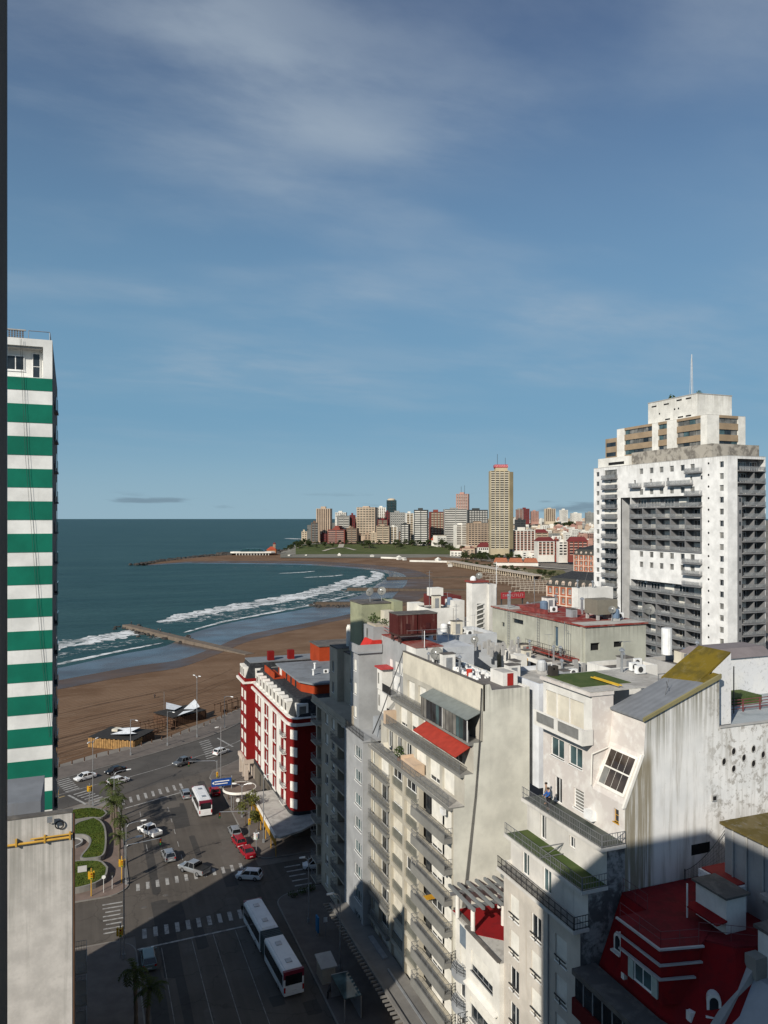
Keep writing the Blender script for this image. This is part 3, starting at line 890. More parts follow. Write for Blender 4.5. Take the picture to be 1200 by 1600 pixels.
o = T.mb('gas_pipe', MB().tube((-14, 52.05, 35.0), (-0.9, 52.05, 35.0), 0.075, 8).tube((-3.2, 52.0, 35.22), (-0.8, 52.0, 35.22), 0.05, 8), PIPE)
for x in (-4.0, -2.4, -0.95): T.box('pipe_clamp', x-0.05, x+0.05, 51.94, 52.19, 34.88, 35.32, PIPE, o)
T.mb('drain_pipe', MB().tube((-0.72, 52.3, 2), (-0.72, 52.3, 36.4), 0.07, 8), plain('rusty brown pipe', (0.11, 0.06, 0.035), 0.7))
T.mb('cable_coil', MB().loft([[(-1.55+(0.24+0.04*math.cos(b))*math.cos(a), 52.08+0.04*math.sin(b), 35.85+(0.24+0.04*math.cos(b))*math.sin(a)) for b in [k*1.2566 for k in range(5)]] for a in [k*math.pi/8 for k in range(17)]], caps=False), BLACKPL)
T.mb('lamp_bracket', MB().tube((-2.1, 52.1, 36.0), (-2.1, 51.8, 36.3), 0.04).box(-2.25, -1.95, 51.7, 51.9, 36.2, 36.5), STEEL)
for q in (55, 58.5, 62):
    for k in range(3, 11): T.fbox('side_window', 'R', -0.82, q-0.7, q+0.7, 3.0*k+0.9, 3.0*k+2.2, -0.03, 0.05, PANE)

# ---- green and white striped tower
GREEN = plaster('emerald green paint', (0.006, 0.150, 0.095), 0.2, 0.3, dirtc=(0.02, 0.10, 0.07), fine=0.06)
SW = plaster('clean white paint', (0.78, 0.77, 0.73), 0.2, 0.3, dirtc=(0.4, 0.39, 0.36))
T = Thing('striped_tower', 'tall tower with broad green and white horizontal stripes', 'building', (-14, 75, 0))
T.wall('wall', 'N', 69, -28.4, -2.6, 0, 69.7, [(-25.2, -3.3, 66.55, 69.1)], SW, 1.0)
T.fbox('recess_wall', 'N', 70.0, -28.4, -2.6, 66.4, 69.3, 0, 0.2, SW)
dark_side = plaster('shaded grey side render', (0.12, 0.125, 0.13), 0.3, 0.4)  # side faces coloured dark for the shade they stand in
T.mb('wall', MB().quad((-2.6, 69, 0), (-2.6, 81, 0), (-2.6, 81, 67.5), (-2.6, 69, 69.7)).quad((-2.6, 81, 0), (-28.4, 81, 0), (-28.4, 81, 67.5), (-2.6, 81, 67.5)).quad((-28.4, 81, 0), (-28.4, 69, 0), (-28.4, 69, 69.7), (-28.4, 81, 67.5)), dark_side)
T.mb('roof', MB().quad((-28.4, 69.2, 69.6), (-2.6, 69.2, 69.6), (-2.6, 81, 67.4), (-28.4, 81, 67.4)), DARKROOF)
z = 66.5
T.box('green_band', -28.4, -2.6, 68.96, 69, z-1.02, z, GREEN)
z -= 1.02 + 1.13
while z > 1.6:
    T.box('green_band', -28.4, -2.6, 68.96, 69, z-1.52, z, GREEN); z -= 2.65
T.box('roof_box', -28.4, -22, 75, 80.9, 67.0, 75.5, SW)  # unseen box added so the tower's shadow covers the hotel's top
T.window('N', 70.0, -6.1, -4.75, 67.2, 68.45, 0.0, 2, fm=FRAME, sill=True)
T.window('N', 70.0, -4.15, -3.55, 66.5, 68.7, 0.0, 1, rows=2, fm=FRAME, sill=False)
T.box('canopy', -28.4, -3.4, 69.2, 70.0, 68.95, 69.1, CONCRETE)
mb = MB()
for i in range(46):
    x = -4.9 - i*0.2
    for j in range(4): mb.box(x, x+0.13, 69.3, 69.4, 69.75+0.16*j+0.03*(i % 2), 69.86+0.16*j+0.03*(i % 2))
o = T.mb('lattice_parapet', mb, plaster('brown block lattice', (0.16, 0.13, 0.11), 0.2, 0.2))
T.box('lattice_rail', -28.4, -4.6, 69.25, 69.45, 70.36, 70.46, CONCRETE, o)
T.mb('roof_rail', MB().path([(-4.4, 69.3, 69.7), (-4.4, 69.3, 70.4), (-2.8, 69.3, 70.4), (-2.8, 69.3, 69.7)], 0.035).path([(-2.8, 69.3, 70.4), (-2.8, 73, 69.9)], 0.035), STEEL)
for k in range(23):
    zz = 64.4 - 2.65*k
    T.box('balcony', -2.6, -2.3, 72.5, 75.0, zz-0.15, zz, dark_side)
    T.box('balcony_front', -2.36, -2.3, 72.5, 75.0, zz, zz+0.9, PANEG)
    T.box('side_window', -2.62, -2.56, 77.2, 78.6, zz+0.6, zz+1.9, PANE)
T.mb('hanging_rope', MB().path([(-4.9, 68.8, 69.6), (-4.4, 68.85, 60), (-3.3, 68.88, 45), (-2.75, 68.88, 38)], 0.012, 4).path([(-5.0, 68.8, 69.6), (-4.6, 68.85, 60), (-3.5, 68.88, 45), (-2.8, 68.88, 37)], 0.012, 4), DFRAME)

# ---- low building with balconies past the striped tower
T = Thing('balcony_building', 'low shaded building with metal-railed balconies at the left street corner', 'building', (-7, 90, 0))
T.wall('wall', 'R', -1.2, 82, 91, 0, 15, [(a, a+1.6, 3.2*k+0.2, 3.2*k+2.4) for a in (83, 88.5) for k in (1, 2, 3)], DARKGREY)
quads(T, 'wall', [((-1.2, 91, 0), (-9, 91, 0), (-9, 91, 15), (-1.2, 91, 15)), ((-9, 82, 0), (-1.2, 82, 0), (-1.2, 82, 15), (-9, 82, 15))], DARKGREY)
T.box('roof', -9, -1.2, 82, 91, 14.9, 15.02, DARKROOF)
for k in (1, 2, 3):
    T.balcony('R', -1.2, 82.2, 86.5, 3.2*k+0.15, 1.3, m=BALGREY)
    for a in (83, 88.5): T.window('R', -1.2, a, a+1.6, 3.2*k+0.2, 3.2*k+2.4, cols=2, sill=False, blind=rblind())

# ---- red hotel on the corner by the beach
T = Thing('red_hotel', 'deep red corner hotel with white pilasters and black mansard roof', 'building', (45, 147, 0))
FZ = [4.2 + 2.97*k for k in range(5)]
ops = []
def ow(a, w, z0, h): return (a-w/2, a+w/2, z0, z0+h)
for z in FZ:
    for a in (155.4, 158.4): ops.append(ow(a, 1.8, z+0.7, 1.7))
    for a in (148.8, 141.8): ops.append(ow(a, 1.0, z+0.3, 1.9))
    ops.append(ow(134.0, 1.5, z+0.4, 2.0))
T.wall('wall', 'L', 33, 130.6, 160.5, 4.2, 19.3, ops, REDWALL, 0.1)
for o in ops: T.window('L', 33, *o, depth=0.1, cols=2, blind=0 if 140 < o[0] < 150 else 1, sill=True)
for a0, a1 in ((150.4, 153.8), (143.2, 147.0), (136.5, 140.3)):
    T.fbox('pilaster', 'L', 33, a0+0.3, a1-0.3, 4.2, 19.3, -0.09, 0.0, TRIMWHITE)
for z in FZ:
    for a0, a1 in ((147.0, 150.4), (140.3, 143.2)):
        T.fbox('balcony', 'L', 33, a0+0.01, a1-0.01, z-0.02, z+0.3, -0.2, -0.1, TRIMWHITE)
    T.balcony('L', 33, 132.8, 135.3, z+0.3, 0.75, m=TRIMWHITE, rail='bars', rm=RAIL, rh=0.8)
# wing towards the sea
ops = [ow(a, 1.8, z+0.7, 1.75) for z in FZ for a in (162.3, 165.4)]
T.wall('wall', 'L', 31.4, 160.5, 167.3, 4.2, 20.3, ops, REDWALL, 0.1)
for o in ops: T.window('L', 31.4, *o, depth=0.1, cols=2, blind=1)
quads(T, 'wall', [((31.4, 160.5, 4.2), (33, 160.5, 4.2), (33, 160.5, 20.3), (31.4, 160.5, 20.3)), ((31.4, 167.3, 0), (60, 167.3, 0), (60, 167.3, 20.3), (31.4, 167.3, 20.3))], REDWALL)
# rounded corner and the shaded end
cpts = [(33, 130.6), (33.1, 129.9), (33.5, 129.2), (34.2, 128.75), (35.2, 128.6)]
mb = MB()
for a, b in zip(cpts[:-1], cpts[1:]): mb.quad((a[0], a[1], 4.2), (b[0], b[1], 4.2), (b[0], b[1], 19.3), (a[0], a[1], 19.3))
T.mb('corner_wall', mb, REDWALL)
ops = [ow(a, 1.3, z+0.8, 1.5) for z in FZ for a in (41, 45, 49)]
T.wall('wall', 'N', 128.6, 35.2, 60, 4.2, 19.3, ops, REDWALL)
for o in ops: T.window('N', 128.6, *o, cols=2, blind=1)
for z in FZ:
    c = Vector((33.42, 129.25, z+1.55)); u = Vector((0.55, -0.8, 0)).normalized()
    w = MB().loft([[c-u*0.75+Vector((-0.06, -0.04, -0.8)), c+u*0.75+Vector((-0.06, -0.04, -0.8)), c+u*0.75+Vector((-0.06, -0.04, 0.8)), c-u*0.75+Vector((-0.06, -0.04, 0.8))],
                   [c-u*0.75+Vector((0.1, 0.06, -0.8)), c+u*0.75+Vector((0.1, 0.06, -0.8)), c+u*0.75+Vector((0.1, 0.06, 0.8)), c-u*0.75+Vector((0.1, 0.06, 0.8))]])
    T.mb('window_shutter', w, BLIND)
def ring_prism(pts, grow, z0, z1):
    """outline pushed outwards (towards -x and -y) by grow"""
    return MB().prism([(x-grow if x < 50 else x, y-grow if y < 129.3 else (y+grow if y > 166 else y)) for x, y in pts], z0, z1)
foot = [(33, 160.45), (33, 130.6), (33.1, 129.9), (33.5, 129.2), (34.2, 128.75), (60, 128.6), (60, 160.45)]
T.mb('cornice', ring_prism(foot, 0.7, 19.3, 19.75), TRIMWHITE)
T.mb('red_parapet', ring_prism(foot, 0.35, 19.752, 20.5), REDWALL)
T.mb('parapet_cap', ring_prism(foot, 0.5, 20.502, 20.62), TRIMWHITE)
mans_top = [(34.3, 160.45), (34.3, 131.6), (34.5, 130.9), (34.9, 130.4), (35.6, 130.0), (60, 129.9), (60, 160.45)]
T.mb('mansard', MB().prism([(x+0.2, y+0.2 if y < 150 else y) for x, y in foot], 20.5, 23.4, mans_top), BLACKSLATE)
for a in (157.5, 154.2, 151.2, 148.2, 145.2, 142.2, 139.2, 136.2, 133.4):
    o = T.mb('dormer', MB().prism([(33.0, a-0.95), (34.6, a-0.95), (34.6, a+0.95), (33.0, a+0.95)], 20.62, 22.7), TRIMWHITE)
    T.fbox('pane', 'L', 33.0, a-0.55, a+0.55, 21.0, 22.3, -0.03, 0.02, PANE2, o)
    T.mb('dormer_roof', MB().prism([(32.9, a-1.05), (34.7, a-1.05), (34.7, a+1.05), (32.9, a+1.05)], 22.702, 23.0, [(32.95, a-0.2), (34.7, a-0.2), (34.7, a+0.2), (32.95, a+0.2)]), TRIMWHITE, o)
o = T.mb('dormer', MB().prism([(34.0, 129.2), (36.0, 129.2), (36.0, 130.7), (34.0, 130.7)], 20.62, 22.8), TRIMWHITE)
T.fbox('pane', 'N', 129.2, 34.4, 35.6, 21.0, 22.4, -0.03, 0.02, PANE2, o)
# pavilion over the wing
T.mb('cornice', MB().box(30.6, 60, 160.46, 168.1, 20.3, 20.75), TRIMWHITE)
T.mb('red_parapet', MB().box(31.0, 60, 160.46, 167.7, 20.752, 21.4), REDWALL)
T.mb('mansard', MB().prism([(31.3, 160.46), (60, 160.46), (60, 167.4), (31.3, 167.4)], 21.4, 24.5, [(32.3, 160.9), (60, 160.9), (60, 166.6), (32.3, 166.6)]), BLACKSLATE)
T.box('roof', 32.2, 60, 160.8, 166.7, 24.5, 24.7, GREYROOF)
for a in (162.2, 164.2, 166.0):
    o = T.box('dormer', 31.1, 32.4, a-0.6, a+0.6, 21.4, 23.6, TRIMWHITE); T.fbox('pane', 'L', 31.1, a-0.38, a+0.38, 21.7, 23.2, -0.03, 0.02, PANE2, o)
for a in (34.0, 37.5):
    o = T.box('dormer', a-0.8, a+0.8, 160.3, 161.2, 21.42, 23.4, TRIMWHITE); T.fbox('pane', 'N', 160.3, a-0.5, a+0.5, 21.8, 23.0, -0.03, 0.02, PANE, o)
for a in (36.2, 40.6): T.box('chimney', a, a+1.3, 161.5, 162.8, 24.7, 26.6, REDWALL)
# orange penthouse behind the mansard
T.mb('penthouse_wall', MB().prism([(36.6, 154), (36.6, 136.3), (38.3, 133.2), (58, 133.2), (58, 154)], 22.8, 25.1), ORANGEWALL)
T.mb('roof', MB().prism([(36.1, 154.4), (36.1, 136.1), (38.0, 132.7), (58.4, 132.7), (58.4, 154.4)], 25.1, 25.4), GREYROOF)
T.window('L', 36.6, 151.0, 152.4, 23.4, 24.9, 0.0, 2, sill=False, blind=1)
for a in (147, 143.5, 140): T.window('L', 36.6, a-0.5, a+0.5, 23.2, 24.8, 0.0, 1, fm=DFRAME, sill=False)
T.mb('parapet_screen', MB().prism([(34.4, 157), (36.4, 157), (36.4, 148.5), (34.4, 148.5)][::-1], 23.4, 23.6).box(34.4, 34.55, 148.5, 157, 23.6, 24.7), ORANGEWALL)
T.mb('penthouse_wall', MB().box(45, 58, 153, 160, 24.7, 28.4), ORANGEWALL)
T.box('roof', 44.8, 58, 152.8, 160.2, 28.4, 28.6, DARKROOF)
for x, y in ((40, 140), (42, 146), (47, 141)): T.mb('roof_vent', MB().tube((x, y, 25.4), (x, y, 26.4), 0.18, 8).tube((x, y, 26.4), (x, y, 26.55), 0.3, 8), WHITEPL)
T.box('cooling_unit', 48.5, 50, 136, 137.2, 25.4, 26.6, CREAM); T.box('cooling_unit', 51, 52, 137, 138, 25.4, 26.3, CREAM)
# stone ground floor and canopy
STONE = plaster('dark stone cladding', (0.15, 0.13, 0.105), 0.5, 0.3)
ops = [(a, a+2.2, 0.1, 3.1) for a in (134, 138, 142, 146, 150, 154)]
T.wall('base_wall', 'L', 33.0, 130.6, 160.5, 0, 4.2, ops, STONE, 0.35)
for o in ops: T.window('L', 33.0, *o, depth=0.35, cols=2, fm=DFRAME, sill=False)
mb = MB()
for a, b in zip(cpts[:-1], cpts[1:]): mb.quad((a[0], a[1], 0), (b[0], b[1], 0), (b[0], b[1], 4.2), (a[0], a[1], 4.2))
mb.quad((35.2, 128.6, 0), (60, 128.6, 0), (60, 128.6, 4.2), (35.2, 128.6, 4.2))
T.mb('base_wall', mb, STONE)
T.window('N', 128.6, 36.2, 37.4, 0.9, 3.3, 0.0, 2, 3, FRAME, sill=False)
T.mb('band', ring_prism(foot, 0.18, 3.75, 4.45), BLACKSLATE)
mb = MB()
for a in (160.7, 163.4, 166.6): mb.box(31.0, 31.7, a-0.35, a+0.35, 0, 3.6)
T.mb('arcade', mb.box(30.8, 33, 160.2, 167.4, 3.6, 4.4).quad((33, 160.5, 0), (33, 167.3, 0), (33, 167.3, 3.6), (33, 160.5, 3.6)), plaster('pale arcade stone', (0.55, 0.46, 0.38), 0.2, 0.3))
o = T.mb('canopy', MB().prism([(28.6, 142.5), (28.4, 121.6), (29.2, 121.0), (33, 122.4), (38, 126.0), (38, 128.3), (33.3, 129.0), (32.9, 131.0), (32.9, 142.5)], 3.55, 3.85), PALEROOF)
mb = MB(); ln = 50
for i in range(ln):
    y = 121.7 + 20.7*i/ln
    mb.box(28.40+0.2*i/ln-0.06, 28.40+0.2*i/ln+0.02, y, y+0.24, 2.35, 3.50)
T.mb('slat_screen', mb, WOODBAR, o)
T.mb('canopy_edge', MB().loft([[(28.28, 121.6, 3.5), (28.52, 121.6, 3.5), (28.52, 121.6, 4.0), (28.28, 121.6, 4.0)], [(28.5, 142.5, 3.5), (28.74, 142.5, 3.5), (28.74, 142.5, 4.0), (28.5, 142.5, 4.0)]]), TRIMWHITE, o)
mb = MB()
for y in (122.5, 126, 130, 134, 138, 142): mb.tube((28.7, y, 0), (28.7, y, 3.55), 0.07, 8)
T.mb('canopy_post', mb, WOODBAR, o)
T.mb('round_canopy', MB().lathe((27.2, 146.2, 3.5), [(2.9, 0), (3.0, 0.02), (3.0, 0.35), (2.85, 0.36)], 24), plaster('brown canopy gravel', (0.17, 0.13, 0.105), 0.3, 0.1))
T.mb('round_canopy_edge', MB().loft([[(27.2+r*math.cos(a), 146.2+r*math.sin(a), 3.5+z) for r, z in ((3.02, -0.05), (3.12, -0.05), (3.12, 0.38), (3.02, 0.38))] for a in [k*math.pi/16 for k in range(33)]], caps=False), TRIMWHITE)
T.mb('round_canopy_post', MB().tube((25.9, 145, 0), (25.9, 145, 3.5), 0.06).tube((28.4, 148, 0), (28.4, 148, 3.5), 0.06).tube((26, 147.6, 0), (26, 147.6, 3.5), 0.06), STEEL)

# ---- shaded grey building over the side street
T = Thing('grey_building', 'shaded grey apartment building beside the red hotel', 'building', (45, 106, 0))
ops = []
for k in range(9):
    z = 0.2 + 2.96*k
    for a in (105.2, 108.3): ops.append(ow(a, 1.4, z+0.9, 1.5))
    ops.append((111.2, 113.4, z+0.2, z+2.5))
    ops.append((97.6, 103.2, z+0.15, z+2.75))
T.wall('wall', 'L', 33, 97, 114, 0, 26.85, ops, DARKGREY, 1.3)
for k in range(9):
    z = 0.2 + 2.96*k
    for a in (105.2, 108.3): T.window('L', 33, *ow(a, 1.4, z+0.9, 1.5), cols=2, depth=0.25, blind=rblind())
    T.window('L', 34.1, 111.2, 113.4, z+0.2, z+2.5, cols=2, sill=False)
    T.window('L', 34.1, 97.6, 103.2, z+0.15, z+2.75, cols=4, sill=False, pm=PANE, blind=rnd.choice((0, 0, 0.5)))
    T.balcony('L', 33, 111.0, 113.9, z+0.15, 0.9, m=DARKGREY)
    T.balcony('L', 33, 97.3, 103.6, z+0.15, 1.0, m=DARKGREY)
    if rnd.random() < 0.5: T.box('air_conditioner', 33.4, 33.75, 102.0, 102.8, z+1.9, z+2.45, WHITEPL)
quads(T, 'wall', [((33, 114, 0), (60, 114, 0), (60, 114, 26.85), (33, 114, 26.85)), ((33, 97, 0), (60, 97, 0), (60, 97, 30), (33, 97, 30))], DARKGREY)
T.box('cornice', 32.3, 60, 96.98, 114.4, 26.85, 27.2, DARKGREY)
T.mb('terrace_railing', MB().box(32.4, 32.5, 97.1, 114.3, 27.2, 28.0), DARKGREY)
ops = [ow(113.2, 1.0, z, 1.6) for z in (28.2, 31.4)]
T.wall('wall', 'L', 35.5, 111.1, 115, 27.2, 35.2, ops, DARKGREY)
for o in ops: T.window('L', 35.5, *o, cols=2)
T.mb('wall', MB().quad((35.5, 111.1, 27.2), (60, 111.1, 27.2), (60, 111.1, 35.2), (35.5, 111.1, 35.2)), DARKGREY)
T.box('roof', 35.5, 60, 111.1, 115, 35.1, 35.25, DARKROOF)
ops = [ow(103.5, 0.9, z, 1.5) for z in (28.2, 31.2)] + [ow(107.5, 1.2, z, 2.1) for z in (27.4, 30.6)]
T.wall('wall', 'L', 36.5, 97, 111.1, 27.2, 34.8, ops, DARKGREY)
for o in ops: T.window('L', 36.5, *o, cols=2, blind=rblind())
T.box('roof', 36.5, 60, 97, 111.1, 34.7, 34.85, DARKROOF)
T.balcony('L', 36.5, 99, 103, 30.4, 1.2, m=DARKGREY, rail='solid', rm=DARKGREY, rh=0.9)
o = T.mb('roof_sign', MB().box(36.3, 40.2, 104.0, 104.15, 36.8, 37.4).tube((36.6, 104.07, 34.8), (36.6, 104.07, 36.8), 0.06).tube((39.9, 104.07, 34.8), (39.9, 104.07, 36.8), 0.06), plain('dark sign board', (0.03, 0.03, 0.03), 0.6))
mb = MB()
for i in range(9):
    x = 37.0 + i*0.34
    mb.box(x, x+0.06, 103.97, 103.995, 36.95, 37.28)
    mb.box(x+0.061, x+0.2, 103.97, 103.995, 37.2 if i % 2 else 36.95, 37.28 if i % 2 else 37.03)
T.mb('sign_lettering', mb, WHITEPL, o)
T.box('plant_room', 44, 52, 104, 112, 34.9, 37.4, WHITE_WALL)
T.mb('white_flue', MB().tube((38.0, 113, 35.2), (38.0, 113, 38.2), 0.42, 12).tube((38.0, 113, 38.2), (38.0, 113, 38.5), 0.3, 8), TRIMWHITE)
T.box('flue_base', 38.3, 41, 112.2, 114, 35.25, 36.4, TRIMWHITE)
T.mb('white_flue', MB().tube((44, 110, 37.4), (44, 110, 39.6), 0.3, 10), plain('pale green enamel', (0.55, 0.62, 0.55), 0.5))
T.box('white_wall', 46.5, 48.5, 108, 110, 37.4, 42.0, TRIMWHITE)

# ---- blue grey block standing forward
T = Thing('blue_grey_building', 'light blue-grey block with narrow white triple windows', 'building', (36, 93, 0))
ops = [(90.3, 92.9, 3.0*k+0.7, 3.0*k+2.2) for k in range(1, 9)]
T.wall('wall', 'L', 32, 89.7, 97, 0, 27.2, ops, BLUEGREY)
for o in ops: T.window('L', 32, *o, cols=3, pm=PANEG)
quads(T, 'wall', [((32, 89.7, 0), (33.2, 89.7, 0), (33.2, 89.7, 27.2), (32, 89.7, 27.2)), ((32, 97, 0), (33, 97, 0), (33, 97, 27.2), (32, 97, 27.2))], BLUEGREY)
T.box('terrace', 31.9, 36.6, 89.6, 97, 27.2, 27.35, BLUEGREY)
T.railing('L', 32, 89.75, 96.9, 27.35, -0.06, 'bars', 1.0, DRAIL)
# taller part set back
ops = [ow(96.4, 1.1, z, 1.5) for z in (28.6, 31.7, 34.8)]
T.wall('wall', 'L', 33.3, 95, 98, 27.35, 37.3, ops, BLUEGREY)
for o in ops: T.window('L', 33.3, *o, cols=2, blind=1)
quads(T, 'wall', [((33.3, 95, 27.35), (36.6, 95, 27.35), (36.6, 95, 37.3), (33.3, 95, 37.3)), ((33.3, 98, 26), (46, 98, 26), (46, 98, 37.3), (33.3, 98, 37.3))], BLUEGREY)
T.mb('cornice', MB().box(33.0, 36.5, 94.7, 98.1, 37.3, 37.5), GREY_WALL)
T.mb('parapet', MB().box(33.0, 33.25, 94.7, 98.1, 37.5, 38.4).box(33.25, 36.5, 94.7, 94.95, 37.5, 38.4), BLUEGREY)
T.box('terrace', 33.25, 36.5, 94.95, 98.1, 37.5, 37.62, REDROOF)
T.mb('red_upstand', MB().prism([(34.4, 95.0), (36.5, 95.0), (36.5, 98), (34.4, 98)], 37.62, 38.9, [(35.2, 95.0), (36.5, 95.0), (36.5, 98), (35.2, 98)]), plain('bright red roof paint', (0.50, 0.03, 0.02), 0.7))
ops = [(87.3, 88.7, 35.5, 37.0), (89.2, 90.4, 35.7, 36.9), (91.3, 92.3, 35.7, 36.9)]
T.wall('wall', 'L', 36.6, 86.9, 95, 27.35, 39.5, ops, BLUEGREY)
for o in ops: T.window('L', 36.6, *o, cols=2, blind=0.9)
# enclosed white bays with dark balconies
for a0, a1, z in ((90.2, 93.2, 33.0), (88.6, 93.0, 30.2)):
    o = T.box('bay', 35.2, 36.6, a0+1.2, a1, z, z+2.7, WHITE_WALL)
    T.fbox('pane', 'L', 35.2, a1-0.75, a1-0.3, z+0.7, z+2.1, -0.02, 0.03, PANE2, o)
    T.box('balcony', 35.2, 36.6, a0-1.6, a0+1.2, z-0.15, z, BLUEGREY)
    T.fbox('balcony_front', 'L', 35.2, a0-1.6, a0+1.2, z, z+1.0, 0, 0.05, DRAIL)
    T.box('balcony_door', 36.4, 36.62, a0-1.3, a0+0.2, z, z+2.1, FRAME)
T.mb('awning', MB().prism([(34.9, 91.0), (36.6, 91.0), (36.6, 93.4), (34.9, 93.4)], 35.75, 35.95), plain('faded red roof sheet', (0.42, 0.05, 0.05), 0.7))
T.box('bay', 34.4, 36.6, 90.4, 92.6, 27.36, 29.6, GREY_WALL)
T.window('L', 36.6, 87.6, 89.2, 27.6, 29.4, 0.0, 2, sill=False)

# ---- cream slab with stepped terraces and balconies
T = Thing('cream_building', 'cream stepped apartment slab with blank side wall and red awning', 'building', (37, 78, 0))
zf = [0.1 + 3.0*k for k in range(10)]
NEARW, FARW = 66.6, 89.6
ops = []
for k in range(1, 9):
    z = zf[k]
    ops += [(88.3, 89.3, z+0.5, z+2.3), (83.6, 86.9, z+0.1, z+2.6), (79.4, 82.9, z+0.12, z+2.72), (75.4, 78.9, z+0.12, z+2.72), (67.0, 74.8, z+0.05, z+2.75)]
GRIDC = plaster('cream grid concrete', (0.49, 0.45, 0.365), 0.25, 0.35)
SPAND = plain('grey spandrel glass', (0.155, 0.155, 0.13), 0.25, spec=0.5)
T.wall('wall', 'L', 33, NEARW, FARW, 0, 27.0, ops, GRIDC, 0.55)
for k in range(1, 9):
    z = zf[k]
    T.window('L', 33, 88.3, 89.3, z+0.5, z+2.3, 0.3, 2, pm=PANEG)
    T.window('L', 33, 83.6, 86.9, z+0.1, z+2.6, 0.5, 2, sill=False, blind=rblind(), bm=BLIND)
    for a in (79.4, 75.4):
        T.fbox('spandrel', 'L', 33, a, a+3.5, z+0.12, z+1.0, 0.18, 0.5, SPAND)
        b = 0 if (k == 8 or (a == 75.4 and k == 5)) else rnd.choice((1, 1, 1, 0.9))
        T.window('L', 33, a, a+3.5, z+1.0, z+2.72, 0.45, 3 if b == 0 else 2, sill=False, blind=b, bm=BLINDW)
    # wide balconies towards the camera
    T.window('L', 33.4, 72.9, 74.0, z+0.05, z+2.5, 0.1, 1, fm=DFRAME, sill=False)
    T.window('L', 33.4, 70.0, 72.4, z+0.05, z+2.5, 0.1, 2, sill=False, blind=rnd.choice((1, 0.85, 0.6, 1)), bm=BLIND)
    T.window('L', 33.4, 67.2, 69.4, z+0.05, z+2.5, 0.1, 2, sill=False, blind=1.0, bm=BLIND)
    T.balcony('L', 33, 66.75, 74.9, z, 0.95, 0.5, BALGREY, 'bars', 1.0, RAIL)
    T.fbox('balcony_upstand', 'L', 33, 66.75, 74.9, z, z+0.42, -0.94, -0.86, BALGREY)
    T.balcony('L', 33, 83.2, 89.4, z, 0.5, 0.3, BALGREY, 'bars', 1.0, RAIL, panel=RGLASS)
    if rnd.random() < 0.45: T.box('air_conditioner', 32.7, 33.0, 68.2, 69.0, z+1.7, z+2.25, WHITEPL)
T.box('awning', 32.2, 33.4, 71.0, 71.9, 16.3, 16.34, WOODBAR)
TERW = plaster('greyish cream paint', (0.50, 0.47, 0.40), 0.2, 0.3)
levels = [(33.0, 27.0), (34.2, 30.1), (35.2, 33.1), (36.25, 38.7)]
# blank side wall in steps
mb = MB(); px = [(33.0, 0, 27.0), (34.2, 27.0, 30.1), (35.2, 30.1, 33.1), (36.25, 33.1, 38.1)]
for x, z0, z1 in px: mb.quad((x, NEARW, z0), (41.5, NEARW, z0), (41.5, NEARW, z1), (x, NEARW, z1))
mb.quad((36.25, NEARW, 38.1), (37.2, NEARW, 38.1), (37.0, NEARW, 38.7), (36.25, NEARW, 38.7))
for x, z0, z1 in px: mb.quad((41.5, NEARW, z0), (41.5, FARW, z0), (41.5, FARW, z1), (41.5, NEARW, z1))
T.mb('side_wall', mb, BEIGE)
quads(T, 'wall', [((33, FARW, 0), (41.5, FARW, 0), (41.5, FARW, 27), (33, FARW, 27)), ((36.25, 87, 27), (41.5, 87, 27), (41.5, 87, 38), (36.25, 87, 38))], GRIDC)
# terrace at 27
T.box('terrace', 32.5, 34.2, NEARW+0.02, FARW-0.3, 26.8, 27.1, BALGREY)
T.box('terrace_floor', 32.6, 34.2, NEARW+0.04, FARW-0.4, 27.1, 27.12, PALEROOF)
T.railing('L', 32.6, 66.9, 88.6, 27.12, -0.02, 'bars', 1.05, RAIL, panel=RGLASS)
ops = [(85.3, 87.2, 27.2, 29.4), (82.5, 84.4, 27.2, 29.4), (79.6, 81.6, 27.2, 29.4), (75.6, 78.6, 27.15, 29.6), (72.2, 75.0, 27.15, 29.6), (68.8, 71.6, 27.15, 29.6)]
T.wall('wall', 'L', 34.2, NEARW, FARW-0.4, 27.1, 30.0, ops, TERW, 0.36)
for i, o in enumerate(ops): T.window('L', 34.2, *o, depth=0.36, cols=3 if i < 3 else 2, sill=False, blind=0 if i < 3 else (1, 0.8, 1)[i-3], pm=PANE if i < 3 else PANE)
T.box('terrace_divider', 32.7, 34.2, 79.0, 79.15, 27.12, 28.6, plaster('peach divider wall', (0.60, 0.45, 0.32), 0.1, 0.1))
T.box('terrace_divider', 32.9, 34.2, 76.0, 79.0, 27.13, 28.3, plaster('peach divider wall', (0.60, 0.45, 0.32), 0.1, 0.1)).hide_render = False
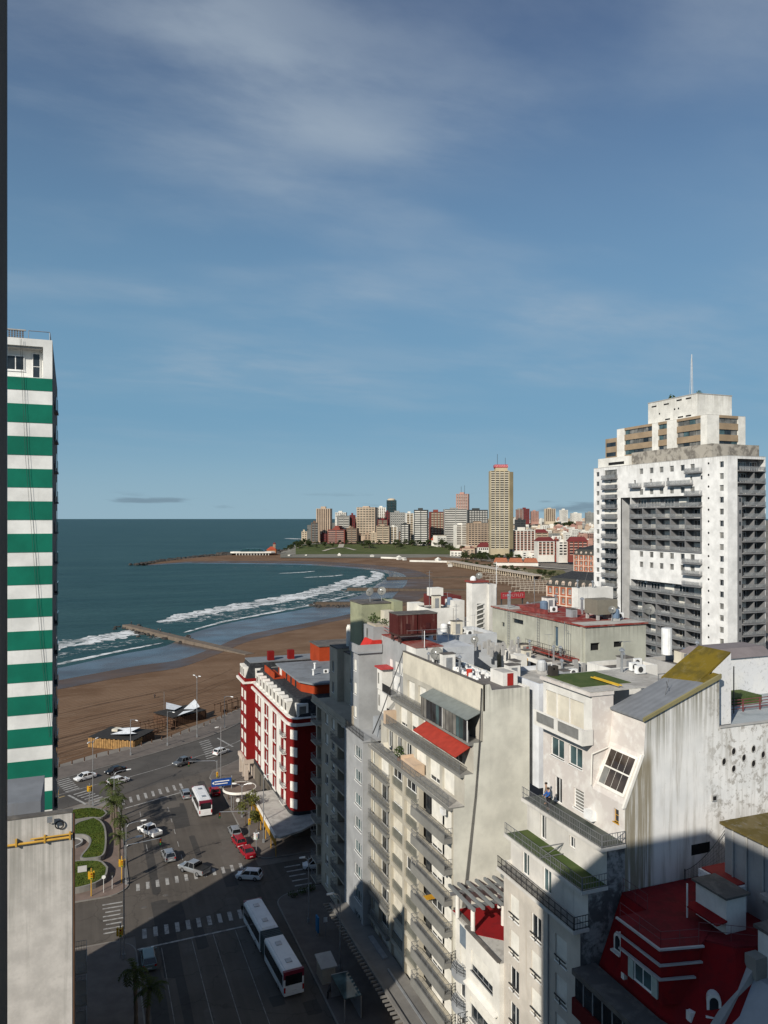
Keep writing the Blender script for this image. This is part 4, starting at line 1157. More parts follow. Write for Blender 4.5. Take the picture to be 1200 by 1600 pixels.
# terrace at 30
T.box('terrace', 33.7, 35.2, NEARW+0.02, 87.2, 29.85, 30.1, BALGREY)
T.railing('L', 33.8, 66.9, 87.0, 30.1, -0.02, 'bars', 1.2, RAIL, panel=RGLASS)
ops = [(83.2, 85.6, 30.2, 32.6), (79.9, 82.3, 30.2, 32.6), (76.4, 79.0, 30.2, 32.6), (72.8, 75.4, 30.2, 32.6), (69, 71.8, 30.2, 32.6)]
T.wall('wall', 'L', 35.2, NEARW, 87, 30.1, 33.0, ops, TERW, 0.36)
for i, o in enumerate(ops): T.window('L', 35.2, *o, depth=0.36, cols=2, sill=False, blind=(0.85, 0.7, 1, 0.4, 0)[i])
T.mb('side_screen', MB().box(33.75, 35.2, 86.6, 87.2, 30.1, 31.6), plaster('peach divider wall', (0.60, 0.45, 0.32), 0.1, 0.1))
T.mb('awning', MB().loft([[(35.15, 67.2, 32.6), (33.5, 67.2, 31.75), (33.5, 67.2, 31.69), (35.15, 67.2, 32.52)], [(35.15, 77.6, 32.6), (33.5, 77.6, 31.75), (33.5, 77.6, 31.69), (35.15, 77.6, 32.52)]]), AWNING, label='long red awning over the middle terrace')
# terrace at 33
T.box('terrace', 34.7, 36.25, NEARW+0.02, 87.2, 32.85, 33.1, BALGREY)
T.railing('L', 34.8, 66.9, 87.0, 33.1, -0.02, 'bars', 1.2, RAIL, panel=RGLASS)
ops = [(83.4, 85.6, 33.2, 35.5), (80.2, 82.4, 33.2, 35.5), (77.6, 79.4, 33.2, 35.5)]
T.wall('wall', 'L', 36.25, NEARW, 87, 33.1, 36.1, ops, TERW, 0.36)
for o in ops: T.window('L', 36.25, *o, depth=0.36, cols=2, sill=False, blind=rnd.choice((1, 0.85)))
T.mb('parapet_wall', MB().box(36.22, 36.45, NEARW, 87, 36.1, 38.7), CREAM)
T.box('coping', 36.15, 36.55, NEARW-0.03, 87, 38.7, 38.78, DARKROOF)
o = T.mb('glass_veranda', MB().loft([[(36.2, 66.9, 36.0), (34.6, 66.9, 35.35), (34.6, 66.9, 35.27), (36.2, 66.9, 35.9)], [(36.2, 78.2, 36.0), (34.6, 78.2, 35.35), (34.6, 78.2, 35.27), (36.2, 78.2, 35.9)]]), plain('grey green roof sheet', (0.17, 0.19, 0.18), 0.4))
for i in range(14):
    a = 67.0 + i*0.8
    T.fbox('veranda_pane', 'L', 34.7, a+0.04, a+0.76, 33.2, 35.2, -0.01, 0.03, rnd.choice((PANE, PANE2, PANEG)), o)
    T.fbox('veranda_mullion', 'L', 34.7, a-0.035, a+0.035, 33.12, 35.25, -0.03, 0.04, FRAME if i % 7 == 0 else DFRAME, o)
T.box('roof', 36.45, 41.5, 66.9, 84, 37.85, 37.95, ribbed('brown grey roof sheeting', (0.15, 0.135, 0.125), 0, 0.9))
T.mb('parapet', MB().box(37.2, 41.5, 66.62, 66.85, 37.3, 38.05).box(41.25, 41.5, 66.85, 87, 37.3, 38.05), WHITE_WALL)
mb = MB()
for i in range(5):
    y = 66.4+0.0*i; mb.path([(36.1-0.03*i, 66.55, 38.4), (35.9-0.04*i, 66.54, 33), (35.5-0.05*i, 66.54, 28), (34.6-0.08*i, 66.54, 20), (33.9-0.05*i, 66.54, 16)], 0.016, 4)
T.mb('hanging_cables', mb, DFRAME)
T.mb('stay_cables', MB().path([(36.2, 86.9, 38.6), (34.2, 89.0, 31), (33.4, 90.2, 28)], 0.04, 5).path([(36.2, 87.0, 38.4), (34.4, 89.3, 31), (33.6, 90.4, 28)], 0.04, 5), DFRAME)
# wide canopy with pergola teeth over the shops
mb = MB()
for i in range(46): mb.box(28.9, 29.7, 64.0+0.72*i, 64.18+0.72*i, 4.4, 4.6)
CANM = plaster('dirty dark canopy concrete', (0.20, 0.19, 0.175), 0.5, 0.3)
o = T.mb('shop_canopy', MB().box(29.7, 33, 60, 96, 4.2, 4.5), CANM)
T.mb('canopy_teeth', mb, CANM, o)
T.box('canopy_ridge', 29.6, 29.95, 60, 96.2, 4.5, 4.75, CANM, o)
T.mb('canopy_skylight', MB().box(31.7, 32.3, 82, 87, 4.5, 4.65).box(31.4, 31.6, 62, 80, 4.5, 4.62), GFRAME, o)

# things standing on that roof
DISHM = plain('grey mesh dish', (0.15, 0.15, 0.14), 0.6, 0.4)
def dish(x, y, z, r, label, az=225, group='satellite dishes on the roofs'):
    T = Thing('satellite_dish', label, 'satellite dish', (x, y, z), group=group)
    T.mb('mast', MB().tube((x, y, z), (x, y, z+1.2), 0.05), STEEL)
    u = Vector((math.cos(R(az)), math.sin(R(az)), 0.45)).normalized(); v = u.cross(Vector((0, 0, 1))).normalized(); w = v.cross(u)
    c = Vector((x, y, z+1.4))
    r *= 0.85
    rings = [[c + u*(0.13*r*(f*f)) + (v*math.cos(a)+w*math.sin(a))*r*f for a in [k*math.pi/8 for k in range(16)]] for f in (0.06, 0.4, 0.7, 1.0)]
    T.mb('reflector', MB().loft(rings, caps=False), DISHM)
    T.mb('feed_arm', MB().tube(c - w*r*0.9, c + u*r*0.9, 0.02, 4).tube(c + v*r*0.8, c + u*r*0.9, 0.02, 4).tube(c + u*r*0.82, c + u*r*0.98, 0.07), STEEL)
    return T
dish(37.8, 80.6, 37.95, 0.9, 'dark mesh satellite dish beside the red-topped roof block', 235)
mb = MB()
for i in range(70):
    x = rnd.uniform(38.3, 41.0); y = rnd.uniform(72, 80.5); s = rnd.uniform(0.12, 0.34)
    mb.loft([[(x+s*math.cos(a)*rnd.uniform(.6, 1.2), y+s*math.sin(a)*rnd.uniform(.6, 1.2), 37.95+s*h) for a in [k*1.2566 for k in range(5)]] for h in (0, rnd.uniform(.8, 1.6))])
single('rubble_pile', mb, WHITEPL, 'heap of white rubbish bags and rubble on the brown sheet roof', 'rubble', kind='stuff')
b = single('bucket', MB().lathe((38.7, 74.2, 37.95), [(0.26, 0), (0.36, 0.7), (0.33, 0.7), (0.25, 0.1)], 12), plain('red plastic', (0.5, 0.05, 0.03), 0.4), 'red plastic bucket beside the rubble on the roof', 'bucket')
# terrace furniture
T = Thing('patio_chair', 'reclined pale patio chair on the planted terrace', 'chair', (33.4, 84.8, 27.12))
T.mb('seat', MB().box(33.1, 33.7, 84.4, 85.1, 27.45, 27.52), CREAM); T.mb('backrest', MB().loft([[(33.1, 85.1, 27.5), (33.7, 85.1, 27.5), (33.7, 85.16, 27.5), (33.1, 85.16, 27.5)], [(33.1, 85.6, 28.2), (33.7, 85.6, 28.2), (33.7, 85.66, 28.2), (33.1, 85.66, 28.2)]]), CREAM)
for x in (33.14, 33.66):
    for y in (84.45, 85.05): T.mb('leg', MB().tube((x, y, 27.12), (x, y, 27.45), 0.025), STEEL)
LEAF = patchy('dark green leaves', (0.035, 0.060, 0.015), (0.055, 0.085, 0.02), (0.02, 0.035, 0.01), s1=1.2, s2=5)
def leafball(mb, c, r, n, size, squash=1.0, rr=None):
    q = rr or rnd
    for i in range(n):
        while True:
            v = Vector((q.uniform(-1, 1), q.uniform(-1, 1), q.uniform(-1, 1)))
            if 0.25 < v.length < 1: break
        p = Vector(c) + Vector((v.x*r, v.y*r, v.z*r*squash))
        a = Vector((q.gauss(0, 1), q.gauss(0, 1), q.gauss(0, 1))).normalized(); b = a.cross(Vector((q.gauss(0, 1), q.gauss(0, 1), q.gauss(0, 1)))).normalized()
        s = size*q.uniform(0.6, 1.3)
        mb.poly([p - a*s, p + b*s*0.5, p + a*s, p - b*s*0.5])
    return mb
T = Thing('potted_plant', 'potted shrub standing on the planted terrace by a divider', 'plant', (33.6, 81.8, 27.12))
T.mb('pot', MB().lathe((33.6, 81.8, 27.12), [(0.18, 0), (0.28, 0.4), (0.25, 0.4)], 10), plain('terracotta', (0.35, 0.13, 0.06), 0.8))
T.mb('foliage', leafball(MB(), (33.6, 81.8, 28.1), 0.6, 160, 0.14, 1.2), LEAF)

# ---- narrow white building with a pergola
T = Thing('narrow_building', 'narrow white building with red roof deck and grey pergola', 'building', (37, 62, 0))
NW = plaster('warm white paint', (0.78, 0.75, 0.68), 0.12, 0.2)
ops = [(64.0, 65.6, z, z+1.9) for z in (12.6, 9.6, 6.6, 3.6)]
T.wall('wall', 'L', 33.2, 63.2, 66.58, 0, 17.3, ops, NW)
for i, o in enumerate(ops): T.window('L', 33.2, *o, cols=2, sill=False, blind=0.9 if i == 0 else 0)
T.fbox('blue_panel', 'L', 33.2, 64.0, 65.6, 14.6, 16.4, -0.02, 0.05, plain('grey blue panel', (0.17, 0.21, 0.25), 0.5))
T.fbox('blue_panel', 'L', 33.2, 64.0, 65.6, 11.55, 12.55, -0.02, 0.05, plain('grey blue panel', (0.17, 0.21, 0.25), 0.5))
for z in (12.5, 9.4, 6.4, 3.4):
    ring = [(33.2, 63.3)] + [(33.2-1.0*math.sin(a), 64.9+1.55*-math.cos(a)) for a in [k*math.pi/10 for k in range(11)]]
    o = T.mb('balcony', MB().prism([(x, y) for x, y in ring[::-1]], z-0.7, z), GREY_WALL)
    mb = MB()
    for h in (0.3, 0.6, 0.9): mb.path([(x, y, z+h) for x, y in ring[1:]], 0.03, 4)
    for x, y in ring[1::2]: mb.tube((x, y, z), (x, y, z+0.9), 0.025, 4)
    T.mb('railing', mb, DRAIL, o)
ops = [(58.2, 62.2, 14.0, 15.9), (58.0, 62.4, 9.6, 11.6), (58.0, 62.4, 5.4, 7.4)]
T.wall('wall', 'L', 32.6, 57.0, 63.2, 0, 17.3, ops, NW)
for i, o in enumerate(ops): T.window('L', 32.6, *o, cols=4, sill=True, blind=(0.7, 0.35, 0.6)[i], bm=BLIND, fm=GFRAME)
T.mb('wall', MB().box(32.605, 33.05, 56.99, 57.03, 0, 17.3), NW)
T.mb('wall', MB().quad((32.6, 63.2, 0), (33.2, 63.2, 0), (33.2, 63.2, 17.3), (32.6, 63.2, 17.3)), NW)
for z in (12.6, 8.0):
    T.mb('sloping_canopy', MB().loft([[(32.6, 57.25, z+0.25), (32.15, 57.25, z+0.1), (32.15, 57.25, z), (32.6, 57.25, z+0.1)], [(32.6, 62.9, z+0.25), (32.15, 62.9, z+0.1), (32.15, 62.9, z), (32.6, 62.9, z+0.1)]]), NW)
T.balcony('L', 32.6, 57.4, 62.8, 8.9, 1.1, m=NW, rm=DRAIL)
T.box('roof', 32.8, 46, 57.0, 66.58, 17.1, 17.32, PALEROOF)
T.mb('wall', MB().box(33.05, 46, 56.9, 57.02, 0, 26), NW)
T.mb('roof_deck', MB().prism([(32.8, 66.4), (33.3, 63.0), (32.9, 61.8), (35.2, 59.6), (38, 60.5), (40, 66.4)][::-1][::-1], 17.32, 17.36), REDDECK)
T.mb('coping', MB().box(32.5, 32.8, 57.2, 63.3, 17.3, 17.5).box(33.0, 33.3, 63.3, 66.58, 17.3, 17.5), DARKROOF)
o = T.mb('pergola_beams', MB().box(32.4, 37.8, 62.2, 62.5, 19.5, 19.75).box(32.0, 38.4, 65.0, 65.3, 19.5, 19.75), RAIL)
for i in range(7):
    x = 32.3+0.95*i
    T.box('pergola_rafter', x, x+0.24, 61.2, 66.3, 19.76, 20.02, plaster('grey pergola timber', (0.20, 0.21, 0.21), 0.3, 0.2), o)
for x, y in ((32.85, 62.3), (36.0, 62.3), (32.7, 65.1), (37.2, 65.1)):
    T.mb('pergola_column', MB().tube((x, y, 17.36), (x, y, 19.5), 0.2, 12), TRIMWHITE)

# ---- white stepped building with terraces
T = Thing('stepped_building', 'old white building with stepped terraces, sloped skylight and mossy roof', 'building', (40, 50, 0))
q0, q1 = 46.2, 57.0
LOWW = plaster('stained cream paint', (0.60, 0.55, 0.48), 0.35, 0.5, dirtc=(0.36, 0.29, 0.20))
ops = []
for k in range(0, 8):
    z = 21.75 - 2.97*k
    if z < 0.6: break
    for a in (55.3, 52.0, 48.6): ops.append((a-0.75, a+0.75, z, z+2.0))
T.wall('wall', 'L', 33, q0, q1, 0, 25.5, ops, LOWW)
for i, o in enumerate(ops):
    bl = 0 if i in (6, 9) else (0.0 if rnd.random() < 0.1 else 1.0)
    w = T.window('L', 33, *o, cols=2, blind=bl, bm=BLIND, sill=True)
    T.mb('guard_bar', MB().box(32.86, 32.92, o[0]+0.02, o[1]-0.02, o[2]+0.42, o[2]+0.50).box(32.86, 32.92, (o[0]+o[1])/2-0.03, (o[0]+o[1])/2+0.03, o[2], o[2]+0.42), DRAIL, w)
T.mb('downpipe', MB().tube((32.93, 50.2, 0), (32.93, 50.2, 25.4), 0.05, 6), GFRAME)
OLDW = None
def oldwall():
    """white render, stained and peeling: drip runs below the roof edge, scabbed patches, grey grime"""
    m, t, b = _mk('old stained white render')
    b.inputs['Roughness'].default_value = 0.92
    b.inputs['Specular IOR Level'].default_value = 0.15
    p = _pos(t)
    big = _noise(t, p, 0.35, 5, 0.6)
    base = _mix(t, _range(t, big, 0.3, 0.7), (0.66, 0.66, 0.645), (0.78, 0.77, 0.745))
    g = _n(t, 'ShaderNodeSeparateXYZ'); t.links.new(p, g.inputs[0])
    run = _noise(t, _pos(t, (3.2, 3.2, 0.07)), 1.0, 7, 0.7)
    slope = _math(t, 'SUBTRACT', g.outputs['Z'], _math(t, 'MULTIPLY', _math(t, 'SUBTRACT', _math(t, 'MINIMUM', g.outputs['X'], 45.8), 38.8), 0.371))
    near_top = _range(t, slope, 35.0, 40.3)
    base = _mix(t, _math(t, 'MULTIPLY', _math(t, 'MULTIPLY', _range(t, run, 0.34, 0.62), near_top), 0.92), base, (0.20, 0.19, 0.145))
    sv = _noise(t, _pos(t, (1.6, 1.6, 0.12)), 1.0, 6, 0.65)
    base = _mix(t, _math(t, 'MULTIPLY', _range(t, sv, 0.46, 0.70), 0.6), base, (0.33, 0.305, 0.26))
    right = _range(t, g.outputs['X'], 43.5, 46.5)
    pl = _noise(t, p, 1.5, 10, 0.74, 0.3)
    base = _mix(t, _math(t, 'MULTIPLY', _math(t, 'MULTIPLY', _range(t, pl, 0.50, 0.60), right), 0.7), base, (0.24, 0.215, 0.18))
    sp = _noise(t, p, 4.5, 8, 0.75)
    base = _mix(t, _math(t, 'MULTIPLY', _range(t, sp, 0.62, 0.70), 0.6), base, (0.27, 0.26, 0.23))
    edge = _math(t, 'MULTIPLY', _range(t, g.outputs['X'], 39.75, 39.1), _range(t, g.outputs['Z'], 38.6, 36.5))
    er = _noise(t, _pos(t, (4.0, 4.0, 0.12)), 1.0, 6, 0.7)
    base = _mix(t, _math(t, 'MULTIPLY', _math(t, 'MULTIPLY', edge, _range(t, er, 0.3, 0.55)), 0.8), base, (0.17, 0.135, 0.065))
    t.links.new(base, b.inputs['Base Color'])
    _bump(t, b, pl, 0.35, 0.03)
    return m
OLDW = oldwall()
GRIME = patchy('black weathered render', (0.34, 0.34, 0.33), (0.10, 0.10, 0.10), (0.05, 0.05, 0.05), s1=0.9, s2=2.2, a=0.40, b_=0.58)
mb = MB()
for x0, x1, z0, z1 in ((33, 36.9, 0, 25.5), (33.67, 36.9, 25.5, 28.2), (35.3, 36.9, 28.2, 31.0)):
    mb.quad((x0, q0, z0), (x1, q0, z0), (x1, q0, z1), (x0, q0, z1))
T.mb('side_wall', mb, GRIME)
STEPW = plaster('dull white terrace paint', (0.66, 0.63, 0.58), 0.2, 0.3)
# terraces at 25.6, 28.3, 31.1
for x, xe, z, mturf in ((32.3, 33.67, 25.6, PALEROOF), (33.0, 35.3, 28.3, TURF), (34.7, 36.9, 31.1, plain('wet dark green floor', (0.05, 0.06, 0.05), 0.5))):
    o = T.box('terrace', x, xe, q0-0.15, q1, z-0.25, z, STEPW)
    T.box('terrace_floor', x+0.12, xe, q0-0.05, q1-0.05, z, z+0.02, mturf, o)
    T.railing('L', x+0.08, q0-0.1, q1+0.0, z+0.02, 0.0, 'bars', 0.95, DRAIL if z < 26 else RAIL, (False, False), o, step=0.13 if z < 26 else 0.22)
    T.railing('N', q0-0.1, x+0.1, xe-0.02, z+0.02, 0.0, 'bars', 0.95, DRAIL if z < 26 else RAIL, (False, False), o)
ops = [(54.1, 55.2, 25.65, 27.7), (50.9, 52.1, 25.65, 27.7)]
T.wall('wall', 'L', 33.67, q0, q1, 25.6, 28.05, ops, STEPW)
for o in ops: T.window('L', 33.67, *o, cols=2, sill=False, pm=PANEG)
ops = [(54.1, 55.0, 28.4, 30.4), (50.1, 50.9, 29.3, 30.2)]
T.wall('wall', 'L', 35.3, q0, q1, 28.3, 30.85, ops, STEPW)
for o in ops: T.window('L', 35.3, *o, cols=2, sill=False)
T.mb('terrace_gate', MB().box(33.1, 35.3, 51.6, 51.65, 29.2, 29.28).box(33.1, 35.3, 51.6, 51.65, 28.4, 28.45).tube((33.2, 51.62, 28.4), (35.2, 51.62, 29.2), 0.03), RAIL)
ops = [(54.2, 55.3, 31.15, 33.3), (51.2, 52.6, 31.6, 33.2), (46.9, 47.5, 32.3, 33.3), (53.9, 55.9, 34.9, 36.5), (51.4, 53.3, 34.9, 36.5)]
T.wall('wall', 'L', 36.9, q0, 50.1, 31.1, 33.9, ops[2:3], PINKWHITE)
T.wall('wall', 'L', 36.9, 50.1, q1, 31.1, 37.2, ops[:2] + ops[3:], PINKWHITE)
T.window('L', 36.9, *ops[0], cols=2, sill=False); T.window('L', 36.9, *ops[1], cols=1, rows=6, pm=PANE2, fm=FRAME); T.window('L', 36.9, *ops[2], cols=1, rows=2, fm=WOODBAR)
for o in ops[3:]: T.window('L', 36.9, *o, cols=2, pm=PANEG)
T.box('air_conditioner', 36.45, 36.9, 49.6, 50.6, 31.5, 32.2, WHITEPL)
# upper block with solid balcony
quads(T, 'wall', [((36.9, 50.1, 34), (38.9, 50.1, 34), (38.9, 50.1, 41.1), (36.9, 50.1, 41.1)), ((36.9, q1, 30), (46, q1, 30), (46, q1, 41.1), (36.9, q1, 41.1))], PINKWHITE)
ops = [(55.0, 56.6, 38.0, 40.3), (53.2, 54.9, 38.0, 40.3), (51.2, 53.1, 38.0, 40.3)]
T.wall('wall', 'L', 36.9, 50.1, q1, 37.2, 41.1, ops, WHITE_WALL)
for o in ops: T.window('L', 36.9, *o, cols=1, sill=False, blind=1, bm=BLINDW)
o = T.box('balcony', 35.9, 36.9, 50.0, 57.0, 37.3, 37.55, WHITE_WALL)
T.mb('balcony_wall', MB().box(35.9, 36.05, 50.0, 50.5, 37.55, 38.5).box(35.9, 36.05, 53.4, 53.9, 37.55, 38.5).box(35.9, 36.05, 56.6, 57.0, 37.55, 38.5).box(36.05, 36.9, 50.0, 50.15, 37.55, 38.5).box(35.88, 36.07, 50.0, 57.0, 38.5, 38.6), WHITE_WALL, o)
T.mb('railing', MB().box(35.95, 36.0, 50.5, 53.4, 37.65, 38.45).box(35.95, 36.0, 53.9, 56.6, 37.65, 38.45), plain('grey mesh panel', (0.20, 0.20, 0.19), 0.6), o)
T.box('cornice', 36.6, 38.9, 50.0, 57.1, 41.1, 41.35, PINKWHITE)
T.box('roof', 36.7, 46, 50.05, 57.0, 41.35, 41.42, PALEROOF)
T.box('turf_mat', 37.0, 42, 51.8, 56.7, 41.42, 41.46, TURF)
T.mb('dark_chimney', MB().box(37.2, 37.9, 56.2, 56.8, 41.42, 41.95).box(37.2, 37.4, 56.2, 56.8, 41.95, 42.3).box(37.7, 37.9, 56.2, 56.8, 41.95, 42.3), plain('sooty brick', (0.04, 0.035, 0.03), 0.9))
T.mb('ladder', MB().box(39.6, 39.7, 50.4, 54.0, 41.6, 41.68).box(39.9, 40.0, 50.4, 54.0, 41.6, 41.68), plain('yellow ladder paint', (0.60, 0.38, 0.03), 0.5))
for i in range(9): pass
T.mb('roof_railing', MB().path([(43.5, 50.3, 41.4), (43.5, 50.3, 42.3), (45.8, 50.3, 42.3), (45.8, 50.3, 41.4)], 0.04).path([(43.5, 50.3, 41.9), (45.8, 50.3, 41.9)], 0.03), RAIL)
# sloped studio glazing
sb, st = (36.9, 34.2), (38.3, 37.0)
mb = MB().quad((36.9, q0, 33.9), (36.9, 50.1, 33.9), (38.6, 50.1, 37.4), (38.6, q0, 37.4))
def slope_pt(a, f, d=0.0): return Vector((36.9 + 1.7*f, a, 33.9 + 3.5*f)) + Vector((-0.9, 0, 0.437))*d
T.mb('skylight_surround', mb, PINKWHITE)
sk = T.mb('skylight', MB().loft([[slope_pt(46.5, 0.12, 0.02), slope_pt(49.7, 0.12, 0.02), slope_pt(49.7, 0.12, 0.12), slope_pt(46.5, 0.12, 0.12)], [slope_pt(46.5, 0.92, 0.02), slope_pt(49.7, 0.92, 0.02), slope_pt(49.7, 0.92, 0.12), slope_pt(46.5, 0.92, 0.12)]]), TRIMWHITE)
for i in range(4):
    for j in range(2):
        a = 46.72 + i*0.72; f = 0.18 + j*0.36
        T.mb('pane', MB().loft([[slope_pt(a, f, 0.10), slope_pt(a+0.66, f, 0.10), slope_pt(a+0.66, f, 0.15), slope_pt(a, f, 0.15)], [slope_pt(a, f+0.33, 0.10), slope_pt(a+0.66, f+0.33, 0.10), slope_pt(a+0.66, f+0.33, 0.15), slope_pt(a, f+0.33, 0.15)]]), glass('brown skylight glass', (0.06, 0.045, 0.035), 0.1) if (i, j) != (3, 0) else PANE2, sk)
T.mb('skylight_hood', MB().loft([[(36.7, q0-0.05, 33.7), (36.95, q0-0.05, 33.7), (38.65, q0-0.05, 37.45), (38.4, q0-0.05, 37.45)], [(36.7, q0+0.12, 33.7), (36.95, q0+0.12, 33.7), (38.65, q0+0.12, 37.45), (38.4, q0+0.12, 37.45)]]), TRIMWHITE)
T.mb('wall', MB().quad((38.6, q0, 37.3), (38.6, 50.1, 37.3), (38.8, 50.1, 40.0), (38.8, q0, 40.0)), PINKWHITE)
# big blank side wall, following the roof
z40 = [(36.9, 0), (60, 0), (60, 38.7), (45.85, 38.7), (45.85, 42.6), (38.8, 40.0), (38.6, 37.4), (36.9, 33.9)]
V = [Vector((x, q0, z)) for x, z in z40]
mb = MB()
for t_ in tessellate_polygon([V]): mb.poly([V[i] for i in t_])
T.mb('side_wall', mb, OLDW)
for x, z in ((46.31, 36.06), (47.29, 36.75), (47.29, 35.39), (48.34, 36.13), (49.34, 36.73), (49.34, 35.56), (50.35, 36.16)):
    v = T.mb('vent', MB().loft([[(x+r*math.cos(a), q0-d_, z+r*math.sin(a)*1.25) for r, d_ in ((0.19, 0.0), (0.22, 0.06), (0.27, 0.0))] for a in [k*math.pi/9 for k in range(19)]], close=False, caps=False), CONCRETE)
    T.mb('vent_hole', MB().poly([(x+0.20*math.cos(a), q0-0.012, z+0.25*math.sin(a)) for a in [k*math.pi/9 for k in range(18)]]), plain('dark void', (0.012, 0.012, 0.012), 0.9), v)
v = T.box('vent', 45.05, 45.5, q0-0.12, q0, 33.15, 33.6, CONCRETE); T.box('vent_hole', 45.12, 45.43, q0-0.13, q0-0.12, 33.22, 33.53, plain('dark void', (0.012, 0.012, 0.012), 0.9), v)
T.box('slot_window', 43.1, 44.9, q0-0.02, q0+0.02, 29.25, 30.05, plain('dark void', (0.012, 0.012, 0.012), 0.9))
# roof: grey sheet, then mossy sheet up to the ridge
T.mb('roof', MB().loft([[(38.55, q0-0.12, 39.95), (38.55, q0-0.12, 40.1), (44.6, q0-0.12, 42.33), (44.6, q0-0.12, 42.18)], [(38.55, 50.05, 39.95), (38.55, 50.05, 40.1), (44.0, 50.05, 42.1), (44.0, 50.05, 41.95)]]), ribbed('grey standing sheet roof', (0.19, 0.20, 0.215), 1, 0.6, depth=0.5))
T.mb('mossy_roof', MB().loft([[(44.5, 46.9, 42.1), (44.5, 46.9, 42.35), (47.7, 46.9, 44.4), (47.7, 46.9, 44.25)], [(43.8, 50.3, 41.8), (43.8, 50.3, 42.05), (47.7, 50.3, 44.4), (47.7, 50.3, 44.25)]]).loft([[(44.5, q0, 42.1), (44.5, q0, 42.36), (45.9, q0, 42.9), (45.9, q0, 42.6)], [(44.5, 46.89, 42.1), (44.5, 46.89, 42.36), (45.9, 46.89, 42.9), (45.9, 46.89, 42.6)]]), MOSS)
T.mb('roof_edge', MB().loft([[(38.5, q0-0.2, 39.95), (38.5, q0-0.2, 40.2), (45.9, q0-0.2, 42.95), (45.9, q0-0.2, 42.6)], [(38.5, q0-0.02, 39.95), (38.5, q0-0.02, 40.2), (45.9, q0-0.02, 42.95), (45.9, q0-0.02, 42.6)]]), plaster('mossy coping', (0.25, 0.22, 0.11), 0.6, 0.3, dirtc=(0.12, 0.10, 0.04)))
PEEL = patchy('peeling white paint', (0.66, 0.66, 0.66), (0.70, 0.69, 0.67), (0.22, 0.22, 0.21), s1=0.5, s2=3.2)
T.mb('chimney_wall', MB().prism([(45.92, 46.9), (47.75, 46.9), (47.75, 50.2), (45.92, 50.2)], 38.7, 42.6).loft([[(45.92, 46.9, 42.6), (45.92, 47.2, 42.6), (45.92, 47.2, 43.0), (45.92, 46.9, 43.0)], [(47.75, 46.9, 42.6), (47.75, 47.2, 42.6), (47.75, 47.2, 44.3), (47.75, 46.9, 44.3)]]), PEEL)
T.box('coping', 45.9, 60, q0-0.08, q0+0.25, 38.7, 38.8, CONCRETE)
T.box('roof', 47.8, 60, q0+0.25, 57, 38.55, 38.65, patchy('pale blue grey roof sheet', (0.36, 0.39, 0.40), (0.28, 0.31, 0.32), (0.45, 0.46, 0.46), s1=0.5, s2=1.5))
mb = MB()
for h in (0.25, 0.5, 0.75, 1.0): mb.box(47.8, 56, 49.6, 49.66, 38.65+h, 38.71+h)
for i in range(5): mb.box(48.0+1.9*i, 48.1+1.9*i, 49.58, 49.68, 38.65, 39.7)
T.mb('roof_railing', mb, plain('dark red railing', (0.16, 0.05, 0.05), 0.5))
T.box('upper_wall', 53.2, 60, 54, 57, 38.65, 42.2, PEEL)
T.mb('upper_roof', MB().prism([(53.0, 53.8), (60, 53.8), (60, 58.5), (53.0, 58.5)], 42.2, 42.9, [(53.4, 55), (60, 55), (60, 57.5), (53.4, 57.5)]), plaster('purple grey sheet', (0.22, 0.19, 0.19), 0.3, 0.2))
T.box('turf_mat', 52.6, 56, 51.5, 53.9, 38.66, 39.3, TURF)
T.mb('mast', MB().tube((50.6, 49.4, 38.6), (50.6, 49.4, 42.6), 0.05), DFRAME)
T.mb('roof_aerial', MB().tube((41.8, 47.6, 41.2), (42.2, 47.6, 42.6), 0.02, 4).tube((41.9, 47.4, 41.9), (42.2, 47.9, 42.3), 0.02, 4), DFRAME)
T.mb('waste_pipe', MB().path([(38.4, 50.0, 37.0), (36.8, 50.0, 36.6), (36.75, 50.05, 34.2)], 0.06, 6), TRIMWHITE)

# ---- red mansard house in the shade
T = Thing('red_mansard_house', 'shaded house with steep crimson mansard roof and arched white dormers', 'building', (38, 41, 0))
dk = [(36.5, 46.05), (36.5, 41.3), (37.2, 39.2), (38.6, 37.6), (40.5, 37.0), (50, 37.0), (50, 46.05)]
bt_ = [(33.9, 46.05), (33.9, 39.4), (34.7, 36.6), (36.3, 34.6), (39.5, 33.6), (50, 33.6), (50, 46.05)]
T.mb('mansard', MB().prism(bt_, 21.4, 27.55, dk), REDDECK)
T.mb('roof_deck', MB().prism(dk, 27.55, 27.66), patchy('crimson deck paint', (0.17, 0.012, 0.016), (0.12, 0.012, 0.014), (0.18, 0.035, 0.035), s1=0.7, s2=2.2))
T.mb('wall', MB().prism([(33.9, 46.05), (33.9, 39.4), (34.7, 36.6), (36.3, 34.6), (39.5, 33.6), (50, 33.6), (50, 46.05)], 0, 21.4), plaster('dark red brick paint', (0.12, 0.010, 0.010), 0.2, 0.2))
bal = T.mb('balcony_block', MB().prism([(34.15, 43.2), (34.15, 39.2), (36.6, 38.6), (40, 40.5), (38.5, 43.2)], 24.0, 27.4), REDDECK)
T.mb('balcony_floor', MB().prism([(34.0, 43.3), (34.0, 39.05), (36.6, 38.45), (40, 40.5), (38.5, 43.3)], 27.4, 27.7), MATS['crimson deck paint'], bal)
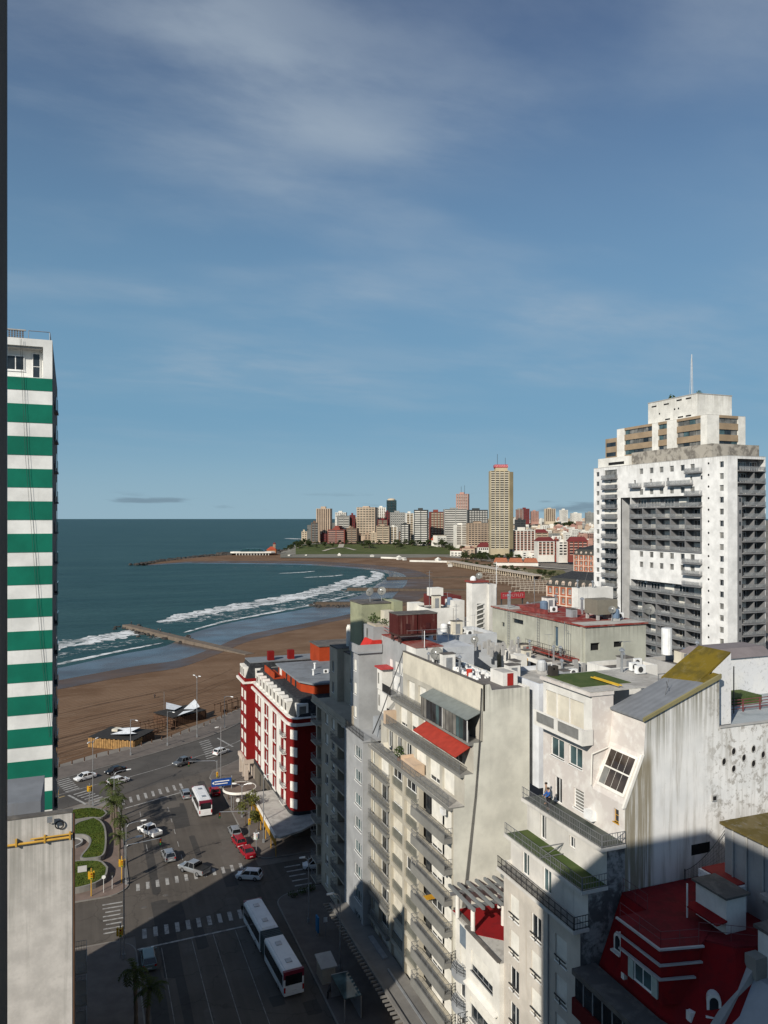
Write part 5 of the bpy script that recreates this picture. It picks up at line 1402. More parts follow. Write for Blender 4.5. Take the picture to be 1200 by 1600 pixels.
T.mb('cornice', MB().loft([[(33.95, 43.3, 26.6), (33.82, 43.3, 26.6), (33.82, 43.3, 26.72), (33.95, 43.3, 26.72)], [(34.0, 39.1, 26.6), (33.82, 38.98, 26.6), (33.82, 38.98, 26.72), (34.0, 39.1, 26.72)], [(36.7, 38.5, 26.6), (36.7, 38.34, 26.6), (36.7, 38.34, 26.72), (36.7, 38.5, 26.72)]]), plaster('grey white trim', (0.46, 0.44, 0.42), 0.3, 0.3), bal)
T.mb('cornice', MB().loft([[(33.98, 43.0, 25.7), (33.8, 43.0, 25.7), (33.8, 43.0, 25.82), (33.98, 43.0, 25.82)], [(34.02, 39.1, 25.7), (33.8, 39.0, 25.7), (33.8, 39.0, 25.82), (34.02, 39.1, 25.82)], [(36.2, 38.6, 25.7), (36.2, 38.4, 25.7), (36.2, 38.4, 25.82), (36.2, 38.6, 25.82)]]), plaster('grey white trim', (0.46, 0.44, 0.42), 0.3, 0.3), bal)
T.mb('deck_edge', MB().loft([[(33.95, 43.3, 27.6), (33.8, 43.3, 27.6), (33.8, 43.3, 27.72), (33.95, 43.3, 27.72)], [(33.98, 39.1, 27.6), (33.8, 39.0, 27.6), (33.8, 39.0, 27.72), (33.98, 39.1, 27.72)], [(36.8, 38.45, 27.6), (36.8, 38.3, 27.6), (36.8, 38.3, 27.72), (36.8, 38.45, 27.72)]]), plaster('grey white trim', (0.46, 0.44, 0.42), 0.3, 0.3), bal)
mb = MB()
for path_ in ([(34.1, 43.2), (34.1, 39.2), (36.6, 38.6)], [(37.2, 39.2), (40.5, 37.1), (45, 37.1)], [(36.6, 46), (36.6, 43.4)]):
    for h in (0.5, 1.0): mb.path([(x, y, 27.7+h) for x, y in path_], 0.02, 4)
    for (a, b) in zip(path_[:-1], path_[1:]):
        for f in (0, 0.5, 1): mb.tube((a[0]+(b[0]-a[0])*f, a[1]+(b[1]-a[1])*f, 27.66), (a[0]+(b[0]-a[0])*f, a[1]+(b[1]-a[1])*f, 28.7), 0.02, 4)
T.mb('roof_railing', mb, plain('thin dark red railing', (0.15, 0.06, 0.06), 0.6))
w = T.window('L', 34.15, 40.0, 41.7, 24.3, 25.5, 0.0, 2, pm=PANEG)
for a in (39.45, 41.75): T.box('shutter', 34.0, 34.12, a, a+0.5, 24.25, 25.5, plain('pale grey green shutter', (0.38, 0.44, 0.40), 0.6), w)
def dormer(T, x, y, z, rot):
    u = Vector((math.cos(rot), math.sin(rot), 0)); v = Vector((-u.y, u.x, 0)); c = Vector((x, y, z))
    prof = [(-0.42, 0), (0.42, 0), (0.42, 0.9)] + [(0.42*math.cos(a), 0.9+0.42*math.sin(a)) for a in [k*math.pi/8 for k in range(1, 8)]] + [(-0.42, 0.9)]
    o = T.mb('dormer', MB().loft([[c + u*0.0 + v*a + Vector((0, 0, b)) for a, b in prof], [c + u*1.6 + v*a + Vector((0, 0, b)) for a, b in prof]]), TRIMWHITE)
    T.mb('pane', MB().poly([c - u*0.012 + v*a*0.62 + Vector((0, 0, 0.12+b*0.75)) for a, b in prof]), PANE, o)
    T.mb('sill', MB().loft([[c - u*0.25 + v*s + Vector((0, 0, h)) for s, h in ((-0.5, -0.08), (0.5, -0.08), (0.5, 0.02), (-0.5, 0.02))], [c + u*0.2 + v*s + Vector((0, 0, h)) for s, h in ((-0.5, -0.08), (0.5, -0.08), (0.5, 0.02), (-0.5, 0.02))]]), TRIMWHITE, o)
dormer(T, 34.75, 44.3, 24.6, 0); dormer(T, 36.5, 37.2, 24.0, R(52)); 
T.mb('roof_vent', MB().box(35.3, 35.7, 37.9, 38.3, 23.4, 24.0), TRIMWHITE); T.mb('roof_vent', MB().box(34.1, 34.4, 42.8, 43.1, 23.6, 24.0), TRIMWHITE)
# glazed gallery below the roof
o = T.mb('gallery_roof', MB().prism([(32.2, 46.1), (32.2, 38.2), (33.2, 35.2), (34.9, 36.4), (34.2, 39.4), (34.2, 46.1)], 22.6, 23.0), DARKROOF)
for i in range(7):
    a = 38.6 + i*1.05
    T.fbox('gallery_window', 'L', 32.35, a+0.05, a+1.0, 21.0, 22.55, 0, 0.05, PANE, o)
    T.fbox('gallery_post', 'L', 32.35, a-0.05, a+0.05, 20.9, 22.6, -0.04, 0.06, GFRAME, o)
T.box('gallery_wall', 32.2, 33.9, 38.2, 46.1, 19.8, 20.95, plaster('dark red brick paint', (0.12, 0.010, 0.010), 0.2, 0.2), o)
ops = [(40, 41.6, 16.6, 18.8), (43.4, 45, 16.6, 18.8)]
for q in ops: T.window('L', 33.9, *q, depth=0.0, cols=3, rows=2, sill=True)

# ---- roof-top rooms of the red house and its neighbours, lower right
T = Thing('rooftop_room', 'small white flat-roofed room standing on the crimson deck', 'roof room', (40.3, 40, 27.6))
T.mb('wall', MB().box(39.2, 40.9, 38.9, 41.6, 27.66, 30.0), WHITE_WALL)
T.mb('roof', MB().box(39.0, 41.1, 38.7, 41.8, 30.0, 30.15), DARKROOF)
T.mb('lean_to_roof', MB().loft([[(38.3, 41.7, 28.4), (39.2, 41.7, 28.5), (39.2, 41.7, 28.6), (38.3, 41.7, 28.5)], [(38.3, 38.8, 28.4), (39.2, 38.8, 28.5), (39.2, 38.8, 28.6), (38.3, 38.8, 28.5)]]), REDDECK)
T.mb('post', MB().tube((38.35, 41.5, 27.66), (38.35, 41.5, 30.0), 0.06), TRIMWHITE)
T = Thing('stair_block', 'peeling stair block with dark red flat top behind the rooftop room', 'roof room', (43, 42, 27.6))
T.mb('wall', MB().box(41.6, 44.4, 40.6, 43.9, 27.66, 29.5), PEEL)
T.box('roof', 41.8, 44.3, 40.8, 43.8, 29.5, 29.6, patchy('dull red roof', (0.26, 0.035, 0.03), (0.20, 0.03, 0.03)))
T = Thing('weathered_building', 'tall grey weathered building with mossy roof at the right border', 'building', (47, 40, 0))
T.mb('wall', MB().box(42.8, 56, 37.4, 42.6, 0, 33.0), plaster('weathered grey render', (0.36, 0.36, 0.36), 0.6, 0.7, dirtc=(0.12, 0.12, 0.12)))
T.mb('roof', MB().box(42.5, 56, 37.2, 42.8, 33.0, 33.2), patchy('brown mossy roof', (0.10, 0.075, 0.02), (0.14, 0.11, 0.05), (0.22, 0.21, 0.19), s1=0.5))
for y in (41.8, 40.6, 39.2): T.mb('downpipe', MB().tube((42.72, y, 29), (42.72, y, 33.0), 0.07, 6), CONCRETE)
T.mb('water_drum', MB().lathe((44.3, 38.6, 33.2), [(0.4, 0), (0.45, 0.1), (0.45, 0.9), (0.3, 1.05)], 14), STEEL)
T.box('pipe_box', 42.2, 42.8, 38.2, 39.0, 29.5, 29.8, CONCRETE)
T.mb('vent_pipe', MB().tube((42.3, 38.0, 27.6), (42.3, 38.0, 30.4), 0.11, 8), CONCRETE)
T = Thing('net_fence', 'dark sagging net strung between posts on the crimson deck', 'net', (44, 45.5, 27.66))
T.mb('post', MB().tube((42.2, 45.9, 27.6), (42.2, 45.9, 28.5), 0.05), DFRAME); T.mb('post', MB().tube((46.3, 45.8, 27.6), (46.3, 45.8, 31.2), 0.05), DFRAME)
mb = MB()
for i in range(16):
    f = i/15; zt = 28.4 + 2.7*f**1.6
    mb.tube((42.2+4.1*f, 45.85, 27.66), (42.2+4.1*f, 45.85, zt), 0.008, 3)
for j in range(9):
    mb.path([(42.2+4.1*i/8, 45.85, 27.66+(28.4+2.7*(i/8)**1.6-27.66)*j/8) for i in range(9)], 0.008 if j < 8 else 0.03, 3)
T.mb('netting', mb, DFRAME)
T = Thing('grey_gable_house', 'plain grey sloping gable roof in the bottom right corner', 'building', (40, 33, 0))
T.mb('roof', MB().loft([[(34.0, 24, 21.0), (39.2, 24, 26.2), (50, 24, 26.2), (50, 24, 0), (34.0, 24, 0)], [(34.0, 36.9, 21.0), (39.2, 36.9, 26.2), (50, 36.9, 26.2), (50, 36.9, 0), (34.0, 36.9, 0)]]), plaster('pale grey roof paint', (0.42, 0.43, 0.44), 0.2, 0.1))
T.mb('raking_parapet', MB().loft([[(33.7, 36.5, 20.9), (33.7, 36.5, 21.4), (39.0, 36.5, 26.75), (39.4, 36.5, 26.2)], [(33.7, 37.0, 20.9), (33.7, 37.0, 21.4), (39.0, 37.0, 26.75), (39.4, 37.0, 26.2)]]), CONCRETE)
T.box('parapet_pier', 38.9, 39.8, 36.2, 37.1, 26.2, 27.5, TAUPE)
T.mb('upper_wall', MB().box(39.8, 48, 31.5, 36.9, 26.2, 29.0), WHITE_WALL)
T.box('upper_roof', 39.6, 48, 31.3, 37.1, 29.0, 29.2, DARKROOF)
T.fbox('window_grille', 'L', 39.8, 34.2, 34.9, 27.3, 28.2, -0.03, 0.05, PANE)
T.mb('arched_window', MB().lathe((36.2, 33.6, 22.9), [(0.5, 0), (0.55, 0.3), (0.2, 0.8)], 12), TRIMWHITE)

# ---- unseen buildings added around the camera to cut sky light in the shade
for (x0, x1, y0, y1, h, l) in ((33, 58, -60, 22, 30, 'added unseen building beside the camera on the right of the avenue'), (-45, -21, -70, -28, 34, 'added unseen building behind the camera on the left block'), (-60, -32, 12, 58, 24, 'lower added unseen building inside the left block'), (6, 30, -130, -84, 40, 'added unseen building closing the avenue behind the camera'), (-19, -1.2, 12, 51, 20, 'low added unseen building directly below the camera'), (-60, -29, 61, 103, 14, 'low added unseen building behind the striped tower')):
    T = Thing('unseen_filler_block', l, 'building', ((x0+x1)/2, (y0+y1)/2, 0))
    T.mb('wall', MB().box(x0, x1, y0, y1, 0, h), CONCRETE)
    T.box('roof', x0, x1, y0, y1, h, h+0.1, DARKROOF)
    for k in range(1, int(h/3)):
        for i in range(5): T.fbox('window', 'L' if x0 > 0 else 'R', x0 if x0 > 0 else x1, y0+(y1-y0)*(i+0.35)/5, y0+(y1-y0)*(i+0.65)/5, 3*k+0.8, 3*k+2.2, -0.03, 0.05, PANE)
# ------------------------------------------------------------------ roofs in the middle distance
T = Thing('red_roof_block', 'flat red-membrane roof block with low white wall behind the cream slab', 'building', (42, 90, 0))
T.mb('wall', MB().box(36.65, 40.2, 84, 96.5, 30, 39.5), WHITE_WALL)
T.box('roof', 36.6, 40.3, 83.95, 96.5, 39.5, 39.62, REDROOF)
T.mb('rear_wall', MB().box(40.2, 45.5, 86, 96.5, 30, 39.0), plaster('pale cool grey', (0.50, 0.52, 0.54), 0.2, 0.3))
T.mb('roof_railing', MB().path([(36.9, 96, 40.6), (36.9, 90, 40.6)], 0.03).path([(36.9, 96, 40.2), (36.9, 90, 40.2)], 0.03).tube((36.9, 96, 39.6), (36.9, 96, 40.6), 0.03).tube((36.9, 93, 39.6), (36.9, 93, 40.6), 0.03).tube((36.9, 90, 39.6), (36.9, 90, 40.6), 0.03), plain('red railing', (0.4, 0.05, 0.04), 0.5))
T.mb('stair_head', MB().box(35.4, 37.8, 95.2, 99, 37.6, 40.6), BLUEGREY)
T.fbox('pane', 'L', 35.4, 97.2, 97.8, 38.2, 40.2, -0.02, 0.03, PANE2)
MAROON = plaster('maroon tank paint', (0.075, 0.016, 0.014), 0.6, 0.85, dirtc=(0.27, 0.17, 0.14))
T = Thing('roof_water_tanks', 'pair of maroon streaked water tanks on a raised frame', 'water tank', (39, 89.5, 39.6))
for x in (36.0, 38.75): T.mb('tank', MB().box(x, x+2.6, 88, 91, 40.6, 43.0), MAROON); T.box('tank_lid', x-0.05, x+2.65, 87.95, 91.05, 43.0, 43.12, DARKROOF); T.box('hatch', x+1.0, x+1.6, 87.94, 88, 41.2, 41.9, plain('dark maroon', (0.05, 0.01, 0.01), 0.7))
T.mb('frame', MB().box(36, 41.4, 88, 91, 40.35, 40.58).box(36.2, 36.5, 88.2, 88.5, 39.6, 40.35).box(41.0, 41.3, 88.2, 88.5, 39.6, 40.35).box(36.2, 36.5, 90.5, 90.8, 39.6, 40.35).box(41.0, 41.3, 90.5, 90.8, 39.6, 40.35), plain('rusty dark frame', (0.06, 0.03, 0.025), 0.8))
T.mb('walkway_railing', MB().path([(36, 87.4, 40.4), (42.6, 87.4, 40.4)], 0.04).path([(37, 87.4, 41.1), (42.6, 87.4, 41.1)], 0.03).tube((39, 87.4, 39.6), (39, 87.4, 41.1), 0.03).tube((42.6, 87.4, 39.6), (42.6, 87.4, 41.1), 0.03).tube((41, 87.4, 39.6), (41, 87.4, 41.1), 0.03), RAIL)
T = Thing('olive_tank_tower', 'olive green square tank tower with dishes on top', 'water tower', (38.5, 104, 35))
T.mb('wall', MB().box(36.2, 40.6, 102, 107, 34.8, 42.9), OLIVEWALL)
T.box('roof', 36.1, 40.7, 101.9, 107.1, 42.9, 43.05, DARKROOF)
T.mb('annexe', MB().box(40.65, 42.0, 101, 106, 37, 43.2), OLIVEWALL)
T.box('gas_cabinet', 39.0, 40.4, 100.4, 101.9, 39.2, 42.0, CREAM)
dish(38.0, 103.5, 43.05, 0.75, 'pale dish on the olive tank tower, left one', 215)
dish(40.0, 104.0, 43.05, 0.75, 'pale dish on the olive tank tower, right one', 235)
T = Thing('roof_plants', 'dark bushy plants in pots on the blue-grey stair head', 'plants', (36.6, 97, 40.6))
T.mb('foliage', leafball(leafball(MB(), (36.4, 97.5, 41.4), 0.8, 140, 0.16), (37.2, 95.8, 41.1), 0.6, 90, 0.15), LEAF)
T.mb('planter', MB().box(35.8, 37.6, 95.4, 98.6, 40.6, 40.85), DARKGREY)

# the grey green workshop block with a red flat roof
T = Thing('workshop_block', 'grey-green windowless block with red flat roof and steel ladders', 'building', (59, 86, 20))
ops = [(93.6, 94.4, 39.9, 40.5), (88.7, 91.4, 40.8, 41.4), (80.6, 81.4, 39.2, 41.6)]
T.wall('wall', 'L', 54.3, 75, 97, 30, 42.3, ops, GREENWALL, 0.3)
for i, o in enumerate(ops): T.fbox('window_pane', 'L', 54.3, *o, 0.2, 0.32, PANE if i < 2 else plain('blue steel door', (0.06, 0.10, 0.14), 0.5))
ops = [(55.0, 56.3, 39.5, 40.4), (58.3, 59.6, 39.7, 40.4)]
T.wall('wall', 'N', 75, 54.3, 63, 30, 42.3, ops, GREENWALL, 0.4)
for o in ops: T.fbox('window_pane', 'N', 75, *o, 0.3, 0.42, plain('dark void', (0.012, 0.012, 0.012), 0.9))
T.mb('roof', MB().box(54.1, 63.2, 74.8, 97.2, 42.3, 42.5), REDROOF)
T.mb('roof_screed', MB().box(54.15, 63.1, 74.9, 77.6, 42.5, 42.52).box(54.15, 57.2, 92, 97.1, 42.5, 42.52), PALEROOF)
T.mb('red_upstand', MB().box(56, 61, 92.0, 92.4, 42.5, 43.0).box(56, 56.4, 86, 92, 42.5, 43.0), plain('worn red upstand', (0.20, 0.045, 0.04), 0.9, var=0.3))
T.mb('flue', MB().box(54.0, 54.35, 75.3, 75.6, 34, 42.3), GREENWALL)
mb = MB()
for y in (92.0, 84.6):
    for s in (0, 0.5): mb.tube((54.15, y+s, 37.5), (54.15, y+s, 42.8), 0.03, 4)
    for k in range(14): mb.tube((54.15, y, 37.8+0.35*k), (54.15, y+0.5, 37.8+0.35*k), 0.02, 4)
T.mb('ladder', mb, RAIL)
o = T.box('walkway', 53.0, 54.3, 76.2, 86.2, 38.2, 38.4, REDROOF)
T.railing('L', 53.1, 76.2, 86.2, 38.4, 0.0, 'bars', 1.0, DRAIL, (False, False), o, step=0.5)
T.mb('antenna_mast', MB().tube((53.6, 78.2, 38.4), (53.6, 78.2, 42.6), 0.04).tube((53.6, 77.4, 38.4), (53.6, 77.4, 41.6), 0.03).tube((53.6, 77.4, 41.6), (53.6, 78.2, 41.6), 0.02), RAIL)
T.mb('outside_stair', MB().loft([[(53.3, 82, 38.4), (53.3, 82, 38.2), (53.9, 82, 38.2), (53.9, 82, 38.4)], [(53.3, 78.8, 36), (53.3, 78.8, 35.8), (53.9, 78.8, 35.8), (53.9, 78.8, 36)]]), DRAIL)
# roof plant box with dish
T = Thing('roof_water_box', 'mossy concrete water box standing on the red roof', 'water tank', (60, 78, 42.5))
T.mb('tank', MB().box(58.2, 61.2, 78.0, 80.6, 43.2, 45.0), plaster('mossy concrete box', (0.22, 0.20, 0.16), 0.7, 0.6))
T.mb('legs', MB().box(58.3, 58.6, 78.1, 78.4, 42.52, 43.2).box(60.8, 61.1, 78.1, 78.4, 42.52, 43.2).box(58.3, 58.6, 80.2, 80.5, 42.52, 43.2).box(60.8, 61.1, 80.2, 80.5, 42.52, 43.2), CONCRETE)
dish(59.6, 77.0, 42.5, 0.55, 'white dish in front of the mossy roof water box', 235)
# white shaft tower
T = Thing('shaft_tower', 'tall thin white lift tower with louvred side and red cap', 'tower', (54, 101, 20))
T.mb('wall', MB().box(52.6, 55.2, 100, 101.8, 25, 45.6), WHITE_WALL)
T.mb('wall', MB().box(55.2, 56.4, 99.6, 101.5, 25, 45.3), WHITE_WALL)
T.box('cap', 52.4, 55.3, 99.8, 102, 45.6, 45.85, plain('dull red cap', (0.22, 0.05, 0.04), 0.8))
T.mb('louvre_screen', MB().box(53.4, 54.4, 99.95, 100, 37, 42.5), plain('dark louvre void', (0.10, 0.10, 0.09), 0.8))
for k in range(8): T.mb('louvre', MB().loft([[(53.35, 99.85, 37.2+0.7*k), (53.35, 99.93, 37.2+0.7*k), (53.35, 99.93, 37.38+0.7*k), (53.35, 99.85, 37.38+0.7*k)], [(54.45, 99.85, 37.5+0.7*k), (54.45, 99.93, 37.5+0.7*k), (54.45, 99.93, 37.68+0.7*k), (54.45, 99.85, 37.68+0.7*k)]]), WHITE_WALL)
T.mb('water_drum', MB().lathe((53.3, 101, 45.85), [(0.45, 0), (0.45, 0.35), (0.25, 0.6), (0.1, 0.65)], 12), WHITEPL)
T.mb('mast', MB().tube((57.2, 101, 40), (57.2, 101, 48.5), 0.05).tube((57.2, 101, 47.5), (57.9, 101, 48.2), 0.03), WHITEPL)
# other mid roofs
def simple(name, label, x0, x1, y0, y1, z0, z1, wm, rm, wins=(), cat='building', par=0.5):
    T = Thing(name, label, cat, ((x0+x1)/2, (y0+y1)/2, z0))
    lw = [w[1:] for w in wins if w[0] == 'L']; nw = [w[1:] for w in wins if w[0] == 'N']
    T.wall('wall', 'L', x0, y0, y1, z0, z1, lw, wm); T.wall('wall', 'N', y0, x0, x1, z0, z1, nw, wm)
    T.mb('wall', MB().quad((x1, y0, z0), (x1, y1, z0), (x1, y1, z1), (x1, y0, z1)).quad((x0, y1, z0), (x1, y1, z0), (x1, y1, z1), (x0, y1, z1)), wm)
    T.box('roof', x0+0.2, x1-0.2, y0+0.2, y1-0.2, z1-par, z1-par+0.05, rm)
    if par > 0.2: T.mb('parapet', MB().box(x0+0.005, x0+0.2, y0+0.005, y1, z1-par, z1+0.01).box(x0+0.2, x1, y0+0.005, y0+0.2, z1-par, z1+0.01).box(x1-0.2, x1-0.005, y0+0.2, y1, z1-par, z1+0.01).box(x0+0.2, x1-0.2, y1-0.2, y1-0.005, z1-par, z1+0.01), wm)
    for w in lw: T.window('L', x0, *w, cols=2, sill=False, pm=rpane())
    for w in nw: T.window('N', y0, *w, cols=2, sill=False, pm=rpane())
    return T
T = simple('white_roof_box', 'low white flat-roofed box with a closed shutter before the grey-green block', 46.8, 52.4, 60.7, 64.4, 30, 40.6, WHITE_WALL, DARKROOF, [('L', 61.3, 63.4, 38.2, 39.8)])
T = simple('white_yard_wall', 'white rooftop yard walls with pale blue door', 42.2, 49.5, 66, 74.6, 28, 38.4, plaster('cool white paint', (0.68, 0.70, 0.73), 0.15, 0.25), PALEROOF, [('L', 68, 72, 34.6, 36.6)])
T = simple('white_annexe', 'small white annexe with dark garage opening behind the brown sheet roof', 50, 54.2, 75.2, 87, 30, 38.15, WHITE_WALL, PALEROOF)
T.fbox('opening', 'L', 50, 82.0, 85.0, 35.6, 37.9, -0.01, 0.05, plain('dark void', (0.012, 0.012, 0.012), 0.9)); T.fbox('opening', 'L', 50, 78.2, 80.0, 35.6, 37.7, -0.01, 0.05, plain('dark void', (0.012, 0.012, 0.012), 0.9))
T.box('ochre_door', 49.9, 50, 80.6, 81.4, 35.8, 38.0, WOODBAR)
T.box('white_cabinet', 47.0, 48.4, 78.2, 79.6, 30, 38.9, TRIMWHITE)
T = simple('white_terrace_room', 'white rooftop room with red doorway beside the cream parapet', 39.5, 41.2, 68.4, 71.0, 37.95, 39.3, WHITE_WALL, PALEROOF, par=0.1)
T.fbox('red_door', 'N', 68.4, 40.0, 40.7, 37.96, 39.2, -0.03, 0.04, plain('red steel door', (0.30, 0.02, 0.015), 0.5))
T = simple('grey_back_building', 'grey rear building with narrow shaded windows between the slabs', 42.5, 50, 54, 60, 0, 36.0, plaster('rear building grey paint', (0.42, 0.43, 0.45), 0.2, 0.2), DARKROOF, [('N', 43.2, 44.2, 30.5, 32), ('N', 43.2, 44.2, 26.5, 28), ('N', 43.2, 44.2, 22, 23.5)])  # one even grey for the whole rear building
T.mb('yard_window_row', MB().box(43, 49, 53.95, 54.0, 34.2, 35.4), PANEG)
T = simple('white_stair_tower', 'pair of white stair towers behind the maroon tanks', 47.5, 51.5, 104, 108, 25, 41.6, WHITE_WALL, DARKROOF, par=0.2)
T.box('upper_tower', 51.6, 53.4, 104, 107, 25, 42.6, WHITE_WALL)
T = simple('grey_side_roof', 'pale grey roof hall left of the white lift tower', 45.5, 52.2, 92, 99, 25, 39.4, plaster('pale cool grey', (0.50, 0.52, 0.54), 0.2, 0.3), PALEROOF)
T = simple('maroon_roof_house', 'maroon rooftop room with white tank beyond the stair towers', 56.5, 61, 120, 126, 25, 41.5, plaster('maroon room paint', (0.14, 0.03, 0.028), 0.3, 0.3), DARKROOF)
T.box('white_tank', 55.8, 58, 121, 123, 41.5, 42.9, TRIMWHITE)
T = simple('white_tank_house', 'round-cornered white rooftop room with walkway by the big white tower', 76.7, 83.8, 108, 109.8, 25, 43.3, WHITE_WALL, DARKROOF, [('N', 78, 78.8, 40.3, 41.4), ('N', 81, 81.8, 40.3, 41.4)])
T.box('walkway', 76, 84.6, 107.2, 108, 39.6, 39.85, CONCRETE); T.mb('aerial', MB().tube((78.5, 109, 43.3), (79.5, 109, 46.5), 0.03, 4).tube((81, 109, 43.3), (79.5, 109, 46.5), 0.03, 4), DFRAME)
T = simple('long_white_roofs', 'low white roofs and walls behind the lift tower', 69, 75, 112, 114.5, 20, 39.6, WHITE_WALL, PALEROOF, [('N', 70, 71, 38.4, 39.3), ('N', 72.5, 73.5, 38.4, 39.3)])
T = simple('grey_long_roof', 'long grey roof beyond the red flat roof', 66, 76, 98, 106, 15, 39.6, CONCRETE, DARKROOF)
T = simple('taupe_roof_hall', 'dark roofed hall edge in front of the white tower', 57, 64, 60, 68, 20, 39.8, CONCRETE, DARKROOF)
T.mb('white_tank', MB().tube((58.2, 66, 40.4), (58.2, 66, 43.2), 0.55, 12), WHITEPL); T.box('dark_opening', 59.6, 61, 62, 63, 40.4, 41.6, plain('dark void', (0.012, 0.012, 0.012), 0.9))
# small things that crowd these roofs, each on its own
cr_ = random.Random(5)
def on_roof(kind, x, y, z, where):
    if kind == 'tank':
        T = Thing('roof_tank', 'small round plastic water tank ' + where, 'water tank', (x, y, z), group='small roof tanks')
        c_, n_ = cr_.choice((('pale grey tank', (0.45, 0.46, 0.46)), ('white tank', (0.7, 0.7, 0.68)), ('dull blue tank', (0.12, 0.17, 0.24)))); r = cr_.uniform(0.4, 0.6)
        T.mb('tank', MB().lathe((x, y, z+0.35), [(r, 0), (r, 0.9), (r*0.7, 1.1), (0.1, 1.15)], 12), plain(c_, n_, 0.5)); T.mb('stand', MB().box(x-r*0.8, x+r*0.8, y-r*0.8, y+r*0.8, z, z+0.35), CONCRETE)
    elif kind == 'vent':
        T = Thing('roof_flue', 'short metal flue with cowl ' + where, 'flue', (x, y, z), group='small roof flues')
        h = cr_.uniform(0.9, 2.0); T.mb('pipe', MB().tube((x, y, z), (x, y, z+h), 0.12, 8), STEEL); T.mb('cowl', MB().lathe((x, y, z+h), [(0.25, 0), (0.22, 0.12), (0.05, 0.28)], 8), STEEL)
    elif kind == 'box':
        T = Thing('roof_cabinet', 'pale service cabinet ' + where, 'cabinet', (x, y, z), group='roof service cabinets')
        w, d_, h = cr_.uniform(0.6, 1.6), cr_.uniform(0.6, 1.4), cr_.uniform(0.8, 2.0); T.mb('wall', MB().box(x-w/2, x+w/2, y-d_/2, y+d_/2, z, z+h), cr_.choice((WHITE_WALL, CONCRETE, CREAM, GREY_WALL))); T.box('lid', x-w/2-0.06, x+w/2+0.06, y-d_/2-0.06, y+d_/2+0.06, z+h, z+h+0.08, DARKROOF)
        T.fbox('door', 'N', y-d_/2, x-w*0.25, x+w*0.25, z+0.05, z+h*0.8, -0.02, 0.02, GFRAME)
    elif kind == 'ac':
        T = Thing('cooling_unit', 'cooling unit with round fan ' + where, 'cooling unit', (x, y, z), group='roof cooling units')
        T.mb('case', MB().box(x-0.45, x+0.45, y-0.2, y+0.2, z+0.1, z+0.8), WHITEPL); T.mb('fan', MB().tube((x-0.1, y-0.22, z+0.45), (x-0.1, y-0.2, z+0.45), 0.26, 12), DFRAME); T.mb('foot', MB().box(x-0.4, x+0.4, y-0.12, y+0.12, z, z+0.1), STEEL)
    else:
        T = Thing('roof_aerial', 'thin comb aerial ' + where, 'aerial', (x, y, z), group='thin comb aerials')
        h = cr_.uniform(1.8, 3.6); T.mb('mast', MB().tube((x, y, z), (x, y, z+h), 0.025, 4), STEEL)
        mb = MB().tube((x-0.6, y, z+h-0.1), (x+0.6, y, z+h-0.1), 0.015, 4)
        for q in range(6): mb.tube((x-0.5+0.2*q, y-0.25, z+h-0.1), (x-0.5+0.2*q, y+0.25, z+h-0.1), 0.01, 3)
        T.mb('comb', mb, STEEL)
for (x0, x1, y0, y1, z, n, where) in ((54.8, 62.5, 76, 96, 42.5, 15, 'the red flat roof'), (36.9, 41, 72, 83, 37.95, 8, 'the brown sheet roof'), (42.6, 49.2, 66.4, 74.2, 37.95, 9, 'the white yard roof'), (50.3, 53.9, 75.6, 86.6, 37.7, 9, 'the white annexe roof'), (37.2, 45.3, 92, 96, 39.1, 5, 'the roof behind the maroon tanks'), (46, 52, 92.5, 98.5, 38.95, 9, 'the pale grey roof hall'), (47, 52.2, 61, 64, 40.15, 3, 'the low white box roof'), (38, 57, 98, 110, 35, 10, 'the shaded grey building roof'), (43, 45.8, 50.5, 56.5, 41.42, 4, 'the turf roof'), (57.3, 63.5, 60.4, 67.5, 39.4, 6, 'the dark roofed hall'), (66.5, 75.5, 98.5, 105.5, 39.2, 7, 'the long grey roof'), (77, 83.5, 108.4, 109.4, 42.9, 3, 'the round-cornered rooftop room'), (69.5, 74.5, 112.5, 114, 39.2, 4, 'the low white roofs'), (-13, -2, 53.2, 56.8, 31.45, 4, 'the concrete building roof'), (40, 57, 134, 152, 25.4, 9, 'the hotel roof'), (48, 52, 104.4, 107.6, 41.5, 4, 'the white stair towers'), (144.5, 149, 181, 190, 69.75, 4, 'the white tower roof')):
    for i in range(n):
        fx, fy = cr_.random(), cr_.random()
        place = ('left edge', 'left half', 'right half', 'right edge')[int(fx*3.99)]
        place = 'on ' + ('near ', 'middle ', 'far ')[int(fy*2.99)] + place + ' of ' + where
        on_roof(cr_.choice(('tank', 'vent', 'box', 'ac', 'aerial', 'vent', 'box')), x0+(x1-x0)*fx, y0+(y1-y0)*fy, z, place)
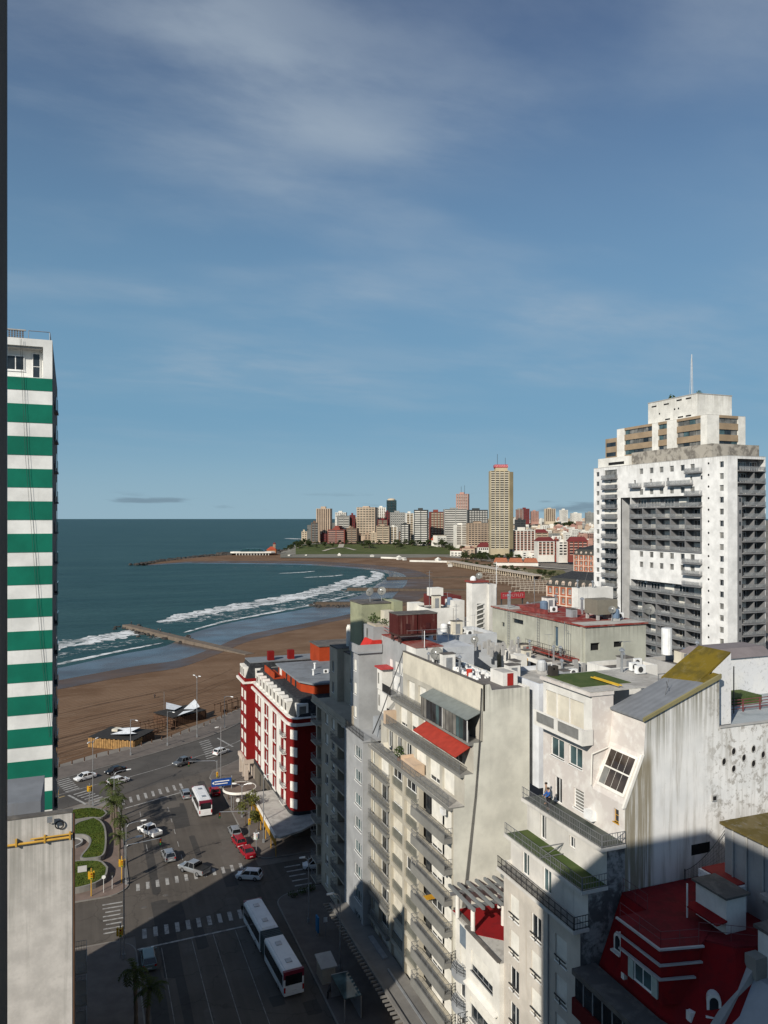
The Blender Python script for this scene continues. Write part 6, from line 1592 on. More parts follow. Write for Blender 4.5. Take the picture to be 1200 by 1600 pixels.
# red billboard above the roofs
T = Thing('billboard', 'red billboard with pale lettering seen above the roofs', 'billboard', (70, 128, 38))
T.mb('panel', MB().box(73.5, 78.6, 127.8, 128.1, 39.7, 40.9), plain('red billboard print', (0.33, 0.03, 0.035), 0.6))
mb = MB()
for i in range(11):
    x = 73.8 + i*0.42
    mb.box(x, x+0.07, 127.74, 127.79, 40.05, 40.6).box(x+0.071, x+0.24, 127.74, 127.79, (40.5, 40.3, 40.05)[i % 3], (40.6, 40.4, 40.15)[i % 3])
T.mb('lettering', mb, plain('faded pale print', (0.45, 0.25, 0.24), 0.7))
T.mb('frame', MB().box(73.6, 73.8, 128.1, 128.3, 30, 40.9).box(78.2, 78.4, 128.1, 128.3, 30, 40.9), DFRAME)
dish(64.5, 120, 43.5, 0.7, 'pale dish beside the white lift tower', 235); dish(64.0, 75.6, 42.5, 0.8, 'grey dish at the right end of the red flat roof', 240); dish(45.6, 86, 38.3, 0.6, 'grey dish on the white annexe roof', 230)
for i, (x, y, z, h, l) in enumerate(((44, 88, 39.6, 4.5, 'thin mast rising behind the maroon tanks'), (48.5, 106, 41.6, 5.5, 'tall thin aerial mast on the white stair towers'), (42.6, 92, 39.6, 3.2, 'short aerial beside the maroon tanks'), (60, 95, 42.5, 4, 'thin mast on the far end of the red roof'), (66, 76, 40.4, 3, 'short aerial above the dark roofed hall'))):
    T = Thing('aerial_mast', l, 'aerial', (x, y, z), group='aerials on the roofs')
    T.mb('mast', MB().tube((x, y, z), (x, y, z+h), 0.035, 5), STEEL)
    T.mb('aerial_arms', MB().tube((x-0.5, y, z+h-0.3), (x+0.5, y, z+h-0.3), 0.02, 4).tube((x-0.3, y, z+h-0.8), (x+0.3, y, z+h-0.8), 0.02, 4), STEEL)
T = Thing('flagpole_mast', 'white thin pole on the low wall before the brown sheet roof', 'pole', (37.6, 82.3, 39.6))
T.mb('mast', MB().tube((37.6, 83.6, 39.6), (37.6, 83.6, 41.6), 0.05), WHITEPL)
mb = MB()
for i in range(60):
    x = rnd.uniform(47, 53.5); y = rnd.uniform(72.5, 74.5) if i < 30 else rnd.uniform(84, 92); s = rnd.uniform(0.1, 0.35)
    z = 38.3 if i >= 30 else 38.0
    mb.box(x-s, x+s, y-s*0.6, y+s*0.6, z-0.5, z+s*rnd.uniform(0.5, 3))
single('roof_clutter', mb, CONCRETE, 'clutter of small tanks and ducts between the roofs', 'clutter', kind='stuff')

# ------------------------------------------------------------------ big white tower with grey balconies
WT = plaster('white tower paint', (0.81, 0.80, 0.77), 0.05, 0.3, dirtc=(0.42, 0.41, 0.38), drip=(69.8, 3, 0.55))
WTG = plaster('mid grey tower paint', (0.21, 0.21, 0.212), 0.1, 0.1)
GLASSG = plain('pale grey balcony glass', (0.30, 0.31, 0.31), 0.25, spec=0.5)
GLASSG.node_tree.nodes['Principled BSDF'].inputs['Alpha'].default_value = 0.45
T = Thing('white_tower', 'huge white apartment tower with grids of grey balconies', 'building', (146, 165, 0))
X0, Y0, Y1, ZT = 140.2, 138.7, 189.6, 69.7
FH = 2.8
zl = [ZT - 3.3 - FH*k for k in range(24)]            # floor levels from the top
ops = []; wins = []
for k, z in enumerate(zl[:23]):
    wins.append((139.9, 141.2, z+0.7, z+2.1))        # column of windows near the corner
    wins.append((187.0, 188.4, z+0.9, z+2.2))
    if k in (0, 2, 8, 9): 
        for a in (149.2, 152.6, 156.4, 160.2, 164.0, 168.0):
            if not (k in (0, 2, 8, 9) and a < 149.0): wins.append((a, a+1.5, z+0.6, z+2.1))
    if k == 1:
        for a in (146.6, 150.0, 158.2, 164.6, 171): wins.append((a, a+0.8, z+0.9, z+1.9))
ops = list(wins)
ops.append((146.9, 173.2, zl[7], zl[3] + FH*0.96 - 0.0))
ops.append((146.9, 173.2, zl[22], zl[11] + FH*0.96))
ops.append((173.3, 177.3, 2.0, zl[2]))
for k, z in enumerate(zl[:23]): ops.append((179.0, 184.6, z+0.05, z+2.5))
T.wall('wall', 'L', X0, Y0, Y1, 0, ZT, ops, WT, 0.35)
for w in wins: T.window('L', X0, *w, cols=2, depth=0.3, sill=False, fm=GFRAME, pm=rnd.choice((PANE, PANE2, PANE2)))
# deep slot, its shade put into the grey of the walls
T.mb('slot_wall', MB().quad((X0, 173.3, 2), (X0+4, 173.3, 2), (X0+4, 173.3, zl[2]), (X0, 173.3, zl[2])).quad((X0, 177.3, 2), (X0+4, 177.3, 2), (X0+4, 177.3, zl[2]), (X0, 177.3, zl[2])).quad((X0+4, 173.3, 2), (X0+4, 177.3, 2), (X0+4, 177.3, zl[2]), (X0+4, 173.3, zl[2])), plaster('slot grey with shade', (0.52, 0.52, 0.51), 0.05, 0.05))
# grid of recessed balconies
def grid(rows):
    a0, a1 = 146.9, 173.2
    n = 5; w = (a1-a0)/n
    zt = zl[rows[0]] + FH*0.96; zb = zl[rows[-1]]
    T.box('recess_back', X0+1.9, X0+2.0, a0, a1, zb, zt, WTG)
    T.box('recess_ceiling', X0+0.35, X0+1.9, a0, a1, zt-0.05, zt+0.1, WTG)
    for i in range(n+1):
        a = a0 + w*i
        T.box('party_wall', X0-0.25, X0+1.9, a-0.14, a+0.14, zb, zl[rows[0]]+0.0, WTG)
    for r_ in rows:
        z = zl[r_]
        o = T.box('balcony_row', X0-0.3, X0+1.9, a0-0.2, a1+0.2, z-0.28, z, WTG)
        T.railing('L', X0-0.28, a0-0.1, a1+0.1, z, 0.0, 'rails', 1.0, RAIL, (False, False), o, panel=GLASSG if True else None)
        for i in range(n):
            a = a0 + w*i
            T.window('L', X0+1.9, a+0.9, a+w-0.9, z+0.02, z+2.1, 0.0, 3, sill=False, pm=rnd.choice((PANE, PANE, PANE2)), fm=FRAME, blind=rnd.choice((0, 0, 0.5, 1)), bm=BLIND)
            if rnd.random() < 0.5: T.box('balcony_furniture', X0+0.5, X0+1.1, a+rnd.choice((0.8, 2.4, 3.4)), a+4.2, z+0.01, z+rnd.choice((0.5, 0.75, 0.9)), rnd.choice((WHITEPL, CREAM, GFRAME, BLINDW)))
            if rnd.random() < 0.4: T.box('air_conditioner', X0+1.4, X0+1.85, a+0.3, a+1.1, z+1.9, z+2.4, WHITEPL)
grid([3, 4, 5, 6, 7])
grid(list(range(11, 23)))
def bal(a0, a1, z, proj=1.1, ac=0.5):
    T.balcony('L', X0, a0, a1, z, proj, 0.3, WTG, 'rails', 1.0, RAIL, panel=GLASSG)
for k, z in enumerate(zl[:22]):
    bal(178.6, 185.0, z, 1.0)
    T.window('L', X0, 179.0, 184.6, z+0.05, z+2.5, 0.35, 3, sill=False, fm=GFRAME, pm=rnd.choice((PANE, PANE2)), blind=rnd.choice((0, 0, 0.6)))
    if rnd.random() < 0.6: T.box('air_conditioner', X0-0.4, X0-0.02, 181.4, 182.3, z+1.95, z+2.5, GFRAME)
    if k in (0, 2, 3, 8, 9, 10): bal(146.6, 152.4 if k > 2 else 151.6, z, 1.2)
    T.mb('round_vent', MB().poly([(X0-0.02, 144.6+0.28*math.cos(a), z+1.9+0.28*math.sin(a)) for a in [j*math.pi/6 for j in range(12)]]), plain('dark void', (0.012, 0.012, 0.012), 0.9)) if k == 0 else T.put('round_vent', CACHE['rv'], (X0-0.02, 144.6, z+1.9))
    if k == 0: CACHE['rv'] = MB().poly([(0, 0.28*math.cos(a), 0.28*math.sin(a)) for a in [j*math.pi/6 for j in range(12)]]).mesh('round_vent', plain('dark void', (0.012, 0.012, 0.012), 0.9))
for a0, a1 in ((149.6, 157.8), (159.6, 166.4), (168.6, 172.6)): bal(a0, a1, zl[1], 1.2)
T.balcony('L', X0, 146.9, 173.2, zl[3]+0.0 - FH*0.0 + FH, 0.6, 0.2, WTG, 'rails', 1.0, RAIL) if False else None
# narrow end facing the camera
ops = [(143.2, 151.6, z+0.05, z+2.5) for z in zl[:22]]
T.wall('wall', 'N', Y0, X0, 152, 0, ZT, [(143.2, 151.7, 6, zl[0]+2.7)], WT, 0.3)
T.mb('wall', MB().quad((152, Y0, 0), (152, Y1, 0), (152, Y1, ZT), (152, Y0, ZT)).quad((X0, Y1, 0), (152, Y1, 0), (152, Y1, ZT), (X0, Y1, ZT)), WT)
T.box('recess_back', 143.2, 151.7, Y0+2.0, Y0+2.1, 6, ZT-0.5, WTG)
T.box('recess_side', 143.2, 144.9, Y0+0.25, Y0+2.0, 6, zl[2]+FH*0.6, WTG)
T.box('party_wall', 148.2, 148.4, Y0-0.1, Y0+2.0, 6, zl[0], WTG); T.box('party_wall', 151.5, 151.7, Y0-0.1, Y0+2.0, 6, zl[0], WTG)
for k, z in enumerate(zl[:22]):
    o = T.box('balcony_row', 144.8 if k > 2 else 143.3, 151.8, Y0-0.35, Y0+2.0, z-0.28, z, WTG)
    T.railing('N', Y0-0.3, 144.9 if k > 2 else 143.4, 151.7, z, 0.0, 'rails', 1.0, RAIL, (False, False), o, panel=GLASSG)
    for a in (145.4, 148.9): T.window('N', Y0+2.0, a, a+2.4, z+0.02, z+2.1, 0.0, 3, sill=False, pm=rnd.choice((PANE, PANE2)), blind=rnd.choice((0, 0, 0.6)))
    T.fbox('small_window', 'N', Y0+0.25, 144.0, 144.5, z+0.9, z+1.8, -0.02, 0.03, PANE) if k > 2 else None
T.mb('parapet_stain', MB().box(X0-0.03, 152.05, Y0-0.03, Y1+0.03, ZT, ZT+0.12), CONCRETE)
T.box('roof', X0+0.2, 151.8, Y0+0.2, Y1-0.2, ZT-0.1, ZT+0.02, PALEROOF)
# setback block on top of it
OCH = plaster('ochre brown brick paint', (0.33, 0.245, 0.16), 0.3, 0.3)
WT2 = plaster('stained upper white paint', (0.74, 0.72, 0.66), 0.4, 0.6, dirtc=(0.34, 0.32, 0.27), drip=(88.5, 5, 0.6))
T = Thing('upper_tower', 'stepped pale tower with ochre balcony bands rising behind the white one', 'building', (158, 170, 60))
XU = 150
T.mb('concrete_collar', MB().box(144.5, 160, 148, 178, 69.7, 73.6), patchy('dirty grey concrete', (0.36, 0.33, 0.28), (0.16, 0.145, 0.125), (0.42, 0.40, 0.36), s1=0.35, s2=1.2))
T.mb('side_annexe', MB().box(143.5, 150, 178, 192, 69.7, 72.8), WT2)
T.box('annexe_window', 143.45, 143.5, 180, 187, 70.6, 71.4, plain('dark void', (0.012, 0.012, 0.012), 0.9))
ops = []
rows = (70.0, 73.0, 76.0, 79.0)
for z in rows: ops += [(157.5, 166.2, z, z+2.3), (170.0, 173.5, z, z+2.3), (176.0, 188.0, z, z+2.3)]
T.wall('wall', 'L', XU, 155.2, 191.5, 60, 81.9, [o for o in ops if o[3] < 81.5], WT2, 0.8)
for z in rows:
    for a0, a1, n in ((157.5, 166.2, 4), (170.0, 173.5, 2), (176.0, 188.0, 6)):
        o = T.fbox('balcony_band', 'L', XU, a0, a1, z, z+0.95, 0.0, 0.15, OCH)
        for i in range(n):
            w = (a1-a0)/n
            T.fbox('bay_window', 'L', XU, a0+w*i+0.1, a0+w*(i+1)-0.1, z+0.96, z+2.3, 0.3, 0.6, rnd.choice((PANE, PANE2, PANE2, PANEG)), o)
        T.fbox('lintel', 'L', XU, a0, a1, z+2.3, z+3.0, -0.02, 0.1, OCH)
T.wall('wall', 'N', 155.2, XU, 163, 60, 81.9, [(154.0, 160.5, z, z+2.3) for z in rows], WT2, 0.8)
for z in rows:
    T.fbox('balcony_band', 'N', 155.2, 154.0, 160.5, z, z+0.95, 0, 0.15, OCH)
    T.fbox('lintel', 'N', 155.2, 154.0, 160.5, z+2.3, z+3.0, -0.02, 0.1, OCH)
    for i in range(3): T.fbox('bay_window', 'N', 155.2, 154.1+2.15*i, 156.1+2.15*i, z+0.96, z+2.3, 0.3, 0.6, rnd.choice((PANE, PANE2, PANEG)))
T.mb('side_block', MB().box(XU, 163, 191.5, 197, 60, 79.5), OCH)
for z in rows[:3]: T.fbox('bay_window', 'L', XU, 192, 196.5, z+0.96, z+2.2, -0.02, 0.05, PANE)
T.mb('roof', MB().box(XU, 163, 155.2, 191.5, 81.9, 82.0), PALEROOF)
T.mb('crown_wall', MB().box(152, 164, 160.8, 180, 82, 88.3), WT2)
T.mb('crown_roof', MB().box(151.9, 164.1, 160.7, 180.1, 88.3, 88.5), CONCRETE)
for a, z in ((163, 87.3), (166.5, 87.3), (171.5, 86.9), (176.5, 86.9), (163, 82.6), (166, 82.6), (171, 82.6)): T.fbox('slot_vent', 'L', 152, a, a+2.0, z, z+0.4, -0.02, 0.05, plain('dark void', (0.012, 0.012, 0.012), 0.9))
for a, z in ((169, 85), (167.5, 85), (175, 84.5), (175, 81)): T.fbox('slot_vent', 'L', 152, a, a+0.5, z, z+0.5, -0.02, 0.05, plain('dark void', (0.012, 0.012, 0.012), 0.9))
T.mb('lattice_mast', MB().tube((155, 166, 88), (155, 166, 100), 0.16, 4).tube((155.5, 166, 88), (155.15, 166, 99), 0.06, 4).tube((154.5, 166.3, 88), (154.9, 166.1, 99), 0.06, 4), GFRAME)
T.mb('roof_shrub', leafball(leafball(MB(), (153, 171.5, 89.0), 0.9, 60, 0.3), (155, 163, 88.9), 0.9, 50, 0.3), LEAF)

# ------------------------------------------------------------------ brick casino-like palaces by the beach
BRICKR = plaster('orange red brickwork', (0.36, 0.105, 0.05), 0.25, 0.2, dirtc=(0.2, 0.08, 0.05))
STONEC = plaster('pale dressed stone', (0.62, 0.50, 0.40), 0.15, 0.2)
def palace(label, org, rot, length, depth, zb, zh, bays, rows, hip):
    T = Thing('brick_palace', label, 'building', org, rot, local=True)
    w = length/bays
    ops = []
    for i in range(bays):
        for j in range(rows):
            z = zb + (zh-zb)*j/rows
            hh = (zh-zb)/rows
            ops.append((w*i+w*0.28, w*i+w*0.72, z+hh*0.25, z+hh*0.8))
    T.wall('wall', 'N', 0, 0, length, 0, zh, ops, BRICKR, 0.4)
    for o in ops:
        T.window('N', 0, *o, depth=0.35, cols=2, sill=True, pm=PANE2)
    for i in range(bays+1): T.box('stone_pilaster', w*i-0.4, w*i+0.4, -0.25, 0, 0, zh, STONEC)
    for j in range(rows+1):
        z = zb + (zh-zb)*j/rows; T.box('stone_band', 0.4, length-0.4, -0.18, 0, z-0.3, z+0.25, STONEC)
    nb = max(2, int(depth/w))
    ops2 = [(depth/nb*i+depth/nb*0.3, depth/nb*i+depth/nb*0.7, o, o+(zh-zb)/rows*0.55) for i in range(nb) for o in [zb + (zh-zb)*(j+0.25)/rows for j in range(rows)]]
    T.wall('wall', 'L', 0, 0, depth, 0, zh, ops2, BRICKR, 0.4)
    for o in ops2: T.window('L', 0, *o, depth=0.35, cols=2, sill=False, pm=PANE2)
    T.mb('wall', MB().quad((length, 0, 0), (length, depth, 0), (length, depth, zh), (length, 0, zh)).quad((0, depth, 0), (length, depth, 0), (length, depth, zh), (0, depth, zh)), BRICKR)
    o = T.mb('mansard_roof', MB().prism([(-0.5, -0.5), (length+0.5, -0.5), (length+0.5, depth+0.5), (-0.5, depth+0.5)], zh, zh+hip*0.55, [(1.5, 1.5), (length-1.5, 1.5), (length-1.5, depth-1.5), (1.5, depth-1.5)]), plaster('dark slate roof', (0.055, 0.055, 0.05), 0.2, 0.2))
    T.mb('roof_top', MB().prism([(1.5, 1.5), (length-1.5, 1.5), (length-1.5, depth-1.5), (1.5, depth-1.5)], zh+hip*0.55, zh+hip, [(depth*0.4, depth*0.45), (length-depth*0.4, depth*0.45), (length-depth*0.4, depth*0.55), (depth*0.4, depth*0.55)]), BLACKSLATE)
    for i in range(bays):
        a = w*(i+0.5)
        q = T.mb('dormer', MB().prism([(a-0.9, -0.1), (a+0.9, -0.1), (a+0.9, 2.0), (a-0.9, 2.0)], zh+0.3, zh+2.2).prism([(a-1.0, -0.2), (a+1.0, -0.2), (a+1.0, 2.2), (a-1.0, 2.2)], zh+2.2, zh+3.1, [(a-0.1, -0.2), (a+0.1, -0.2), (a+0.1, 2.2), (a-0.1, 2.2)]), STONEC)
        T.box('pane', a-0.5, a+0.5, -0.14, -0.1, zh+0.6, zh+2.0, PANE2, q)
    return T
palace('brick palace with dark mansard and pale stone bands above the rooftops', (240.7, 368, -0.9), R(-75), 60, 22, 3, 18.5, 13, 3, 8)
palace('more distant brick palace corner with dark mansard left of the white tower', (414.6, 590, -0.9), R(-75), 60, 30, 3, 23, 11, 4, 9)
# ------------------------------------------------------------------ the far shore
CAMA = R(21.2)
def at(u, Y, z=0.0):
    """a place on the far shore from its bearing (u) and its distance along the view axis (Y)"""
    X = (u-600)/1200*Y
    return Vector((X*math.cos(CAMA) + Y*math.sin(CAMA), -X*math.sin(CAMA) + Y*math.cos(CAMA), z))
# rising ground behind the far beach
HILL = patchy('far town ground', (0.16, 0.15, 0.12), (0.20, 0.19, 0.16), (0.08, 0.09, 0.05), s1=0.01, s2=0.05)
def hz(u, Y):
    """height of the ground"""
    f = max(0, min(1, (Y-1130)/190)); base = 13.5*f*f*(3-2*f)
    if u > 640: base *= max(0.0, 1-(u-640)/330) if Y < 1400 else 1
    if u < 472: base *= max(0.0, (u-440)/32)
    g = max(0, min(1, (Y-1400)/1800))
    return -0.8 + base + 30*g*g*(3-2*g)*(1 if u > 560 else max(0, (u-470)/90))
us = [438, 450, 465, 480, 510, 540, 570, 600, 640, 680, 720, 760, 800, 850, 900, 960, 1040, 1140, 1260]
Ys = [1100, 1140, 1180, 1220, 1260, 1310, 1380, 1450, 1600, 1900, 2300, 2800, 3400, 4500]
mb = MB()
def hp(u, Y):
    uu = u
    if Y > 1310: uu = max(u, 470 + (0 if Y < 1700 else (Y-1700)*0.012)) if u < 480 else u
    return at(uu, Y, hz(uu, Y) if Y > 1100 else -1.2)
for i in range(len(us)-1):
    for j in range(len(Ys)-1):
        mb.quad(hp(us[i], Ys[j]), hp(us[i+1], Ys[j]), hp(us[i+1], Ys[j+1]), hp(us[i], Ys[j+1]))
structure('hill', mb, HILL)
# sloping park lawn
mb = MB()
lu = [462, 480, 500, 520, 545, 570, 600, 630, 660, 690, 715, 735]
for i in range(len(lu)-1):
    ly = [1165, 1190, 1215, 1240, 1265, 1285]
    for j in range(len(ly)-1):
        mb.quad(*[at(a, b, hz(a, b)+0.35) for a, b in ((lu[i], ly[j]), (lu[i+1], ly[j]), (lu[i+1], ly[j+1]), (lu[i], ly[j+1]))])
structure('park_lawn', mb, patchy('far lawn', (0.062, 0.078, 0.024), (0.082, 0.094, 0.034), (0.05, 0.06, 0.02), s1=0.02, s2=0.08))
def pathstrip(name, pts, w, m):
    P_ = [at(u, Y, hz(u, Y)+0.8) for u, Y in pts]
    mb = MB()
    for a, b in zip(P_[:-1], P_[1:]):
        t = (b-a).normalized(); n = Vector((-t.y, t.x, 0))*w/2
        mb.quad(a-n, b-n, b+n, a+n)
    structure(name, mb, m)
PATHM = plaster('pale path', (0.42, 0.38, 0.31), 0.2, 0)
pathstrip('path', [(534, 1284), (533, 1260), (532, 1240)], 9, PATHM)
pathstrip('path', [(505, 1200), (515, 1222), (525, 1234), (533, 1238), (542, 1234), (555, 1210)], 6, PATHM)
pathstrip('coast_street', [(455, 1296), (500, 1298), (560, 1298), (640, 1292), (700, 1290)], 12, PAVE)

# ---- skyline buildings
WHT = plaster('far white wall', (0.70, 0.67, 0.60), 0.1, 0.1, blotch=0.05)
CRM = plaster('far cream wall', (0.58, 0.48, 0.35), 0.1, 0.1, blotch=0.05)
PCH = plaster('far peach wall', (0.47, 0.36, 0.265), 0.1, 0.1, blotch=0.05)
TAN = plaster('far tan wall', (0.37, 0.28, 0.20), 0.1, 0.1, blotch=0.05)
BRN = plaster('far brown wall', (0.17, 0.115, 0.085), 0.1, 0.1, blotch=0.05)
RDB = plaster('far red brick wall', (0.22, 0.06, 0.045), 0.1, 0.1, blotch=0.05)
MRN = plaster('far maroon wall', (0.15, 0.03, 0.03), 0.1, 0.1, blotch=0.05)
PNK = plaster('far pink wall', (0.42, 0.24, 0.19), 0.1, 0.1, blotch=0.05)
GRY = plaster('far grey wall', (0.27, 0.27, 0.25), 0.1, 0.1, blotch=0.05)
DKG = plaster('far dark wall', (0.055, 0.06, 0.06), 0.1, 0.1, blotch=0.05)
TEAL = glass('far teal glass', (0.015, 0.045, 0.05), 0.15)
FGL = glass('far dark glazing', (0.025, 0.026, 0.028), 0.2)
FGW = glass('far brown glazing', (0.07, 0.055, 0.042), 0.3)
def tower(label, u0, u1, vt, vb, Y, style, wall, band=None, glz=None, rot=None, depth=None, fh=3.0, name='apartment_block', cat='building', group=None, sink=8, npier=None, roofbox=True, plain_right=None):
    c = at((u0+u1)/2, Y)
    W = (u1-u0)*Y/1200
    a = rnd.uniform(-0.25, 0.2) if rot is None else rot
    D = depth or W*rnd.uniform(0.6, 0.85)
    # the seen width is W = w*cos + D*sin
    w = max(W*0.4, (W - D*abs(math.sin(a)))/math.cos(a))
    zt = 55 - (vt-810)*Y/1200; zb = 55 - (vb-810)*Y/1200
    T = Thing(name, label, cat, (c.x, c.y, zb-sink), a - CAMA, group, local=True)
    h = zt - zb + sink
    band = band or wall; glz = glz or FGL
    x0, x1, y0, y1 = -w/2, w/2, -D/2+D/2, D
    n = max(2, int((h-sink)/fh)); f = (h-sink)/n
    T.mb('core', MB().box(x0+0.6, x1-0.6, 0.6, D-0.6, 0, h), glz)
    T.box('base_wall', x0, x1, 0, D, 0, sink+0.6, wall)
    T.box('roof_slab', x0-0.1, x1+0.1, -0.1, D+0.1, h-0.4, h+0.5, wall)
    if style in ('bands', 'grid'):
        for k in range(n):
            z = sink + f*k
            T.box('floor_band', x0, x1, 0, D, z+0.1 if k else z+0.61, z+f*0.46, band)
        k = npier or (max(2, int(w/5)) if style == 'grid' else 2)
        for i in range(k+1):
            x = x0 + (w-1.2)*i/k
            T.box('pier', x-0.03, x+1.23, -0.06, D+0.06, sink, h-0.41, wall)
    elif style == 'piers':
        k = npier or max(3, int(w/3.6))
        for i in range(k+1):
            ww = w/(2*k+1); x = x0 + 2*ww*i
            T.box('pier', x, x+ww, -0.1, D+0.1, sink+0.61, h-0.41, wall)
        for j in range(n): T.box('floor_band', x0+0.3, x1-0.3, 0.2, D-0.2, sink+f*j+0.2 if j else sink+0.62, sink+f*j+f*0.3+0.3, band)
    elif style == 'punched':
        T.box('wall', x0, x1, 0, D, sink+0.61, h-0.41, wall)
        k = npier or max(2, int(w/3.8))
        for j in range(n):
            for i in range(k):
                x = x0 + w*(i+0.5)/k
                T.box('window', x-w/k*0.28, x+w/k*0.28, -0.08, 0.05, sink+f*j+f*0.32, sink+f*j+f*0.78, glz)
            if a < 0.1:
                for i in range(max(1, int(D/5))):
                    y = D*(i+0.5)/max(1, int(D/5)); T.box('window', x0-0.08, x0+0.05, y-0.9, y+0.9, sink+f*j+f*0.32, sink+f*j+f*0.78, glz)
    if plain_right:
        T.box('end_wall', x1-0.55, x1+0.15, -0.15, D+0.12, sink, h-0.42, plain_right)
    if roofbox:
        T.box('roof_box', -w*0.22, w*0.12, D*0.3, D*0.7, h+0.5, h+0.5+rnd.uniform(2, 4), wall)
    return T, w, D, h
B_ = [
 ('small cream house front at the rocky point', 471, 480, 831, 846, 1340, 'punched', CRM),
 ('dark brown stepped block at the left end of the skyline', 486, 498, 817, 847, 1330, 'bands', BRN, GRY),
 ('tower of vertical pink and dark stripes at the left end of the skyline', 493, 517, 795, 846, 1360, 'piers', PCH, BRN),
 ('white building behind the striped pink tower', 523, 541, 801, 840, 1480, 'punched', WHT),
 ('dark balcony block beside the white one', 527, 547, 806, 840, 1430, 'bands', GRY, WHT),
 ('narrow maroon block before the peach slab', 546, 555, 805, 838, 1440, 'punched', MRN),
 ('low red building of curved terraces above the park', 509, 541, 828, 849, 1300, 'bands', RDB, PNK),
 ('low dark-banded building joined to the red terraces', 540, 559, 826, 848, 1302, 'bands', BRN, TAN),
 ('broad peach slab with a grid of windows', 555, 588, 793, 838, 1400, 'grid', PCH, CRM),
 ('white block with vertical stripes next to the peach slab', 589, 603, 793, 838, 1460, 'piers', WHT, WHT),
 ('narrow maroon block below the teal tower', 602, 609, 800, 838, 1450, 'punched', MRN),
 ('teal glass office tower with a rounded cap', 604, 620, 782, 838, 1560, 'bands', TEAL, DKG),
 ('maroon mid-rise stepping behind the tan bands', 589, 607, 812, 840, 1350, 'bands', MRN, TAN),
 ('tan banded block facing the park', 587, 609, 822, 848, 1295, 'bands', TAN, CRM),
 ('cream gridded block right of the tan bands', 609, 621, 823, 848, 1300, 'grid', WHT, CRM),
 ('pale grey block with stripes in the middle of the skyline', 609, 633, 801, 840, 1440, 'piers', GRY, WHT),
 ('dark and white balcony block facing the park', 625, 640, 819, 850, 1290, 'bands', DKG, WHT),
 ('tall cream white slab beside the black banded tower', 634, 647, 802, 849, 1330, 'grid', WHT, CRM),
 ('black tower with white balcony bands', 646, 669, 797, 852, 1270, 'bands', DKG, WHT),
 ('brick red tower with white bands', 672, 694, 800, 844, 1330, 'grid', RDB, CRM),
 ('wide grey slab of fine horizontal bands', 694, 730, 796, 846, 1310, 'bands', GRY, WHT),
 ('pink and white striped tower with aerials', 711, 733, 772, 830, 1560, 'piers', PNK, WHT),
 ('dark framed block with a white grid', 731, 764, 797, 838, 1380, 'grid', DKG, WHT),
 ('white balconied block near the tan one', 711, 732, 820, 852, 1250, 'bands', WHT, WHT),
 ('broad tan block left of the tallest tower', 731, 767, 818, 853, 1230, 'grid', TAN, PCH),
 ('long pinkish slab with white window grid right of the tallest tower', 799, 838, 829, 861, 1060, 'grid', WHT, PNK),
 ('tan slab behind the maroon roofs', 836, 858, 833, 860, 1120, 'bands', TAN, CRM),
 ('white-fronted block under maroon roofs', 839, 868, 846, 868, 960, 'grid', WHT, PNK),
 ('narrow deep red block between white fronts', 865, 873, 843, 868, 962, 'punched', RDB),
 ('white arcaded block before the red one', 872, 888, 847, 869, 940, 'grid', WHT, WHT),
 ('maroon roofed block left of the white tower', 888, 919, 846, 868, 930, 'grid', RDB, PNK),
 ('dark glass block right of the tallest tower', 804, 822, 812, 828, 1500, 'bands', DKG, DKG),
 ('distant maroon block on the hill', 812, 828, 795, 815, 2300, 'punched', MRN),
 ('distant grey stepped block right of the tallest tower', 805, 818, 796, 815, 2200, 'bands', GRY, PNK),
 ('distant tan tower on the hill crest', 852, 868, 795, 815, 2200, 'grid', CRM, TAN),
 ('distant pair of thin white towers on the hill crest', 876, 888, 797, 815, 2300, 'piers', WHT, WHT),
 ('distant low white block on the hill crest', 893, 909, 802, 815, 2400, 'punched', WHT),
 ('distant pale block nearest the white tower', 915, 929, 801, 815, 2400, 'punched', GRY),
 ('distant pinkish block behind the white hill houses', 830, 842, 799, 815, 2300, 'punched', PNK),
]
for b in B_:
    l, u0, u1, vt, vb, Y, st, wl = b[:8]
    bd = b[8] if len(b) > 8 else None
    gl = FGW if wl in (PCH, CRM, TAN, WHT) and rnd.random() < 0.6 else FGL
    if 'teal' in l: gl = TEAL
    T, w, D, h = tower(l, u0, u1, vt, vb, Y, st, wl, bd, gl, plain_right=wl if rnd.random() < 0.5 else None)
    if 'rounded cap' in l: T.mb('round_cap', MB().lathe((0, D/2, h+0.5), [(w*0.42, 0), (w*0.40, 2.2), (w*0.28, 3.6), (0.3, 4.0)], 20), CRM)
    if 'curved terraces' in l: T.mb('upper_terrace', MB().box(-w*0.2, w*0.2, 2, D-2, h+0.4, h+4), RDB); T.mb('upper_terrace', MB().box(-w*0.12, w*0.12, 4, D-2, h+4.1, h+7), RDB)
    if 'aerials' in l: T.mb('aerial', MB().tube((-3, D/2, h), (-3, D/2, h+16), 0.3, 4).tube((4, D/2, h), (4, D/2, h+18), 0.3, 4), DFRAME)
    if 'maroon roof' in l: T.mb('hipped_roof', MB().prism([(-w/2-0.5, -0.5), (w/2+0.5, -0.5), (w/2+0.5, D+0.5), (-w/2-0.5, D+0.5)], h+0.5, h+5.5, [(-w/2+3, D*0.4), (w/2-3, D*0.4), (w/2-3, D*0.6), (-w/2+3, D*0.6)]), MRN)
fr = random.Random(21)
